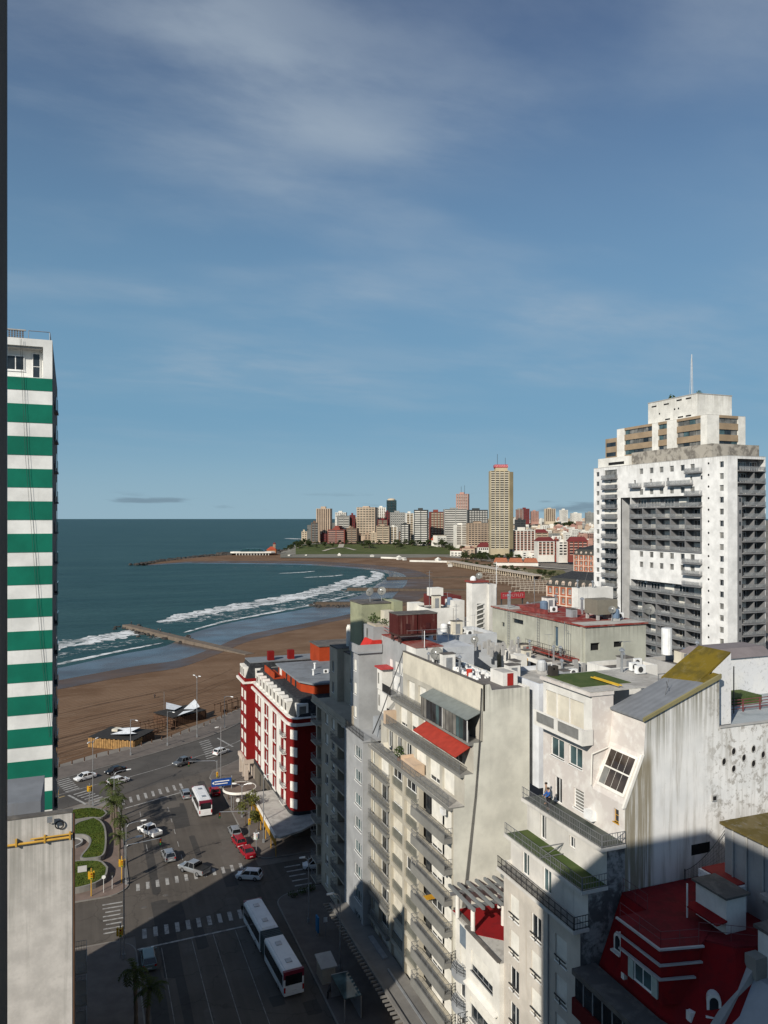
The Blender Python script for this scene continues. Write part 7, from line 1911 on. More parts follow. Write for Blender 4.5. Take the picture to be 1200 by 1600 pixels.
for i in range(44):
    u = 496 + i*6.6 + fr.uniform(-3, 3); w = fr.uniform(6, 12); vt = fr.uniform(822, 838) if i % 2 else fr.uniform(806, 822); Y = fr.choice((1345, 1375, 1410)) if i % 2 else fr.choice((1480, 1520, 1580))
    st = fr.choice(('bands', 'grid', 'punched', 'piers')); wl = fr.choice((WHT, WHT, CRM, GRY, TAN, PCH, MRN, BRN))
    cn = {WHT: 'white', CRM: 'cream', GRY: 'grey', TAN: 'tan', PCH: 'peach', MRN: 'maroon', BRN: 'brown'}[wl]
    tower('%s %s mid-rise filling the skyline behind the park front' % (cn, {'bands': 'banded', 'grid': 'gridded', 'punched': 'plain', 'piers': 'striped'}[st]), u, u+w, vt, 846, Y, st, wl, fr.choice((None, WHT, CRM)), None, group='mid-rises filling the far skyline')
# tallest tower with the red sign
T, w, D, h = tower('tallest beige tower with a red rooftop sign', 766, 796, 736, 858, 1050, 'grid', plaster('far pale yellow wall', (0.44, 0.37, 0.245), 0.1, 0.1, blotch=0.05), plaster('far pale band', (0.56, 0.51, 0.41), 0.1, 0.1, blotch=0.05), glass('warm dark glazing', (0.05, 0.04, 0.025), 0.25), rot=-0.02, depth=20, npier=4, roofbox=False, name='beige_tower')
T.mb('side_wall', MB().box(w/2+0.2, w/2+0.6, 0, D, 8, h-0.5).prism([(w/2+0.6, 0), (w/2+6, 4), (w/2+6, D+2), (w/2+0.6, D)], 8, h-1), plaster('far ochre end wall', (0.36, 0.29, 0.17), 0.1, 0.1, blotch=0.05))
T.mb('penthouse', MB().box(-w*0.22, w*0.42, 2, D-2, h+0.5, h+5), MATS['far pale yellow wall'])
o = T.mb('sign_box', MB().box(-w*0.26, w*0.44, 1.5, D-3, h+5.01, h+9.0), plain('red sign board', (0.42, 0.02, 0.03), 0.5))
fc = bpy.data.curves.new('sign_text', 'FONT'); fc.body = 'HAVANNA'; fc.size = 3.9; fc.extrude = 0.05; fc.align_x = 'CENTER'; fc.align_y = 'CENTER'
tmp = bpy.data.objects.new('tmp_text', fc); col.objects.link(tmp)
dg = bpy.context.evaluated_depsgraph_get()
tm = bpy.data.meshes.new_from_object(tmp.evaluated_get(dg)); bpy.data.objects.remove(tmp)
tm.transform(Matrix.Rotation(R(90), 4, 'X')); tm.materials.clear(); tm.materials.append(plain('pale sign letters', (0.6, 0.42, 0.42), 0.6))
so = link('sign_lettering', tm, o); so.location = Vector((w*0.09, 1.42, h+7.0)) - LOC[o.name]
T.mb('aerial', MB().tube((-w*0.08, D/2, h+9), (-w*0.08, D/2, h+24), 0.25, 4).tube((w*0.34, D/2, h+9), (w*0.34, D/2, h+19), 0.25, 4), DFRAME)

# ---- white houses spread over the hillside
k = 0
for i in range(290):
    Y = rnd.choice((rnd.uniform(1050, 1500), rnd.uniform(1500, 2600), rnd.uniform(1800, 3200)))
    u = rnd.uniform(803, 945) if i < 230 else rnd.uniform(640, 930)
    g = hz(u, Y)
    c = at(u, Y, g); w = rnd.uniform(9, 20); D = rnd.uniform(9, 16); h = rnd.choice((5, 7, 9, 12, 16))*rnd.uniform(0.9, 1.2)
    vt = 810 - (g+h-55)*1200/Y
    if vt < 803: continue
    m = rnd.choice((WHT, WHT, WHT, CRM, WHT, GRY, PNK, PCH))
    rc = rnd.choice((WHT, GRY, TAN, RDB, CRM))
    T = Thing('hillside_house', '%s%s house with a %s flat roof on the crowded hillside' % ('tall ' if h > 11 else '', {WHT: 'white', CRM: 'cream', GRY: 'grey', PNK: 'pink', PCH: 'peach'}[m], {WHT: 'white', GRY: 'grey', TAN: 'tan', RDB: 'red', CRM: 'cream'}[rc]), 'house', (c.x, c.y, g-3), -CAMA + rnd.uniform(-0.5, 0.5), 'pale houses crowding the hillside', local=True)
    T.mb('wall', MB().box(-w/2, w/2, 0, D, 0, h+3), m)
    T.box('roof', -w/2-0.2, w/2+0.2, -0.2, D+0.2, h+3, h+3.4, rc)
    if Y < 2000:
        for j in range(max(1, int(h/3.2))):
            for x in (-w*0.3, 0, w*0.3): T.box('window', x-w*0.1, x+w*0.1, -0.08, 0.04, 3+3.0*j+0.8, 3+3.0*j+2.2, FGL)
    if rnd.random() < 0.5: T.box('roof_room', -w*0.3, w*0.1, D*0.3, D*0.8, h+3.4, h+3.4+rnd.uniform(2, 4), m)
    k += 1

# ---- the town going on inland, mostly hidden behind the near roofs and the white tower
tr_ = random.Random(31)
n_t = 0
for gx in range(66, 520, 24):
    for gy in range(-60, 470, 26):
        x = gx + tr_.uniform(-2, 2); y = gy + tr_.uniform(-2, 2); a = math.degrees(math.atan2(x+18, max(y, 0.1)))
        a0 = math.degrees(math.atan2(x, max(y, 0.1)))
        if a0 > 50.5 and x > 60: h = tr_.uniform(12, 34)
        elif y > 205 and 38.0 < a0 < 45.5: h = tr_.uniform(10, 24)
        elif y < 125 and x < 130 and a0 > 39: h = tr_.uniform(12, 26)
        else: continue
        if n_t >= 120 or (130 < x < 170 and 120 < y < 205): continue
        n_t += 1
        wm = tr_.choice((WHITE_WALL, CONCRETE, CREAM, GREY_WALL, PCH)); w_, d_ = tr_.uniform(14, 21), tr_.uniform(14, 22)
        T = Thing('town_block', 'plain %s town block inland, right of the white tower' % {WHITE_WALL: 'white', CONCRETE: 'concrete', CREAM: 'cream', GREY_WALL: 'grey', PCH: 'peach'}[wm], 'building', (x, y, -0.9), group='town blocks going on inland', local=True)
        T.mb('wall', MB().box(0, w_, 0, d_, 0, h), wm); T.box('roof', -0.15, w_+0.15, -0.15, d_+0.15, h, h+0.4, tr_.choice((DARKROOF, PALEROOF, REDROOF)))
        for j in range(1, int(h/3)):
            for i in range(4):
                T.box('window', w_*(i+0.3)/4, w_*(i+0.7)/4, -0.05, 0.04, 3*j+0.7, 3*j+2.1, PANE)
                T.box('window', -0.05, 0.04, d_*(i+0.3)/4, d_*(i+0.7)/4, 3*j+0.7, 3*j+2.1, PANE)
        T.box('roof_room', w_*0.3, w_*0.6, d_*0.3, d_*0.6, h+0.4, h+2.8, wm)
# ---- trees
FLEAF = patchy('dark park foliage', (0.030, 0.042, 0.014), (0.045, 0.060, 0.018), (0.018, 0.024, 0.010), s1=0.3, s2=1.0)
BARK = plain('grey brown bark', (0.10, 0.075, 0.055), 0.9)
def tree_meshes(seed):
    r_ = random.Random(seed)
    mb = MB()
    for i in range(9):
        leafball(mb, (r_.uniform(-2.6, 2.6), r_.uniform(-2.6, 2.6), r_.uniform(3.2, 6.6)), r_.uniform(1.1, 2.0), 60, 0.42, 0.8, r_)
    tk = MB().tube((0, 0, -1), (0.2, 0, 2.6), 0.32, 7, 0.22)
    for i in range(5):
        a = i*1.257+r_.random(); tk.tube((0.2, 0, 2.5), (0.2+1.8*math.cos(a), 1.8*math.sin(a), 4.6), 0.14, 5, 0.05)
    return mb.mesh('crown', FLEAF), tk.mesh('trunk', BARK)
TREES = [tree_meshes(s) for s in (3, 11, 29)]
def tree(p, s, label, group, i):
    T = Thing('park_tree', label, 'tree', p, rnd.uniform(0, 6), group, local=True)
    T.o.scale = (s, s, s*rnd.uniform(0.8, 1.05))
    c, t_ = TREES[i % 3]
    T.put('crown', c, (0, 0, 0)); T.put('trunk', t_, (0, 0, 0))
for i, (u, Y, s) in enumerate([(494, 1236, 1.1), (507, 1236, 1.5), (519, 1232, 1.4), (568, 1234, 1.9), (577, 1228, 2.1), (573, 1248, 1.7), (618, 1240, 1.7), (626, 1228, 1.4), (622, 1255, 1.8), (643, 1262, 1.7), (653, 1255, 1.6), (669, 1240, 1.9), (681, 1262, 1.5), (690, 1252, 2.0), (694, 1240, 1.9), (699, 1225, 1.5), (706, 1190, 1.5), (661, 1265, 1.3), (634, 1272, 1.4), (723, 1215, 1.2), (480, 1245, 1.4), (467, 1240, 1.6), (472, 1260, 1.2)]):
    tree(at(u, Y, hz(u, Y)), s, 'dark bushy tree standing on the far park lawn', 'trees on the far park lawn', i)
for i in range(46):
    u = rnd.uniform(722, 812); Y = rnd.uniform(985, 1085)
    if u > 800 and Y > 1030: continue
    tree(at(u, Y, hz(u, Y)), rnd.uniform(0.8, 1.5), 'dark bushy tree at the foot of the tallest tower', 'trees at the foot of the tallest tower', i)
for i in range(40):
    _u = rnd.uniform(440, 492); _y = rnd.uniform(1250, 1310)
    tree(at(_u, _y, hz(_u, _y)), rnd.uniform(0.6, 1.3), 'dark scrubby tree on the rocky point', 'trees on the rocky point', i)
for i in range(46):
    u = 470 + i*5.7 + rnd.uniform(-3, 3); Y = rnd.uniform(1278, 1292)
    tree(at(u, Y, hz(u, Y)), rnd.uniform(0.5, 1.0), 'small dark street tree in the row behind the far park', 'street trees behind the far park', i)
for i in range(16):
    u = rnd.uniform(868, 895); Y = 2150
    tree(at(u, Y, hz(u, Y)), rnd.uniform(2.2, 3.2), 'dark tree on the hill crest among pale towers', 'trees on the hill crest', i)
for i in range(34):
    u = rnd.uniform(716, 872); Y = 930 - (u-716)*1.35 + rnd.uniform(-8, 8)
    tree(at(u, Y, -0.8), rnd.uniform(0.5, 0.9), 'low dark bush beside the long beach promenade', 'bushes along the long promenade', i)

# ---- houses and pavilion by the water
T = Thing('red_roof_chalet', 'small chalet with a red pyramid roof among park trees', 'house', at(680, 1270, 11), -CAMA, local=True)
T.mb('wall', MB().box(-6, 6, 0, 11, -3, 8), WHT); T.mb('roof', MB().prism([(-7.5, -1), (7.5, -1), (7.5, 12), (-7.5, 12)], 8, 15.5, [(-1.5, 5), (1.5, 5), (1.5, 6), (-1.5, 6)]), plaster('far red tiles', (0.36, 0.065, 0.03)))
for x in (-3.5, 0, 3.5): T.box('window', x-0.8, x+0.8, -0.06, 0.05, 3.5, 6, FGL)
T = Thing('red_restaurant', 'low restaurant with maroon roof before the tan block', 'restaurant', at(757, 1180, 6), -CAMA, local=True)
T.mb('wall', MB().box(-10, 10, 0, 12, -4, 5), WHT); T.mb('roof', MB().prism([(-11, -1), (11, -1), (11, 13), (-11, 13)], 5, 12, [(-5, 5), (5, 5), (5, 8), (-5, 8)]), MRN)
for i in range(6): T.box('window', -8.6+3*i, -6.8+3*i, -0.06, 0.05, 0.5, 3.4, FGL)
p = at(395, 1172, -1)
T = Thing('beach_pavilion', 'long white pavilion with dark teal upper storey at the end of the bay', 'pavilion', p, -CAMA+0.1, local=True)
T.mb('wall', MB().loft([[(x, 0, -2), (x, 14, -2), (x, 14, 3), (x, 0, 3)] for x in (-26, 26)]), FGL)
T.mb('white_deck', MB().prism([(-34, 2), (-28, -2), (28, -3), (34, 2), (30, 16), (-30, 16)], 3, 5.2), WHT)
T.mb('upper_storey', MB().prism([(-19, 2), (17, 2), (19, 12), (-17, 12)], 5.2, 10, [(-14, 4), (12, 4), (14, 11), (-12, 11)]), TEAL)
for i in range(12): T.box('pillar', -25+4.4*i, -24+4.4*i, -1.6, -0.6, -2, 3, WHT)
T = Thing('turreted_house', 'red-roofed house with a small tower at the rocky point', 'house', at(424, 1195, 0), -CAMA, local=True)
T.mb('wall', MB().box(-7, 7, 0, 10, -4, 6), plaster('far orange wall', (0.45, 0.18, 0.08))); T.mb('roof', MB().prism([(-8, -1), (8, -1), (8, 11), (-8, 11)], 6, 11, [(-2, 4), (2, 4), (2, 6), (-2, 6)]), plaster('far red tiles', (0.36, 0.065, 0.03)))
T.mb('turret', MB().box(2, 6, 3, 7, 6, 15), plaster('far stone turret', (0.30, 0.20, 0.14))); T.mb('turret_roof', MB().prism([(1.6, 2.6), (6.4, 2.6), (6.4, 7.4), (1.6, 7.4)], 15, 18, [(3.8, 4.8), (4.2, 4.8), (4.2, 5.2), (3.8, 5.2)]), MRN)
mb = MB()
for a, b in (((345, 1195), (372, 1185)), ((372, 1190), (430, 1262)), ((428, 1262), (470, 1330)), ((440, 1290), (485, 1420))):
    rocks(mb, at(a[0], a[1]), at(b[0], b[1]), 22, 70, 3, 7, -1.5)
single('headland_rocks', mb, ROCK, 'dark rocks along the far headland', 'rocks', kind='stuff')
for i, (u, Y, s) in enumerate([(530, 1143, 5.0), (582, 1118, 5.5), (625, 1050, 6.0), (687, 990, 6.5), (454, 1142, 4.5), (480, 1147, 4.0), (706, 900, 5), (634, 1040, 5), (662, 1008, 3)]):
    l = ['leftmost white beach hut on the far sand', 'white beach hut below the twin park trees', 'white beach hut in the middle of the far sand', 'white pointed hut nearest the promenade end', 'white lifeguard hut below the headland trees', 'small white hut by the headland path', 'low white hut lying on the open sand', 'white hut beside the middle one', 'tiny white hut left of the pointed one'][i]
    T = Thing('beach_hut', l, 'hut', at(u, Y, -1.6), -CAMA + 0.3*i, 'white huts on the far sand', local=True)
    T.mb('wall', MB().box(-s*0.45, s*0.45, 0, s*0.8, 0, s*0.55), WHT); T.mb('roof', MB().prism([(-s*0.55, -0.3), (s*0.55, -0.3), (s*0.55, s*0.9), (-s*0.55, s*0.9)], s*0.55, s*(1.0 if i in (0, 2, 3) else 0.7), [(-0.2, s*0.3), (0.2, s*0.3), (0.2, s*0.4), (-0.2, s*0.4)]), WHT)
for (u0, u1, Y, l) in ((595, 634, 1085, 'low white wall along the foot of the park'), (640, 705, 1000, 'long low white wall across the far sand')):
    a = at(u0, Y, -1.5); b = at(u1, Y-20, -1.5); t = (b-a).normalized(); n = Vector((-t.y, t.x, 0))*2.5
    single('beach_wall', MB().loft([[a, a+n, a+n+Vector((0, 0, 2.2)), a+Vector((0, 0, 2.2))], [b, b+n, b+n+Vector((0, 0, 2.2)), b+Vector((0, 0, 2.2))]]), WHT, l, 'wall')
# ---- long promenade gallery and plaza
T = Thing('promenade_gallery', 'long white-roofed gallery along the top of the beach', 'gallery', at(770, 820, -0.9))
a = at(704, 926, 0); b = at(839, 690, 0); t = (b-a).normalized(); n = Vector((-t.y, t.x, 0))
T.mb('roof', MB().loft([[a-n*5+Vector((0,0,3.2)), a+n*5+Vector((0,0,3.2)), a+n*5+Vector((0,0,4.2)), a-n*5+Vector((0,0,4.2))], [b-n*5+Vector((0,0,3.2)), b+n*5+Vector((0,0,3.2)), b+n*5+Vector((0,0,4.2)), b-n*5+Vector((0,0,4.2))]]), plaster('pale gallery roof', (0.46, 0.40, 0.33), 0.2, 0.2))
T.mb('back_wall', MB().loft([[a+n*3+Vector((0,0,-1)), a+n*4+Vector((0,0,-1)), a+n*4+Vector((0,0,3.2)), a+n*3+Vector((0,0,3.2))], [b+n*3+Vector((0,0,-1)), b+n*4+Vector((0,0,-1)), b+n*4+Vector((0,0,3.2)), b+n*3+Vector((0,0,3.2))]]), BRN)
for i in range(44):
    p = a.lerp(b, i/43) - n*4
    T.box('column', p.x-0.4, p.x+0.4, p.y-0.4, p.y+0.4, -1, 3.2, CRM)
T = Thing('low_hall', 'low hall with a terracotta roof before the far town', 'building', at(806, 905, -0.9), -CAMA-0.15, local=True)
T.mb('wall', MB().box(-26, 26, 0, 14, 0, 4), WHT)
for i in range(3): T.mb('roof', MB().prism([(-26+17.4*i, -1), (-9+17.4*i, -1), (-9+17.4*i, 15), (-26+17.4*i, 15)], 4, 9, [(-24+17.4*i, 6), (-11+17.4*i, 6), (-11+17.4*i, 8), (-24+17.4*i, 8)]), plaster('far terracotta roof', (0.36, 0.13, 0.07)))
mb = MB(); P_ = [at(780, 870), at(880, 830), at(900, 690), at(850, 700)]
for q in P_: q.z = -0.85
structure('plaza_lawn', MB().poly(P_), patchy('dry plaza grass', (0.12, 0.11, 0.045), (0.15, 0.125, 0.06), s1=0.03, s2=0.1))
pathstrip('plaza_path', [(835, 880), (858, 860), (885, 838)], 8, PATHM)
TENTM = plaster('bleached tent timber', (0.46, 0.40, 0.32), 0.2, 0.1)
n_ = 0
for i in range(15):
    v = 886 + 2.85*i
    Y = 56*1200/(v-810)
    ua = 738 + 2.6*i + (10 if i % 2 else 0) + (30 if i > 9 else 0); ub = min(878, 800 + 9*i) + rnd.uniform(-4, 4) - (0 if i < 11 else 8)
    if ub > 858 and Y < 640: ub = 856
    a = at(ua, Y, -1.3); b = at(ub, Y-6, -1.3); t = (b-a).normalized(); n = Vector((-t.y, t.x, 0))
    L_ = (b-a).length; k = max(3, int(L_/3.2))
    mb = MB()
    for zz in (1.9,): mb.loft([[a+Vector((0,0,zz)), a+n*2.2+Vector((0,0,zz)), a+n*2.2+Vector((0,0,zz+0.25)), a+Vector((0,0,zz+0.25))], [b+Vector((0,0,zz)), b+n*2.2+Vector((0,0,zz)), b+n*2.2+Vector((0,0,zz+0.25)), b+Vector((0,0,zz+0.25))]])
    for j in range(k+1):
        p = a.lerp(b, j/k); mb.box(p.x-0.12, p.x+0.12, p.y-0.12, p.y+0.12, -1.4, 0.6)
    single('beach_tent_row', mb, TENTM, 'row of bleached tent frames on the sand before the brick palace', 'tent frames', 'rows of beach tent frames')
# ------------------------------------------------------------------ plaza lawns and street furniture
def lawn(label, pts, h=0.55, rim=0.28):
    T = Thing('raised_lawn', label, 'lawn', (sum(p[0] for p in pts)/len(pts), sum(p[1] for p in pts)/len(pts), 0.13), group='raised lawns of the plaza')
    P_ = [(v.x, v.y) for v in spline([(x, y, 0) for x, y in pts + pts[:1]], 6)][:-1]
    ar = sum(a[0]*b[1]-b[0]*a[1] for a, b in zip(P_, P_[1:]+P_[:1]))
    if ar < 0: P_.reverse()
    mb = MB()
    n = len(P_)
    cen = Vector((sum(p[0] for p in P_)/n, sum(p[1] for p in P_)/n, 0))
    V = [Vector((x, y, 0.13+h)) for x, y in P_]
    for t_ in tessellate_polygon([V]):
        a, b, c = [V[i] for i in t_]
        if (b-a).cross(c-a).z < 0: a, c = c, a
        mb.poly([a, b, c])
    T.mb('grass', mb, GRASS)
    k = MB()
    for i in range(n):
        a = Vector((*P_[i], 0)); b = Vector((*P_[(i+1) % n], 0)); z = Vector((P_[i-1][0], P_[i-1][1], 0)); c = Vector((*P_[(i+2) % n], 0))
        na = (b-z).normalized(); na = Vector((na.y, -na.x, 0)); nb = (c-a).normalized(); nb = Vector((nb.y, -nb.x, 0))
        za, zb = Vector((0, 0, 0.1)), Vector((0, 0, 0.13+h+0.06))
        k.loft([[a+za, a+na*rim+za, a+na*rim+zb, a+zb], [b+za, b+nb*rim+za, b+nb*rim+zb, b+zb]])
    T.mb('retaining_wall', k, plaster('grey planter concrete', (0.24, 0.23, 0.21), 0.4, 0.3))
    rr = random.Random(len(pts)); gb = MB()
    xs = [p[0] for p in P_]; ys = [p[1] for p in P_]; tries = 0
    def inside(x, y):
        c = False
        for (x1, y1), (x2, y2) in zip(P_, P_[1:]+P_[:1]):
            if (y1 > y) != (y2 > y) and x < (x2-x1)*(y-y1)/(y2-y1)+x1: c = not c
        return c
    while len(gb.f) < 2600 and tries < 12000:
        tries += 1
        x = rr.uniform(min(xs), max(xs)); y = rr.uniform(min(ys), max(ys))
        if not inside(x, y): continue
        a = rr.uniform(0, 3.1); s = rr.uniform(0.05, 0.13); hh = rr.uniform(0.05, 0.14)
        gb.poly([(x-s*math.cos(a), y-s*math.sin(a), 0.13+h), (x+s*math.cos(a), y+s*math.sin(a), 0.13+h), (x+rr.uniform(-.05, .05), y+rr.uniform(-.05, .05), 0.13+h+hh)])
    T.mb('grass_blades', gb, GRASS, kind='stuff')
    return T
lawn('crescent-shaped raised lawn in the middle of the plaza', [(1.3, 148.2), (2.3, 146.0), (2.9, 142.4), (2.9, 136.1), (2.4, 131.6), (1.0, 131.0), (-0.6, 131.8), (0.5, 135.4), (0.8, 138.6), (-0.2, 141.0), (-2.6, 142.6), (-1.4, 146.6)], 0.8)
lawn('round raised lawn with a sign at the near end of the plaza', [(2.9, 126.4), (2.0, 129.0), (0.4, 130.0), (-2.5, 130.4), (-6, 129), (-6.5, 124), (-3, 121.3), (0.8, 121.7), (2.5, 123.6)], 0.8)
lawn('low lawn nearest the coast road on the plaza', [(3.4, 150.2), (2.4, 148.6), (0.6, 149.4), (-3, 149.5), (-4, 153.5), (0.1, 154.4), (2.6, 152.6)], 0.6)
T = Thing('plaza_sign', 'small pale sign panel lying on the round lawn', 'sign', (-0.6, 126.5, 0.93)); T.mb('panel', MB().loft([[(-1.2, 126.0, 1.0), (0.1, 126.0, 1.0), (0.1, 126.1, 1.0), (-1.2, 126.1, 1.0)], [(-1.2, 126.5, 1.7), (0.1, 126.5, 1.7), (0.1, 126.6, 1.7), (-1.2, 126.6, 1.7)]]), CONCRETE)
T.mb('post', MB().tube((-1.0, 126.3, 0.9), (-1.0, 126.3, 1.4), 0.05).tube((-0.1, 126.3, 0.9), (-0.1, 126.3, 1.4), 0.05), STEEL)
T = Thing('planter_bed', 'round dark planting bed at the plaza edge', 'planter', (-2.6, 139.4, 0.13)); T.mb('rim', MB().lathe((-2.6, 139.4, 0.1), [(1.9, 0), (2.1, 0), (2.1, 0.5), (1.85, 0.5), (1.85, 0.3)], 24), CONCRETE); T.mb('soil', MB().lathe((-2.6, 139.4, 0.3), [(1.8, 0), (1.8, 0.12), (0.1, 0.2)], 20), DARKROOF)

FROND = patchy('palm frond green', (0.045, 0.06, 0.015), (0.07, 0.085, 0.025), (0.03, 0.035, 0.012), s1=1.5, s2=5)
PBARK = plaster('rough palm bark', (0.14, 0.11, 0.085), 0.6, 0.2, blotch=2.0)
def palm_mesh(seed, nf, L, droop):
    r_ = random.Random(seed); mb = MB()
    for i in range(nf):
        az = i*2.399 + r_.uniform(-.2, .2); el = r_.uniform(-0.15, 1.1); l = L*r_.uniform(0.8, 1.1)
        pts = []; p = Vector((0, 0, 0)); e = el
        for k in range(8):
            pts.append(p.copy()); st = l/7
            p = p + Vector((math.cos(az)*math.cos(e), math.sin(az)*math.cos(e), math.sin(e)))*st
            e -= droop*(0.12+0.05*k)
        sd = Vector((-math.sin(az), math.cos(az), 0))
        for a, b in zip(pts[:-1], pts[1:]): mb.tube(a, b, 0.025, 3, caps=False)
        for k in range(1, 8):
            for h in (0, 0.5):
                c = pts[k-1].lerp(pts[k], 0.5+h*0.5) if k else pts[0]; d_ = (pts[k]-pts[k-1]).normalized()
                ln = l*0.22*math.sin(math.pi*min(1, (k+h)/8.5))+0.12
                for s in (-1, 1):
                    t = c + sd*s*ln + d_*ln*0.7 + Vector((0, 0, -ln*0.35))
                    mb.poly([c, c + d_*0.12, t])
    return mb.mesh('crown', FROND)
PALMS = [palm_mesh(5, 22, 2.3, 1.0), palm_mesh(9, 20, 2.0, 1.15)]
for i, (x, y, h, s, l) in enumerate([(4.3, 148.3, 6.2, 1.15, 'palm at the far corner of the plaza pavement'), (5.0, 144.2, 5.6, 1.1, 'second palm from the coast road on the plaza kerb'), (4.5, 139.8, 6.0, 1.15, 'palm in the middle of the plaza kerb row'), (5.2, 134.6, 5.2, 1.0, 'palm next to the long traffic arm'), (4.9, 128.4, 4.6, 0.8, 'small palm before the round lawn'), (5.0, 86.5, 6.5, 1.0, 'shaded palm on the near left pavement'), (7.6-1.7, 83.2, 6.0, 0.9, 'shaded palm nearest the camera on the left')]):
    T = Thing('palm_tree', l, 'palm', (x, y, 0.1), group='palms along the left pavement')
    mb = MB(); lean = rnd.uniform(-0.25, 0.25); rings = []
    for k in range(9):
        f = k/8; r = 0.2 - 0.06*f + (0.05 if k % 2 else 0)
        rings.append([(x+lean*f*f+r*math.cos(a), y+r*math.sin(a), 0.1+h*f) for a in [j*math.pi/4 for j in range(8)]])
    T.mb('trunk', mb.loft(rings), PBARK)
    c = T.put('crown', PALMS[i % 2], (x+lean, y, h)); c.scale = (s, s, s)
STREETLEAF = patchy('olive street foliage', (0.075, 0.085, 0.018), (0.11, 0.11, 0.025), (0.03, 0.04, 0.01), s1=1.2, s2=4)
for i, (x, y, s, l) in enumerate([(26.6, 137.2, 1.25, 'olive-leaved street tree beside the red parked cars'), (25.9, 151.0, 0.85, 'small street tree behind the blue road sign'), (28.2, 134.0, 0.8, 'small leafy tree under the yellow screen')]):
    T = Thing('street_tree', l, 'tree', (x, y, 0.13), group='trees by the hotel pavement')
    mb = MB()
    for k in range(9): leafball(mb, (x+rnd.uniform(-1.3, 1.3)*s, y+rnd.uniform(-1.3, 1.3)*s, 0.13+s*rnd.uniform(2.2, 4.2)), s*rnd.uniform(0.55, 0.95), 90, 0.19, 0.85)
    T.mb('crown', mb, STREETLEAF)
    tk = MB().tube((x, y, 0.1), (x+0.1, y, 2.2*s), 0.12, 7, 0.08)
    for k in range(4): tk.tube((x+0.1, y, 2.1*s), (x+0.1+math.cos(k*1.6)*0.9*s, y+math.sin(k*1.6)*0.9*s, 3.3*s), 0.06, 5, 0.02)
    T.mb('trunk', tk, BARK)

def lamp(x, y, h, az, label, arm=2.2, double=False):
    T = Thing('street_lamp', label, 'street lamp', (x, y, 0.1), group='street lamps')
    T.mb('pole', MB().tube((x, y, 0.1), (x, y, h), 0.1, 8, 0.06), STEEL)
    T.mb('pole_base', MB().box(x-0.16, x+0.16, y-0.16, y+0.16, 0.1, 0.7), GFRAME)
    for k, a in enumerate((az, az+180) if double else (az,)):
        d_ = Vector((math.cos(R(a)), math.sin(R(a)), 0)); p = Vector((x, y, h))
        T.mb('lamp_arm', MB().path([p-Vector((0, 0, 0.6)), p + d_*0.35 + Vector((0, 0, -0.15)), p + d_*0.9, p + d_*arm + Vector((0, 0, 0.08))], 0.045, 6), STEEL)
        c = p + d_*(arm+0.3) + Vector((0, 0, 0.06))
        T.mb('lamp_head', MB().loft([[c + d_*u + Vector((-d_.y, d_.x, 0))*w + Vector((0, 0, z)) for w, z in ((-s, -0.05), (s, -0.05), (s*0.7, 0.1), (-s*0.7, 0.1))] for u, s in ((-0.4, 0.10), (0, 0.16), (0.42, 0.09))]), WHITEPL)
lamp(5.6, 121.4, 9.2, 5, 'street lamp at the plaza corner by the near crossing')
lamp(4.7, 146.4, 9.4, 5, 'street lamp curving over the avenue at the plaza')
lamp(4.4, 101.0, 15.0, 0, 'very tall shaded lamp post on the left corner', 1.5)
lamp(1.2, 157.0, 12.5, 60, 'tall lamp with two heads at the coast road corner', 1.2, True)
lamp(18.3, 191.9, 8.5, -60, 'beach promenade lamp before the second beach bar'); lamp(9.6, 187.2, 8.5, -60, 'beach promenade lamp before the first beach bar'); lamp(33.8, 202.6, 8.5, -50, 'beach promenade lamp beside the red hotel')
lamp(25.9, 196.4, 15.5, -60, 'very tall floodlight post on the beach promenade', 0.8, True)
lamp(26.7, 141.0, 6.2, 160, 'low lamp with pale heads by the yellow screen', 1.1, True)
lamp(28.0, 128.6, 11.5, 0, 'tall thin lamp post before the yellow screen', 0.8)
lamp(25.6, 158.0, 12.5, 200, 'tall thin lamp post by the round canopy', 0.6)
lamp(28.8, 89.0, 9.5, 180, 'shaded lamp post on the right pavement', 1.0)
lamp(28.2, 101.0, 9.0, 180, 'shaded lamp post opposite the bus front', 0.6)

YEL = plain('yellow signal housing', (0.62, 0.36, 0.02), 0.5)
LENS = [plain('red lens', (0.25, 0.01, 0.01), 0.2), plain('amber lens', (0.30, 0.14, 0.01), 0.2), plain('green lens', (0.01, 0.18, 0.05), 0.2)]
def signal_head(T, c, az, m=None):
    d_ = Vector((math.cos(R(az)), math.sin(R(az)), 0)); s = Vector((-d_.y, d_.x, 0)); c = Vector(c)
    o = T.mb('signal_head', MB().loft([[c - d_*0.12 + s*a + Vector((0, 0, b)) for a, b in ((-0.17, -0.5), (0.17, -0.5), (0.17, 0.5), (-0.17, 0.5))], [c + d_*0.12 + s*a + Vector((0, 0, b)) for a, b in ((-0.17, -0.5), (0.17, -0.5), (0.17, 0.5), (-0.17, 0.5))]]), m or YEL)
    for i, z in enumerate((0.32, 0, -0.32)):
        T.mb('lens', MB().tube(c + d_*0.12 + Vector((0, 0, z)), c + d_*0.16 + Vector((0, 0, z)), 0.11, 10), LENS[i], o)
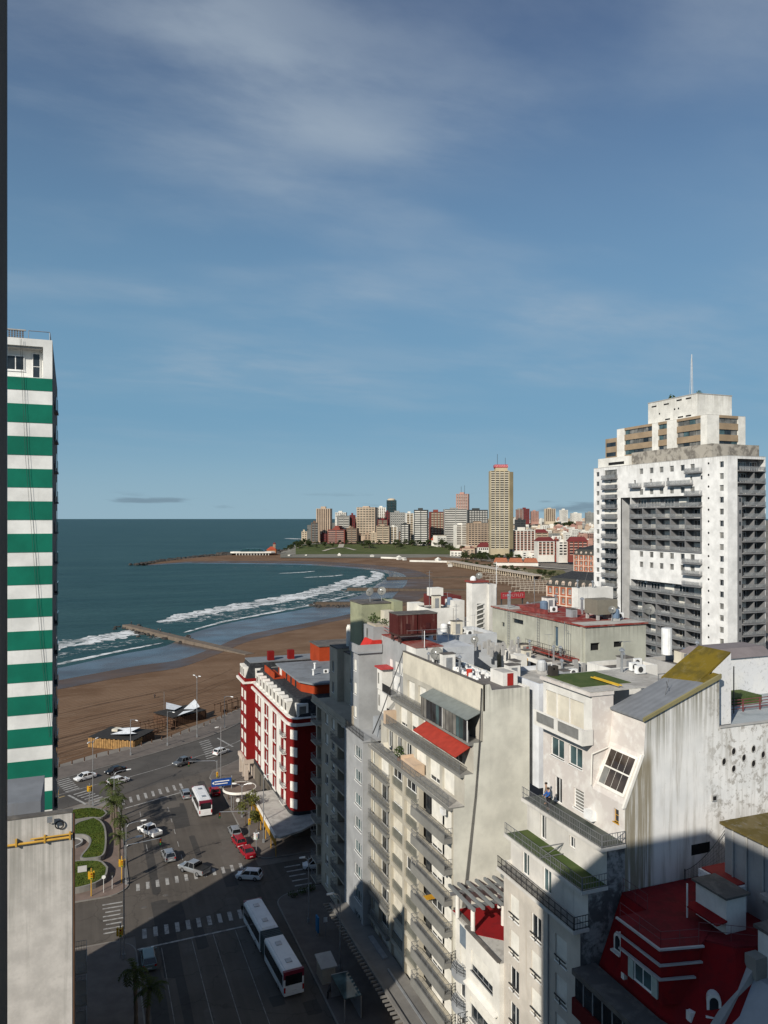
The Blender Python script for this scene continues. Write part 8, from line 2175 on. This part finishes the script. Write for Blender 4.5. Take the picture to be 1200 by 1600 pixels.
def signal_arm(x, y, h, az, L, label, m=None):
    T = Thing('traffic_signal', label, 'traffic signal', (x, y, 0.1), group='traffic signals')
    d_ = Vector((math.cos(R(az)), math.sin(R(az)), 0)); p = Vector((x, y, h))
    T.mb('pole', MB().tube((x, y, 0.1), (x, y, h), 0.09, 8), m or STEEL)
    T.mb('arm', MB().path([p - Vector((0, 0, 0.4)), p + d_*0.4, p + d_*L + Vector((0, 0, 0.25))], 0.055, 6), m or STEEL)
    signal_head(T, p + d_*L + Vector((0, 0, -0.3)), -90, m=BLACKPL if m is None else None)
    signal_head(T, (x, y-0.2, 2.8), -90)
    return T
signal_arm(5.5, 122.8, 5.4, 3, 5.2, 'traffic signal on a long arm over the avenue at the near crossing')
signal_arm(24.9, 158.4, 5.6, 172, 5.6, 'traffic signal arm reaching left beyond the bus')
signal_arm(26.2, 131.8, 4.6, 172, 5.0, 'traffic signal arm over the parked cars')
for (x, y, l) in ((0.7, 119.4, 'yellow traffic signal cluster on a pole before the round lawn'), (5.0, 122.0, 'yellow pedestrian signal on the plaza corner pole'), (25.9, 124.4, 'white and yellow pedestrian signal before the yellow screen'), (4.0, 101.8, 'shaded signal on the near left corner'), (0.6, 157.8, 'signal post at the coast road corner of the plaza')):
    T = Thing('traffic_signal', l, 'traffic signal', (x, y, 0.1), group='traffic signals')
    T.mb('pole', MB().tube((x, y, 0.1), (x, y, 4.2), 0.08, 8), PIPE if x in (0.7, 5.0) else STEEL)
    for a in (-90, 0, 180): signal_head(T, (x+0.32*math.cos(R(a)), y+0.32*math.sin(R(a)), 3.2), a, None if x < 20 else WHITEPL)
for (x, y, l) in ((2.4, 119.9, 'thin sign post on the plaza corner'), (3.6, 120.6, 'short post with round discs on the plaza corner')):
    T = Thing('sign_post', l, 'sign post', (x, y, 0.1)); T.mb('pole', MB().tube((x, y, 0.1), (x, y, 2.6), 0.035, 6), WHITEPL); T.mb('disc', MB().tube((x, y-0.06, 2.4), (x, y-0.03, 2.4), 0.28, 12), WHITEPL if x < 3 else BLACKPL)
# blue direction sign
T = Thing('road_sign', 'blue direction sign with white lines above the pavement', 'road sign', (25.7, 146.0, 0.1))
BLUE = plain('blue sign enamel', (0.012, 0.06, 0.25), 0.4)
T.mb('panel', MB().prism([(21.9, 145.9), (25.6, 145.9), (25.6, 145.98), (21.9, 145.98)], 4.6, 6.0), BLUE)
T.mb('lettering', MB().box(22.5, 25.2, 145.86, 145.89, 5.45, 5.62).box(22.5, 24.9, 145.86, 145.89, 5.0, 5.16).poly([(22.0, 145.86, 5.3), (22.4, 145.86, 5.0), (22.4, 145.86, 5.6)]), WHITEPL)
T.mb('pole', MB().tube((25.7, 146.06, 0.1), (25.7, 146.06, 6.3), 0.09), STEEL); T.mb('bracket', MB().tube((25.7, 146.05, 5.7), (22.4, 146.05, 5.7), 0.05).tube((25.7, 146.05, 4.9), (22.4, 146.05, 4.9), 0.05), STEEL)
for (x, y, l) in ((26.4, 143.6, 'round white no-entry style sign by the hotel pavement'), (25.9, 148.0, 'white cabinet-like sign under the blue panel')):
    T = Thing('round_sign', l, 'road sign', (x, y, 0.1)); T.mb('pole', MB().tube((x, y, 0.1), (x, y, 2.4), 0.04), STEEL); T.mb('disc', MB().tube((x, y-0.08, 2.4), (x, y-0.04, 2.4), 0.36, 16), WHITEPL)
# bus stop in the shade
T = Thing('bus_stop', 'shaded bus shelter roof on the right pavement', 'bus shelter', (27.3, 82.5, 0.13)); T.mb('roof', MB().box(26.2, 28.2, 79.5, 84.2, 2.6, 2.7), PANEG); T.mb('frame', MB().box(26.2, 28.2, 84.2, 84.3, 0.13, 2.7).box(26.2, 26.3, 79.5, 79.6, 0.13, 2.6).box(28.1, 28.2, 79.5, 84.2, 0.13, 2.6), STEEL)
T = Thing('kiosk', 'shaded pale-lidded kiosk box near the kerb', 'kiosk', (26.6, 88, 0.13)); T.mb('body', MB().box(25.9, 27.5, 86.8, 89.2, 0.13, 2.0), DARKGREY); T.mb('lid', MB().loft([[(25.7, 86.6, 2.0), (27.7, 86.6, 2.0), (27.7, 86.6, 2.15), (25.7, 86.6, 2.15)], [(25.7, 89.4, 2.3), (27.7, 89.4, 2.3), (27.7, 89.4, 2.45), (25.7, 89.4, 2.45)]]), CONCRETE)
T = Thing('advert_panel', 'narrow blue advertising panel on the shaded right pavement', 'sign', (28.4, 97.5, 0.13)); T.mb('panel', MB().box(28.3, 28.5, 97.0, 98.0, 0.6, 2.6), plain('bright blue panel', (0.02, 0.16, 0.33), 0.4)); T.mb('foot', MB().box(28.3, 28.5, 97.3, 97.7, 0.13, 0.6), STEEL)
T = Thing('bus_stop_sign', 'small white bus stop plate on a post in the shade', 'sign', (29.2, 96.5, 0.13)); T.mb('pole', MB().tube((29.2, 96.5, 0.13), (29.2, 96.5, 2.8), 0.035), STEEL); T.mb('plate', MB().box(28.95, 29.45, 96.42, 96.46, 2.2, 2.8), WHITEPL)
for i in range(3):
    T = Thing('shrub', 'dark low shrub bed at the shaded right street corner', 'shrub', (28.0+1.5*i, 108.6+0.5*i, 0.13), group='shrubs at the shaded corner'); T.mb('foliage', leafball(MB(), (28.0+1.5*i, 108.6+0.5*i, 0.5), 0.75, 120, 0.14, 0.6), LEAF)
    T.mb('stem', MB().tube((28.0+1.5*i, 108.6+0.5*i, 0.13), (28.0+1.5*i, 108.6+0.5*i, 0.5), 0.05), BARK)

# beach bars
WOOD = plain('weathered brown timber', (0.085, 0.045, 0.025), 0.8, var=0.3)
WOODL = plain('honey timber boards', (0.30, 0.17, 0.06), 0.7, var=0.3)
SAIL = plain('white shade sail', (0.72, 0.74, 0.75), 0.6)
def bar(label, org, rot, L, D, slats):
    T = Thing('beach_bar', label, 'beach bar', org, rot, local=True)
    n = int(L/0.62)
    for i in range(n): T.box('board', -L/2+i*0.62, -L/2+i*0.62+0.52, -0.06, 0.02, 0, 2.2+0.15*(i % 2), WOODL if slats else WOOD)
    n = int(D/0.62)
    for i in range(n): T.box('board', L/2-0.02, L/2+0.06, i*0.62, i*0.62+0.5, 0, 2.2+0.15*(i % 2), WOODL if slats and i < 6 else WOOD)
    T.mb('wall', MB().box(-L/2+0.05, L/2-0.05, 0.1, D, 0, 2.0), WOOD)
    T.mb('roof', MB().box(-L/2, L/2, 0, D, 2.4, 2.55), plain('dark shade netting', (0.03, 0.028, 0.026), 0.9))
    return T
T = bar('dark-roofed beach bar with honey board fence and white sails', (5.6, 197.6, -0.9), R(-35), 12.5, 9.5, True)
T.mb('shade_sail', MB().poly([(-1.5, 2, 2.9), (3.0, 1.0, 3.5), (4.4, 4.2, 2.9), (0.5, 5.0, 3.3)]), SAIL); T.mb('shade_sail', MB().poly([(-1.6, 5.4, 3.4), (2.4, 4.6, 3.0), (3.4, 7.6, 3.5), (-0.5, 8.2, 3.0)]), SAIL); T.box('cool_box', -3.4, -1.8, 5.5, 7.5, 2.55, 3.1, CREAM)
T = bar('dark beach bar under two large white sails by the promenade lamps', (26.5, 215, -0.9), R(30), 11, 9, False)
T.mb('shade_sail', MB().poly([(-4.5, -0.5, 2.9), (0.5, -1.2, 3.6), (-0.3, 2.6, 2.8)]), SAIL); T.mb('shade_sail', MB().poly([(-3.5, 6, 3.6), (-1.0, 9.5, 4.4), (2.5, 7, 3.0), (-1.5, 5, 3.0)]), SAIL); T.mb('shade_sail', MB().poly([(0.5, 3.5, 3.1), (5.8, 5.5, 4.6), (4.8, 2.0, 3.2), (2.4, 1.4, 3.0)]), SAIL)
T.mb('mast', MB().tube((-2, 9, 0), (-2, 9, 7.5), 0.06), STEEL)
for (x, y, r_, nx, ny, l) in ((15.5, 206, 25, 4, 3, 'brown timber pergola frames between the two beach bars'), (36.0, 221, 38, 5, 2, 'brown timber pergola frames beyond the sailed beach bar'), (50, 236, 45, 5, 2, 'brown timber frames at the far end of the beach bars')):
    T = Thing('timber_pergola', l, 'pergola', (x, y, -1.0), R(r_), local=True)
    for i in range(nx):
        for j in range(ny):
            T.mb('post', MB().tube((i*2.4, j*2.6, 0), (i*2.4, j*2.6, 2.5), 0.08, 5), WOOD)
    for j in range(ny): T.box('beam', -0.4, (nx-1)*2.4+0.4, j*2.6-0.07, j*2.6+0.07, 2.5, 2.65, WOOD)
    for i in range(nx): T.box('beam', i*2.4-0.06, i*2.4+0.06, -0.4, (ny-1)*2.6+0.4, 2.66, 2.78, WOOD)
    for i in range(nx): T.box('bench', i*2.4-0.9, i*2.4+0.5, 0.8, 1.5, 0.3, 0.8, WOOD) if i % 2 else None
# fence of bollards along the beach
for i in range(26):
    k = len(pb)*0.28
    p = pb[min(len(pb)-1, int(4+i*0.9))] if False else None
fl = resample([tuple(p) for p in pb[8:34]], 30)
for i, p in enumerate(fl):
    T = Thing('bollard', 'short dark timber bollard in the row along the beach edge', 'bollard', (p.x, p.y, 0.1), group='bollards along the beach edge', local=True)
    T.put('post', cached('bollard', lambda: MB().lathe((0, 0, 0), [(0.14, 0), (0.14, 0.85), (0.10, 0.95)], 8).mesh('post', WOOD)), (0, 0, 0)); T.put('foot', cached('bollardf', lambda: MB().box(-0.22, 0.22, -0.22, 0.22, 0, 0.06).mesh('foot', CONCRETE)), (0, 0, 0))
# street manholes as worn patches are part of the asphalt; drain covers
for (x, y) in ((7.6, 113.5), (8.3, 110), (4.7, 112.5), (10.8, 116)):
    o = link('drain_cover', cached('drain', lambda: MB().lathe((0, 0, 0), [(0.42, 0), (0.42, 0.012), (0.36, 0.012), (0.36, 0.008)], 14).mesh('drain_cover', DARKROOF)), avenue, (x, y, 0.008))

# ------------------------------------------------------------------ vehicles
def paint(name, c, metal=0.2): 
    if name in MATS: return MATS[name]
    m = plain(name, c, 0.28, metal, 0.05, 0.8, 0.5)
    return m
GLASSC = glass('car glass', (0.012, 0.014, 0.016), 0.05, 0.6)
RIM = plain('alloy rim', (0.45, 0.45, 0.46), 0.35, 0.8)
HEADL = plain('clear lamp', (0.75, 0.75, 0.72), 0.15); TAILL = plain('red lamp', (0.35, 0.01, 0.01), 0.2)
PLATE = plain('number plate', (0.6, 0.6, 0.58), 0.5)
def wheel(T, x, y, r, w=0.22):
    s = 1 if y > 0 else -1
    o = T.put('wheel', cached(('tyre', r, w, s), lambda: MB().loft([[(rr*math.cos(a), yy, rr*math.sin(a)) for a in [k*math.pi/9 for k in range(18)]] for rr, yy in ((r*0.62, -w/2*s), (r*0.95, -w/2*s), (r, -w*0.3*s), (r, w*0.3*s), (r*0.95, w/2*s), (r*0.62, w/2*s))], caps=False).mesh('wheel', BLACKPL)), (x, y, r))
    T.put('rim', cached(('rim', r, w, s), lambda: MB().tube((0, s*w*0.15, 0), (0, s*(w/2-0.02), 0), r*0.62, 14).mesh('rim', RIM)), (x, y, r), o)
def car(kind, label, x, y, hd, m, group='cars on the streets', gs=1.0):
    T = Thing('pickup_truck' if kind == 'pickup' else 'car', label, 'pickup truck' if kind == 'pickup' else 'car', (x, y, 0.012), R(hd), group, local=True)
    S = {'sedan': (4.45, 0.87, 1.46, (-1.55, -0.85, 0.55, 1.25), 0.92), 'hatch': (3.9, 0.84, 1.5, (-1.85, -1.55, 0.45, 1.15), 0.92), 'wagon': (4.5, 0.88, 1.54, (-2.1, -1.75, 0.5, 1.25), 0.94), 'pickup': (5.25, 0.92, 1.8, (-0.75, -0.6, 0.75, 1.35), 1.08)}[kind]
    L, hw, H, (g0, g1, g2, g3), belt = S
    if kind == 'pickup': belt = 1.08
    def ring(xx, w, zb, zt, rnd_=0.08):
        return [(xx, -w*0.94, zb), (xx, -w, zb+0.15), (xx, -w, zt-0.2), (xx, -w*0.93, zt-0.03), (xx, -w*0.6, zt), (xx, w*0.6, zt), (xx, w*0.93, zt-0.03), (xx, w, zt-0.2), (xx, w, zb+0.15), (xx, w*0.94, zb)]
    h2 = L/2
    zb = 0.22 if kind != 'pickup' else 0.38
    if kind == 'pickup':
        st = [(-h2, 0.96, zb+0.2, 0.62), (-h2+0.06, 1.0, zb, 0.66), (-0.95, 1.0, zb, 0.66), (-0.8, 1.0, zb, belt), (1.2, 1.0, zb, belt), (2.0, 0.99, zb, belt-0.05), (h2-0.15, 0.95, zb, belt-0.16), (h2, 0.88, zb+0.12, belt-0.35)]
    elif kind == 'sedan':
        st = [(-h2, 0.86, zb+0.16, 0.82), (-h2+0.1, 0.94, zb, belt), (-1.2, 1.0, zb, belt+0.03), (0.6, 1.0, zb, belt+0.02), (1.2, 0.99, zb, belt-0.02), (h2-0.25, 0.93, zb, 0.74), (h2, 0.82, zb+0.14, 0.6)]
    else:
        st = [(-h2, 0.88, zb+0.16, belt-0.05), (-h2+0.08, 0.95, zb, belt), (-1.0, 1.0, zb, belt+0.03), (0.6, 1.0, zb, belt+0.02), (1.15, 0.99, zb, belt-0.02), (h2-0.22, 0.92, zb, 0.76), (h2, 0.82, zb+0.14, 0.6)]
    body = T.mb('body', MB().loft([ring(a, w*hw, b, c) for a, w, b, c in st]), m, smooth=False)
    gw, tw = hw*0.93, hw*0.74
    gb = belt - 0.02
    T.mb('window_glass', MB().loft([[(g0, -gw, gb), (g3, -gw, gb), (g3, gw, gb), (g0, gw, gb)], [(g1, -tw, H-0.05), (g2, -tw, H-0.05), (g2, tw, H-0.05), (g1, tw, H-0.05)]]), GLASSC)
    T.mb('roof', MB().loft([[(g1-0.05, -tw-0.03, H-0.07), (g2+0.03, -tw-0.03, H-0.07), (g2+0.03, tw+0.03, H-0.07), (g1-0.05, tw+0.03, H-0.07)], [(g1+0.05, -tw+0.05, H), (g2-0.12, -tw+0.05, H), (g2-0.12, tw-0.05, H), (g1+0.05, tw-0.05, H)]]), m)
    for s in (-1, 1):
        mid = (g0+g3)/2
        for a, b in ((g0, g1), (mid, mid-0.03), (g3, g2)):
            T.mb('pillar', MB().tube((a, s*(gw+0.005), gb), (b, s*(tw+0.012), H-0.06), 0.05, 5), m)
        T.mb('headlight', MB().box(h2-0.14, h2-0.01, s*hw*0.72-0.16, s*hw*0.72+0.16, belt-0.34, belt-0.2), HEADL)
        T.mb('tail_light', MB().box(-h2-0.01, -h2+0.12, s*hw*0.78-0.12, s*hw*0.78+0.12, belt-0.28, belt-0.05), TAILL)
        T.mb('mirror', MB().box(g3-0.25, g3-0.1, s*(hw+0.02), s*(hw+0.18), belt, belt+0.15), m)
        for xx in (-L*0.29, L*0.30): wheel(T, xx, s*(hw-0.09), 0.31 if kind != 'pickup' else 0.38)
    T.mb('number_plate', MB().box(-h2-0.02, -h2+0.01, -0.25, 0.25, 0.45, 0.57), PLATE)
    T.mb('bumper', MB().box(-h2-0.05, -h2+0.1, -hw*0.85, hw*0.85, zb+0.08, zb+0.26), m if kind != 'pickup' else STEEL)
    if kind == 'pickup':
        T.mb('bed_side', MB().box(-h2+0.02, -0.82, -hw, -hw+0.09, 0.6, belt+0.02).box(-h2+0.02, -0.82, hw-0.09, hw, 0.6, belt+0.02), m)
        T.mb('tailgate', MB().box(-h2-0.02, -h2+0.07, -hw+0.09, hw-0.09, 0.55, belt), m)
    return T
CW_ = paint('white car paint', (0.72, 0.72, 0.71), 0.0); CS = paint('silver car paint', (0.36, 0.37, 0.38), 0.5); CG = paint('grey car paint', (0.15, 0.16, 0.17), 0.4); CK = paint('black car paint', (0.012, 0.013, 0.014), 0.2); CR = paint('red car paint', (0.30, 0.008, 0.018), 0.1); CT = paint('grey green car paint', (0.15, 0.20, 0.20), 0.3)
car('sedan', 'white sedan leading on the coast road at the left', -0.2, 173.6, 210, CW_)
car('sedan', 'black car on the coast road beside the white one', 5.9, 175.6, 210, CK)
car('wagon', 'white estate car behind on the near lane of the coast road', 6.2, 168.4, 30, CW_)
car('pickup', 'dark grey pickup on the coast road', 20.4, 176.0, 210, CG)
car('hatch', 'pale silver car waiting at the far coast road crossing', 29.4, 181.0, 35, CW_)
car('pickup', 'white pickup turning left across the avenue', 10.3, 139.4, 118, CW_)
car('hatch', 'silver hatchback driving away on the avenue', 12.4, 128.4, 96, CS)
T = car('pickup', 'silver pickup with a black bed cover at the crossing', 15.6, 121.9, 128, CS)
T.mb('bed_cover', MB().box(-2.6, -0.82, -0.82, 0.82, 1.1, 1.2).box(-0.95, -0.82, -0.82, 0.82, 1.2, 1.65), BLACKPL)
car('hatch', 'white hatchback on the edge of the shadow at the crossing', 23.2, 116.8, 152, CW_)
car('hatch', 'light grey car beside the white and maroon bus', 18.3, 155.6, 92, CS)
car('hatch', 'dark red car parked beyond the bus', 23.9, 155.2, 92, CR)
car('hatch', 'grey car parked in front of the two red ones', 24.1, 134.0, 92, CS)
car('hatch', 'red car parked at the kerb, the farther one', 24.0, 129.8, 96, CR)
car('sedan', 'red car parked at the kerb, the nearer one', 24.5, 125.2, 98, CR)
car('wagon', 'grey-green car in the shade at the left kerb', 7.2, 99.2, 90, CT)
car('hatch', 'white car half hidden on the shaded side street', 33.6, 116.6, 170, CW_)
# buses
BUSW = paint('white bus paint', (0.70, 0.70, 0.69), 0.0); BUSM = paint('maroon bus paint', (0.16, 0.012, 0.03), 0.0)
def bus(T, x0, x1, w, h, front, rear):
    hw = w/2
    def rg(x, k=1.0, zt=h): return [(x, -hw*k*0.97, 0.35), (x, -hw*k, 0.6), (x, -hw*k, zt-0.25), (x, -hw*k*0.9, zt-0.03), (x, hw*k*0.9, zt-0.03), (x, hw*k, zt-0.25), (x, hw*k, 0.6), (x, hw*k*0.97, 0.35)]
    o = T.mb('body', MB().loft([rg(x0, 0.97, h-0.06), rg(x0+0.12), rg(x1-0.12), rg(x1, 0.97, h-0.06)]), BUSW)
    n = int((x1-x0-0.8)/1.35); s_ = (x1-x0-0.8)/n
    for s in (-1, 1):
        T.box('window_band', x0+0.3, x1-0.3, s*hw-0.012, s*hw+0.012, 1.25, h-0.5, BLACKPL)
        for i in range(n): T.box('side_window', x0+0.44+s_*i, x0+0.36+s_*(i+1), s*hw-0.025, s*hw+0.025, 1.3, h-0.55, GLASSC)
    T.mb('roof_panel', MB().box(x0+0.3, x1-0.3, -hw*0.72, hw*0.72, h-0.03, h+0.04), BUSW)
    for xx in (x0+(x1-x0)*0.25, x0+(x1-x0)*0.75): T.box('roof_hatch', xx-0.4, xx+0.4, -0.35, 0.35, h+0.04, h+0.13, STEEL)
    if rear:
        T.mb('rear_panel', MB().box(x0-0.03, x0+0.35, -hw*0.985, hw*0.985, h-0.9, h-0.02), BUSM); T.box('rear_window', x0-0.05, x0-0.02, -hw*0.8, hw*0.8, 1.5, h-0.45, GLASSC)
        T.mb('engine_cover', MB().box(x0-0.06, x0-0.01, -hw*0.8, hw*0.8, 0.6, 1.3), BUSW); T.box('number_plate', x0-0.08, x0-0.06, -0.3, 0.3, 0.75, 0.9, PLATE)
        for s in (-1, 1): T.box('tail_light', x0-0.05, x0-0.01, s*hw*0.88-0.1, s*hw*0.88+0.1, 0.7, 1.3, TAILL)
        T.mb('bumper', MB().box(x0-0.1, x0+0.1, -hw*0.95, hw*0.95, 0.35, 0.58), BUSW)
    if front:
        T.mb('front_panel', MB().box(x1-0.4, x1+0.03, -hw*0.985, hw*0.985, h-0.8, h-0.02), BUSM); T.box('windscreen', x1+0.01, x1+0.05, -hw*0.88, hw*0.88, 1.1, h-0.5, GLASSC)
        for s in (-1, 1): T.box('headlight', x1, x1+0.05, s*hw*0.7-0.2, s*hw*0.7+0.2, 0.6, 0.85, HEADL)
        T.mb('mirror', MB().box(x1, x1+0.3, hw, hw+0.25, 1.9, 2.4), BLACKPL)
    for xx in ([x1-2.2] if front else []) + [x0+2.2]:
        for s in (-1, 1): wheel(T, xx, s*(hw-0.14), 0.46, 0.28)
    return o
T = Thing('bus', 'white minibus with maroon rear driving away on the avenue', 'bus', (20.4, 148.0, 0.012), R(91.5), local=True)
bus(T, -4.3, 4.3, 2.4, 3.05, True, True)
T = Thing('articulated_bus', 'white and maroon articulated bus in the shadow at the right kerb', 'bus', (21.7, 95.0, 0.012), R(93.5), local=True)
bus(T, -9.0, -1.0, 2.5, 3.1, False, True); bus(T, 0.9, 9.2, 2.5, 3.1, True, False)
mb = MB()
for i in range(10):
    xx = -1.0 + 0.19*i; k = 1.0 if i % 2 else 0.93
    mb.box(xx, xx+0.19, -1.2*k, 1.2*k, 0.6, 3.0*k)
T.mb('bellows', mb, plain('dark grey bellows', (0.07, 0.09, 0.095), 0.8))
T = Thing('motorcycle', 'dark motorcycle parked at the shaded bus stop', 'motorcycle', (26.1, 84.8, 0.13), R(60), local=True)
for xx in (-0.65, 0.65): T.mb('wheel', MB().loft([[(xx+r*math.cos(a), yy, 0.3+r*math.sin(a)) for r, yy in ((0.22, -0.05), (0.3, -0.04), (0.3, 0.04), (0.22, 0.05))] for a in [k*math.pi/8 for k in range(17)]], caps=False), BLACKPL)
T.mb('body', MB().loft([[(x, -w, z), (x, w, z), (x, w*0.7, z+h), (x, -w*0.7, z+h)] for x, w, z, h in ((-0.7, 0.08, 0.6, 0.15), (-0.2, 0.14, 0.5, 0.3), (0.3, 0.13, 0.5, 0.42), (0.55, 0.06, 0.6, 0.3))]), CK); T.mb('handlebar', MB().tube((0.5, -0.35, 1.05), (0.5, 0.35, 1.05), 0.02).tube((0.5, 0, 1.05), (0.65, 0, 0.3), 0.03), STEEL)

# ------------------------------------------------------------------ people
def person(label, x, y, z, rot, jacket, trousers, pose='stand', group=None):
    """one continuous skinned body, clothes and hair as children"""
    J = {'pelvis': (0, 0, 0.95), 'waist': (0, 0, 1.1), 'chest': (0.02, 0, 1.35), 'neck': (0.02, 0, 1.5), 'jaw': (0.04, 0, 1.58), 'head': (0.03, 0, 1.68)}
    st = 0.22 if pose == 'walk' else 0.02
    for s, n in ((1, 'l'), (-1, 'r')):
        f = st*s
        J['hip'+n] = (0, 0.1*s, 0.9); J['knee'+n] = (f*0.6+0.03, 0.11*s, 0.5); J['ankle'+n] = (f*1.3-0.03, 0.11*s, 0.09); J['toe'+n] = (f*1.3+0.16, 0.13*s, 0.04)
        J['sh'+n] = (0, 0.18*s, 1.42)
        if pose == 'lean': J['el'+n] = (0.18, 0.22*s, 1.2); J['wr'+n] = (0.42, 0.16*s, 1.12); J['ha'+n] = (0.5, 0.14*s, 1.1)
        else: J['el'+n] = (-f*0.6, 0.24*s, 1.15); J['wr'+n] = (-f*1.1+0.05, 0.24*s, 0.9); J['ha'+n] = (-f*1.1+0.08, 0.23*s, 0.8)
    Rr = {'pelvis': .14, 'waist': .125, 'chest': .15, 'neck': .06, 'jaw': .08, 'head': .1, 'hip': .1, 'knee': .065, 'ankle': .045, 'toe': .04, 'sh': .07, 'el': .05, 'wr': .035, 'ha': .04}
    E = [('pelvis', 'waist'), ('waist', 'chest'), ('chest', 'neck'), ('neck', 'jaw'), ('jaw', 'head')]
    for n in 'lr': E += [('pelvis', 'hip'+n), ('hip'+n, 'knee'+n), ('knee'+n, 'ankle'+n), ('ankle'+n, 'toe'+n), ('chest', 'sh'+n), ('sh'+n, 'el'+n), ('el'+n, 'wr'+n), ('wr'+n, 'ha'+n)]
    def skin(name, edges, root, m, grow, parent):
        ks = []
        for e in edges:
            for k in e:
                if k not in ks: ks.append(k)
        me = bpy.data.meshes.new(name); me.from_pydata([J[k] for k in ks], [(ks.index(a), ks.index(b)) for a, b in edges], []); me.materials.append(m)
        o = link(name, me, parent)
        md = o.modifiers.new('skin', 'SKIN'); md.use_smooth_shade = True
        for i, k in enumerate(ks):
            r = Rr.get(k, Rr.get(k[:-1], .05)) + grow
            me.skin_vertices[0].data[i].radius = (r, r); me.skin_vertices[0].data[i].use_root = (k == root)
        o.modifiers.new('subdivision', 'SUBSURF').levels = 1
        o.modifiers['subdivision'].render_levels = 1
        return o
    SK = plain('skin', (0.42, 0.24, 0.16), 0.6)
    b = skin('person', E, 'pelvis', SK, 0, None); b.location = (x, y, z); b.rotation_euler = (0, 0, rot)
    tag(b, label, 'person', group)
    skin('jacket', [e for e in E if e[0] in ('pelvis', 'waist') and e[1] in ('waist', 'chest')] + [('chest', 'shl'), ('chest', 'shr'), ('shl', 'ell'), ('shr', 'elr'), ('ell', 'wrl'), ('elr', 'wrr')], 'chest', jacket, 0.02, b)
    skin('trousers', [('pelvis', 'hipl'), ('pelvis', 'hipr'), ('hipl', 'kneel'), ('hipr', 'kneer'), ('kneel', 'anklel'), ('kneer', 'ankler')], 'pelvis', trousers, 0.018, b)
    link('hair', MB().lathe((0.015, 0, 1.66), [(0.11, 0), (0.125, 0.06), (0.10, 0.12), (0.03, 0.15)], 10).mesh('hair', plain('dark hair', (0.03, 0.02, 0.015), 0.8)), b)
    return b
DKC = plain('dark cloth', (0.02, 0.02, 0.025), 0.9); BLC = plain('blue cloth', (0.02, 0.08, 0.26), 0.8); BRC = plain('brown cloth', (0.2, 0.15, 0.11), 0.9); GYC = plain('grey cloth', (0.12, 0.12, 0.13), 0.9)
person('person in a blue jacket leaning on the terrace railing', 35.4, 53.9, 31.12, R(180), BLC, DKC, 'lean')
person('person in pale brown standing by the terrace door', 35.9, 55.0, 31.12, R(150), BRC, GYC)
person('person in dark clothes walking alone on the sand', 20.2, 252.3, -1.95, R(20), DKC, DKC, 'walk')
person('person in dark clothes at the tip of the long jetty', 22.4, 430.0, -1.7, R(100), DKC, DKC)
person('person in the middle of the long jetty, left of a pair', 33.6, 398.6, -1.7, R(100), DKC, GYC); person('person in the middle of the long jetty, right of a pair', 34.6, 397.4, -1.7, R(60), GYC, DKC)
person('person on the landward half of the long jetty', 45.5, 368.5, -1.7, R(290), GYC, DKC, 'walk')
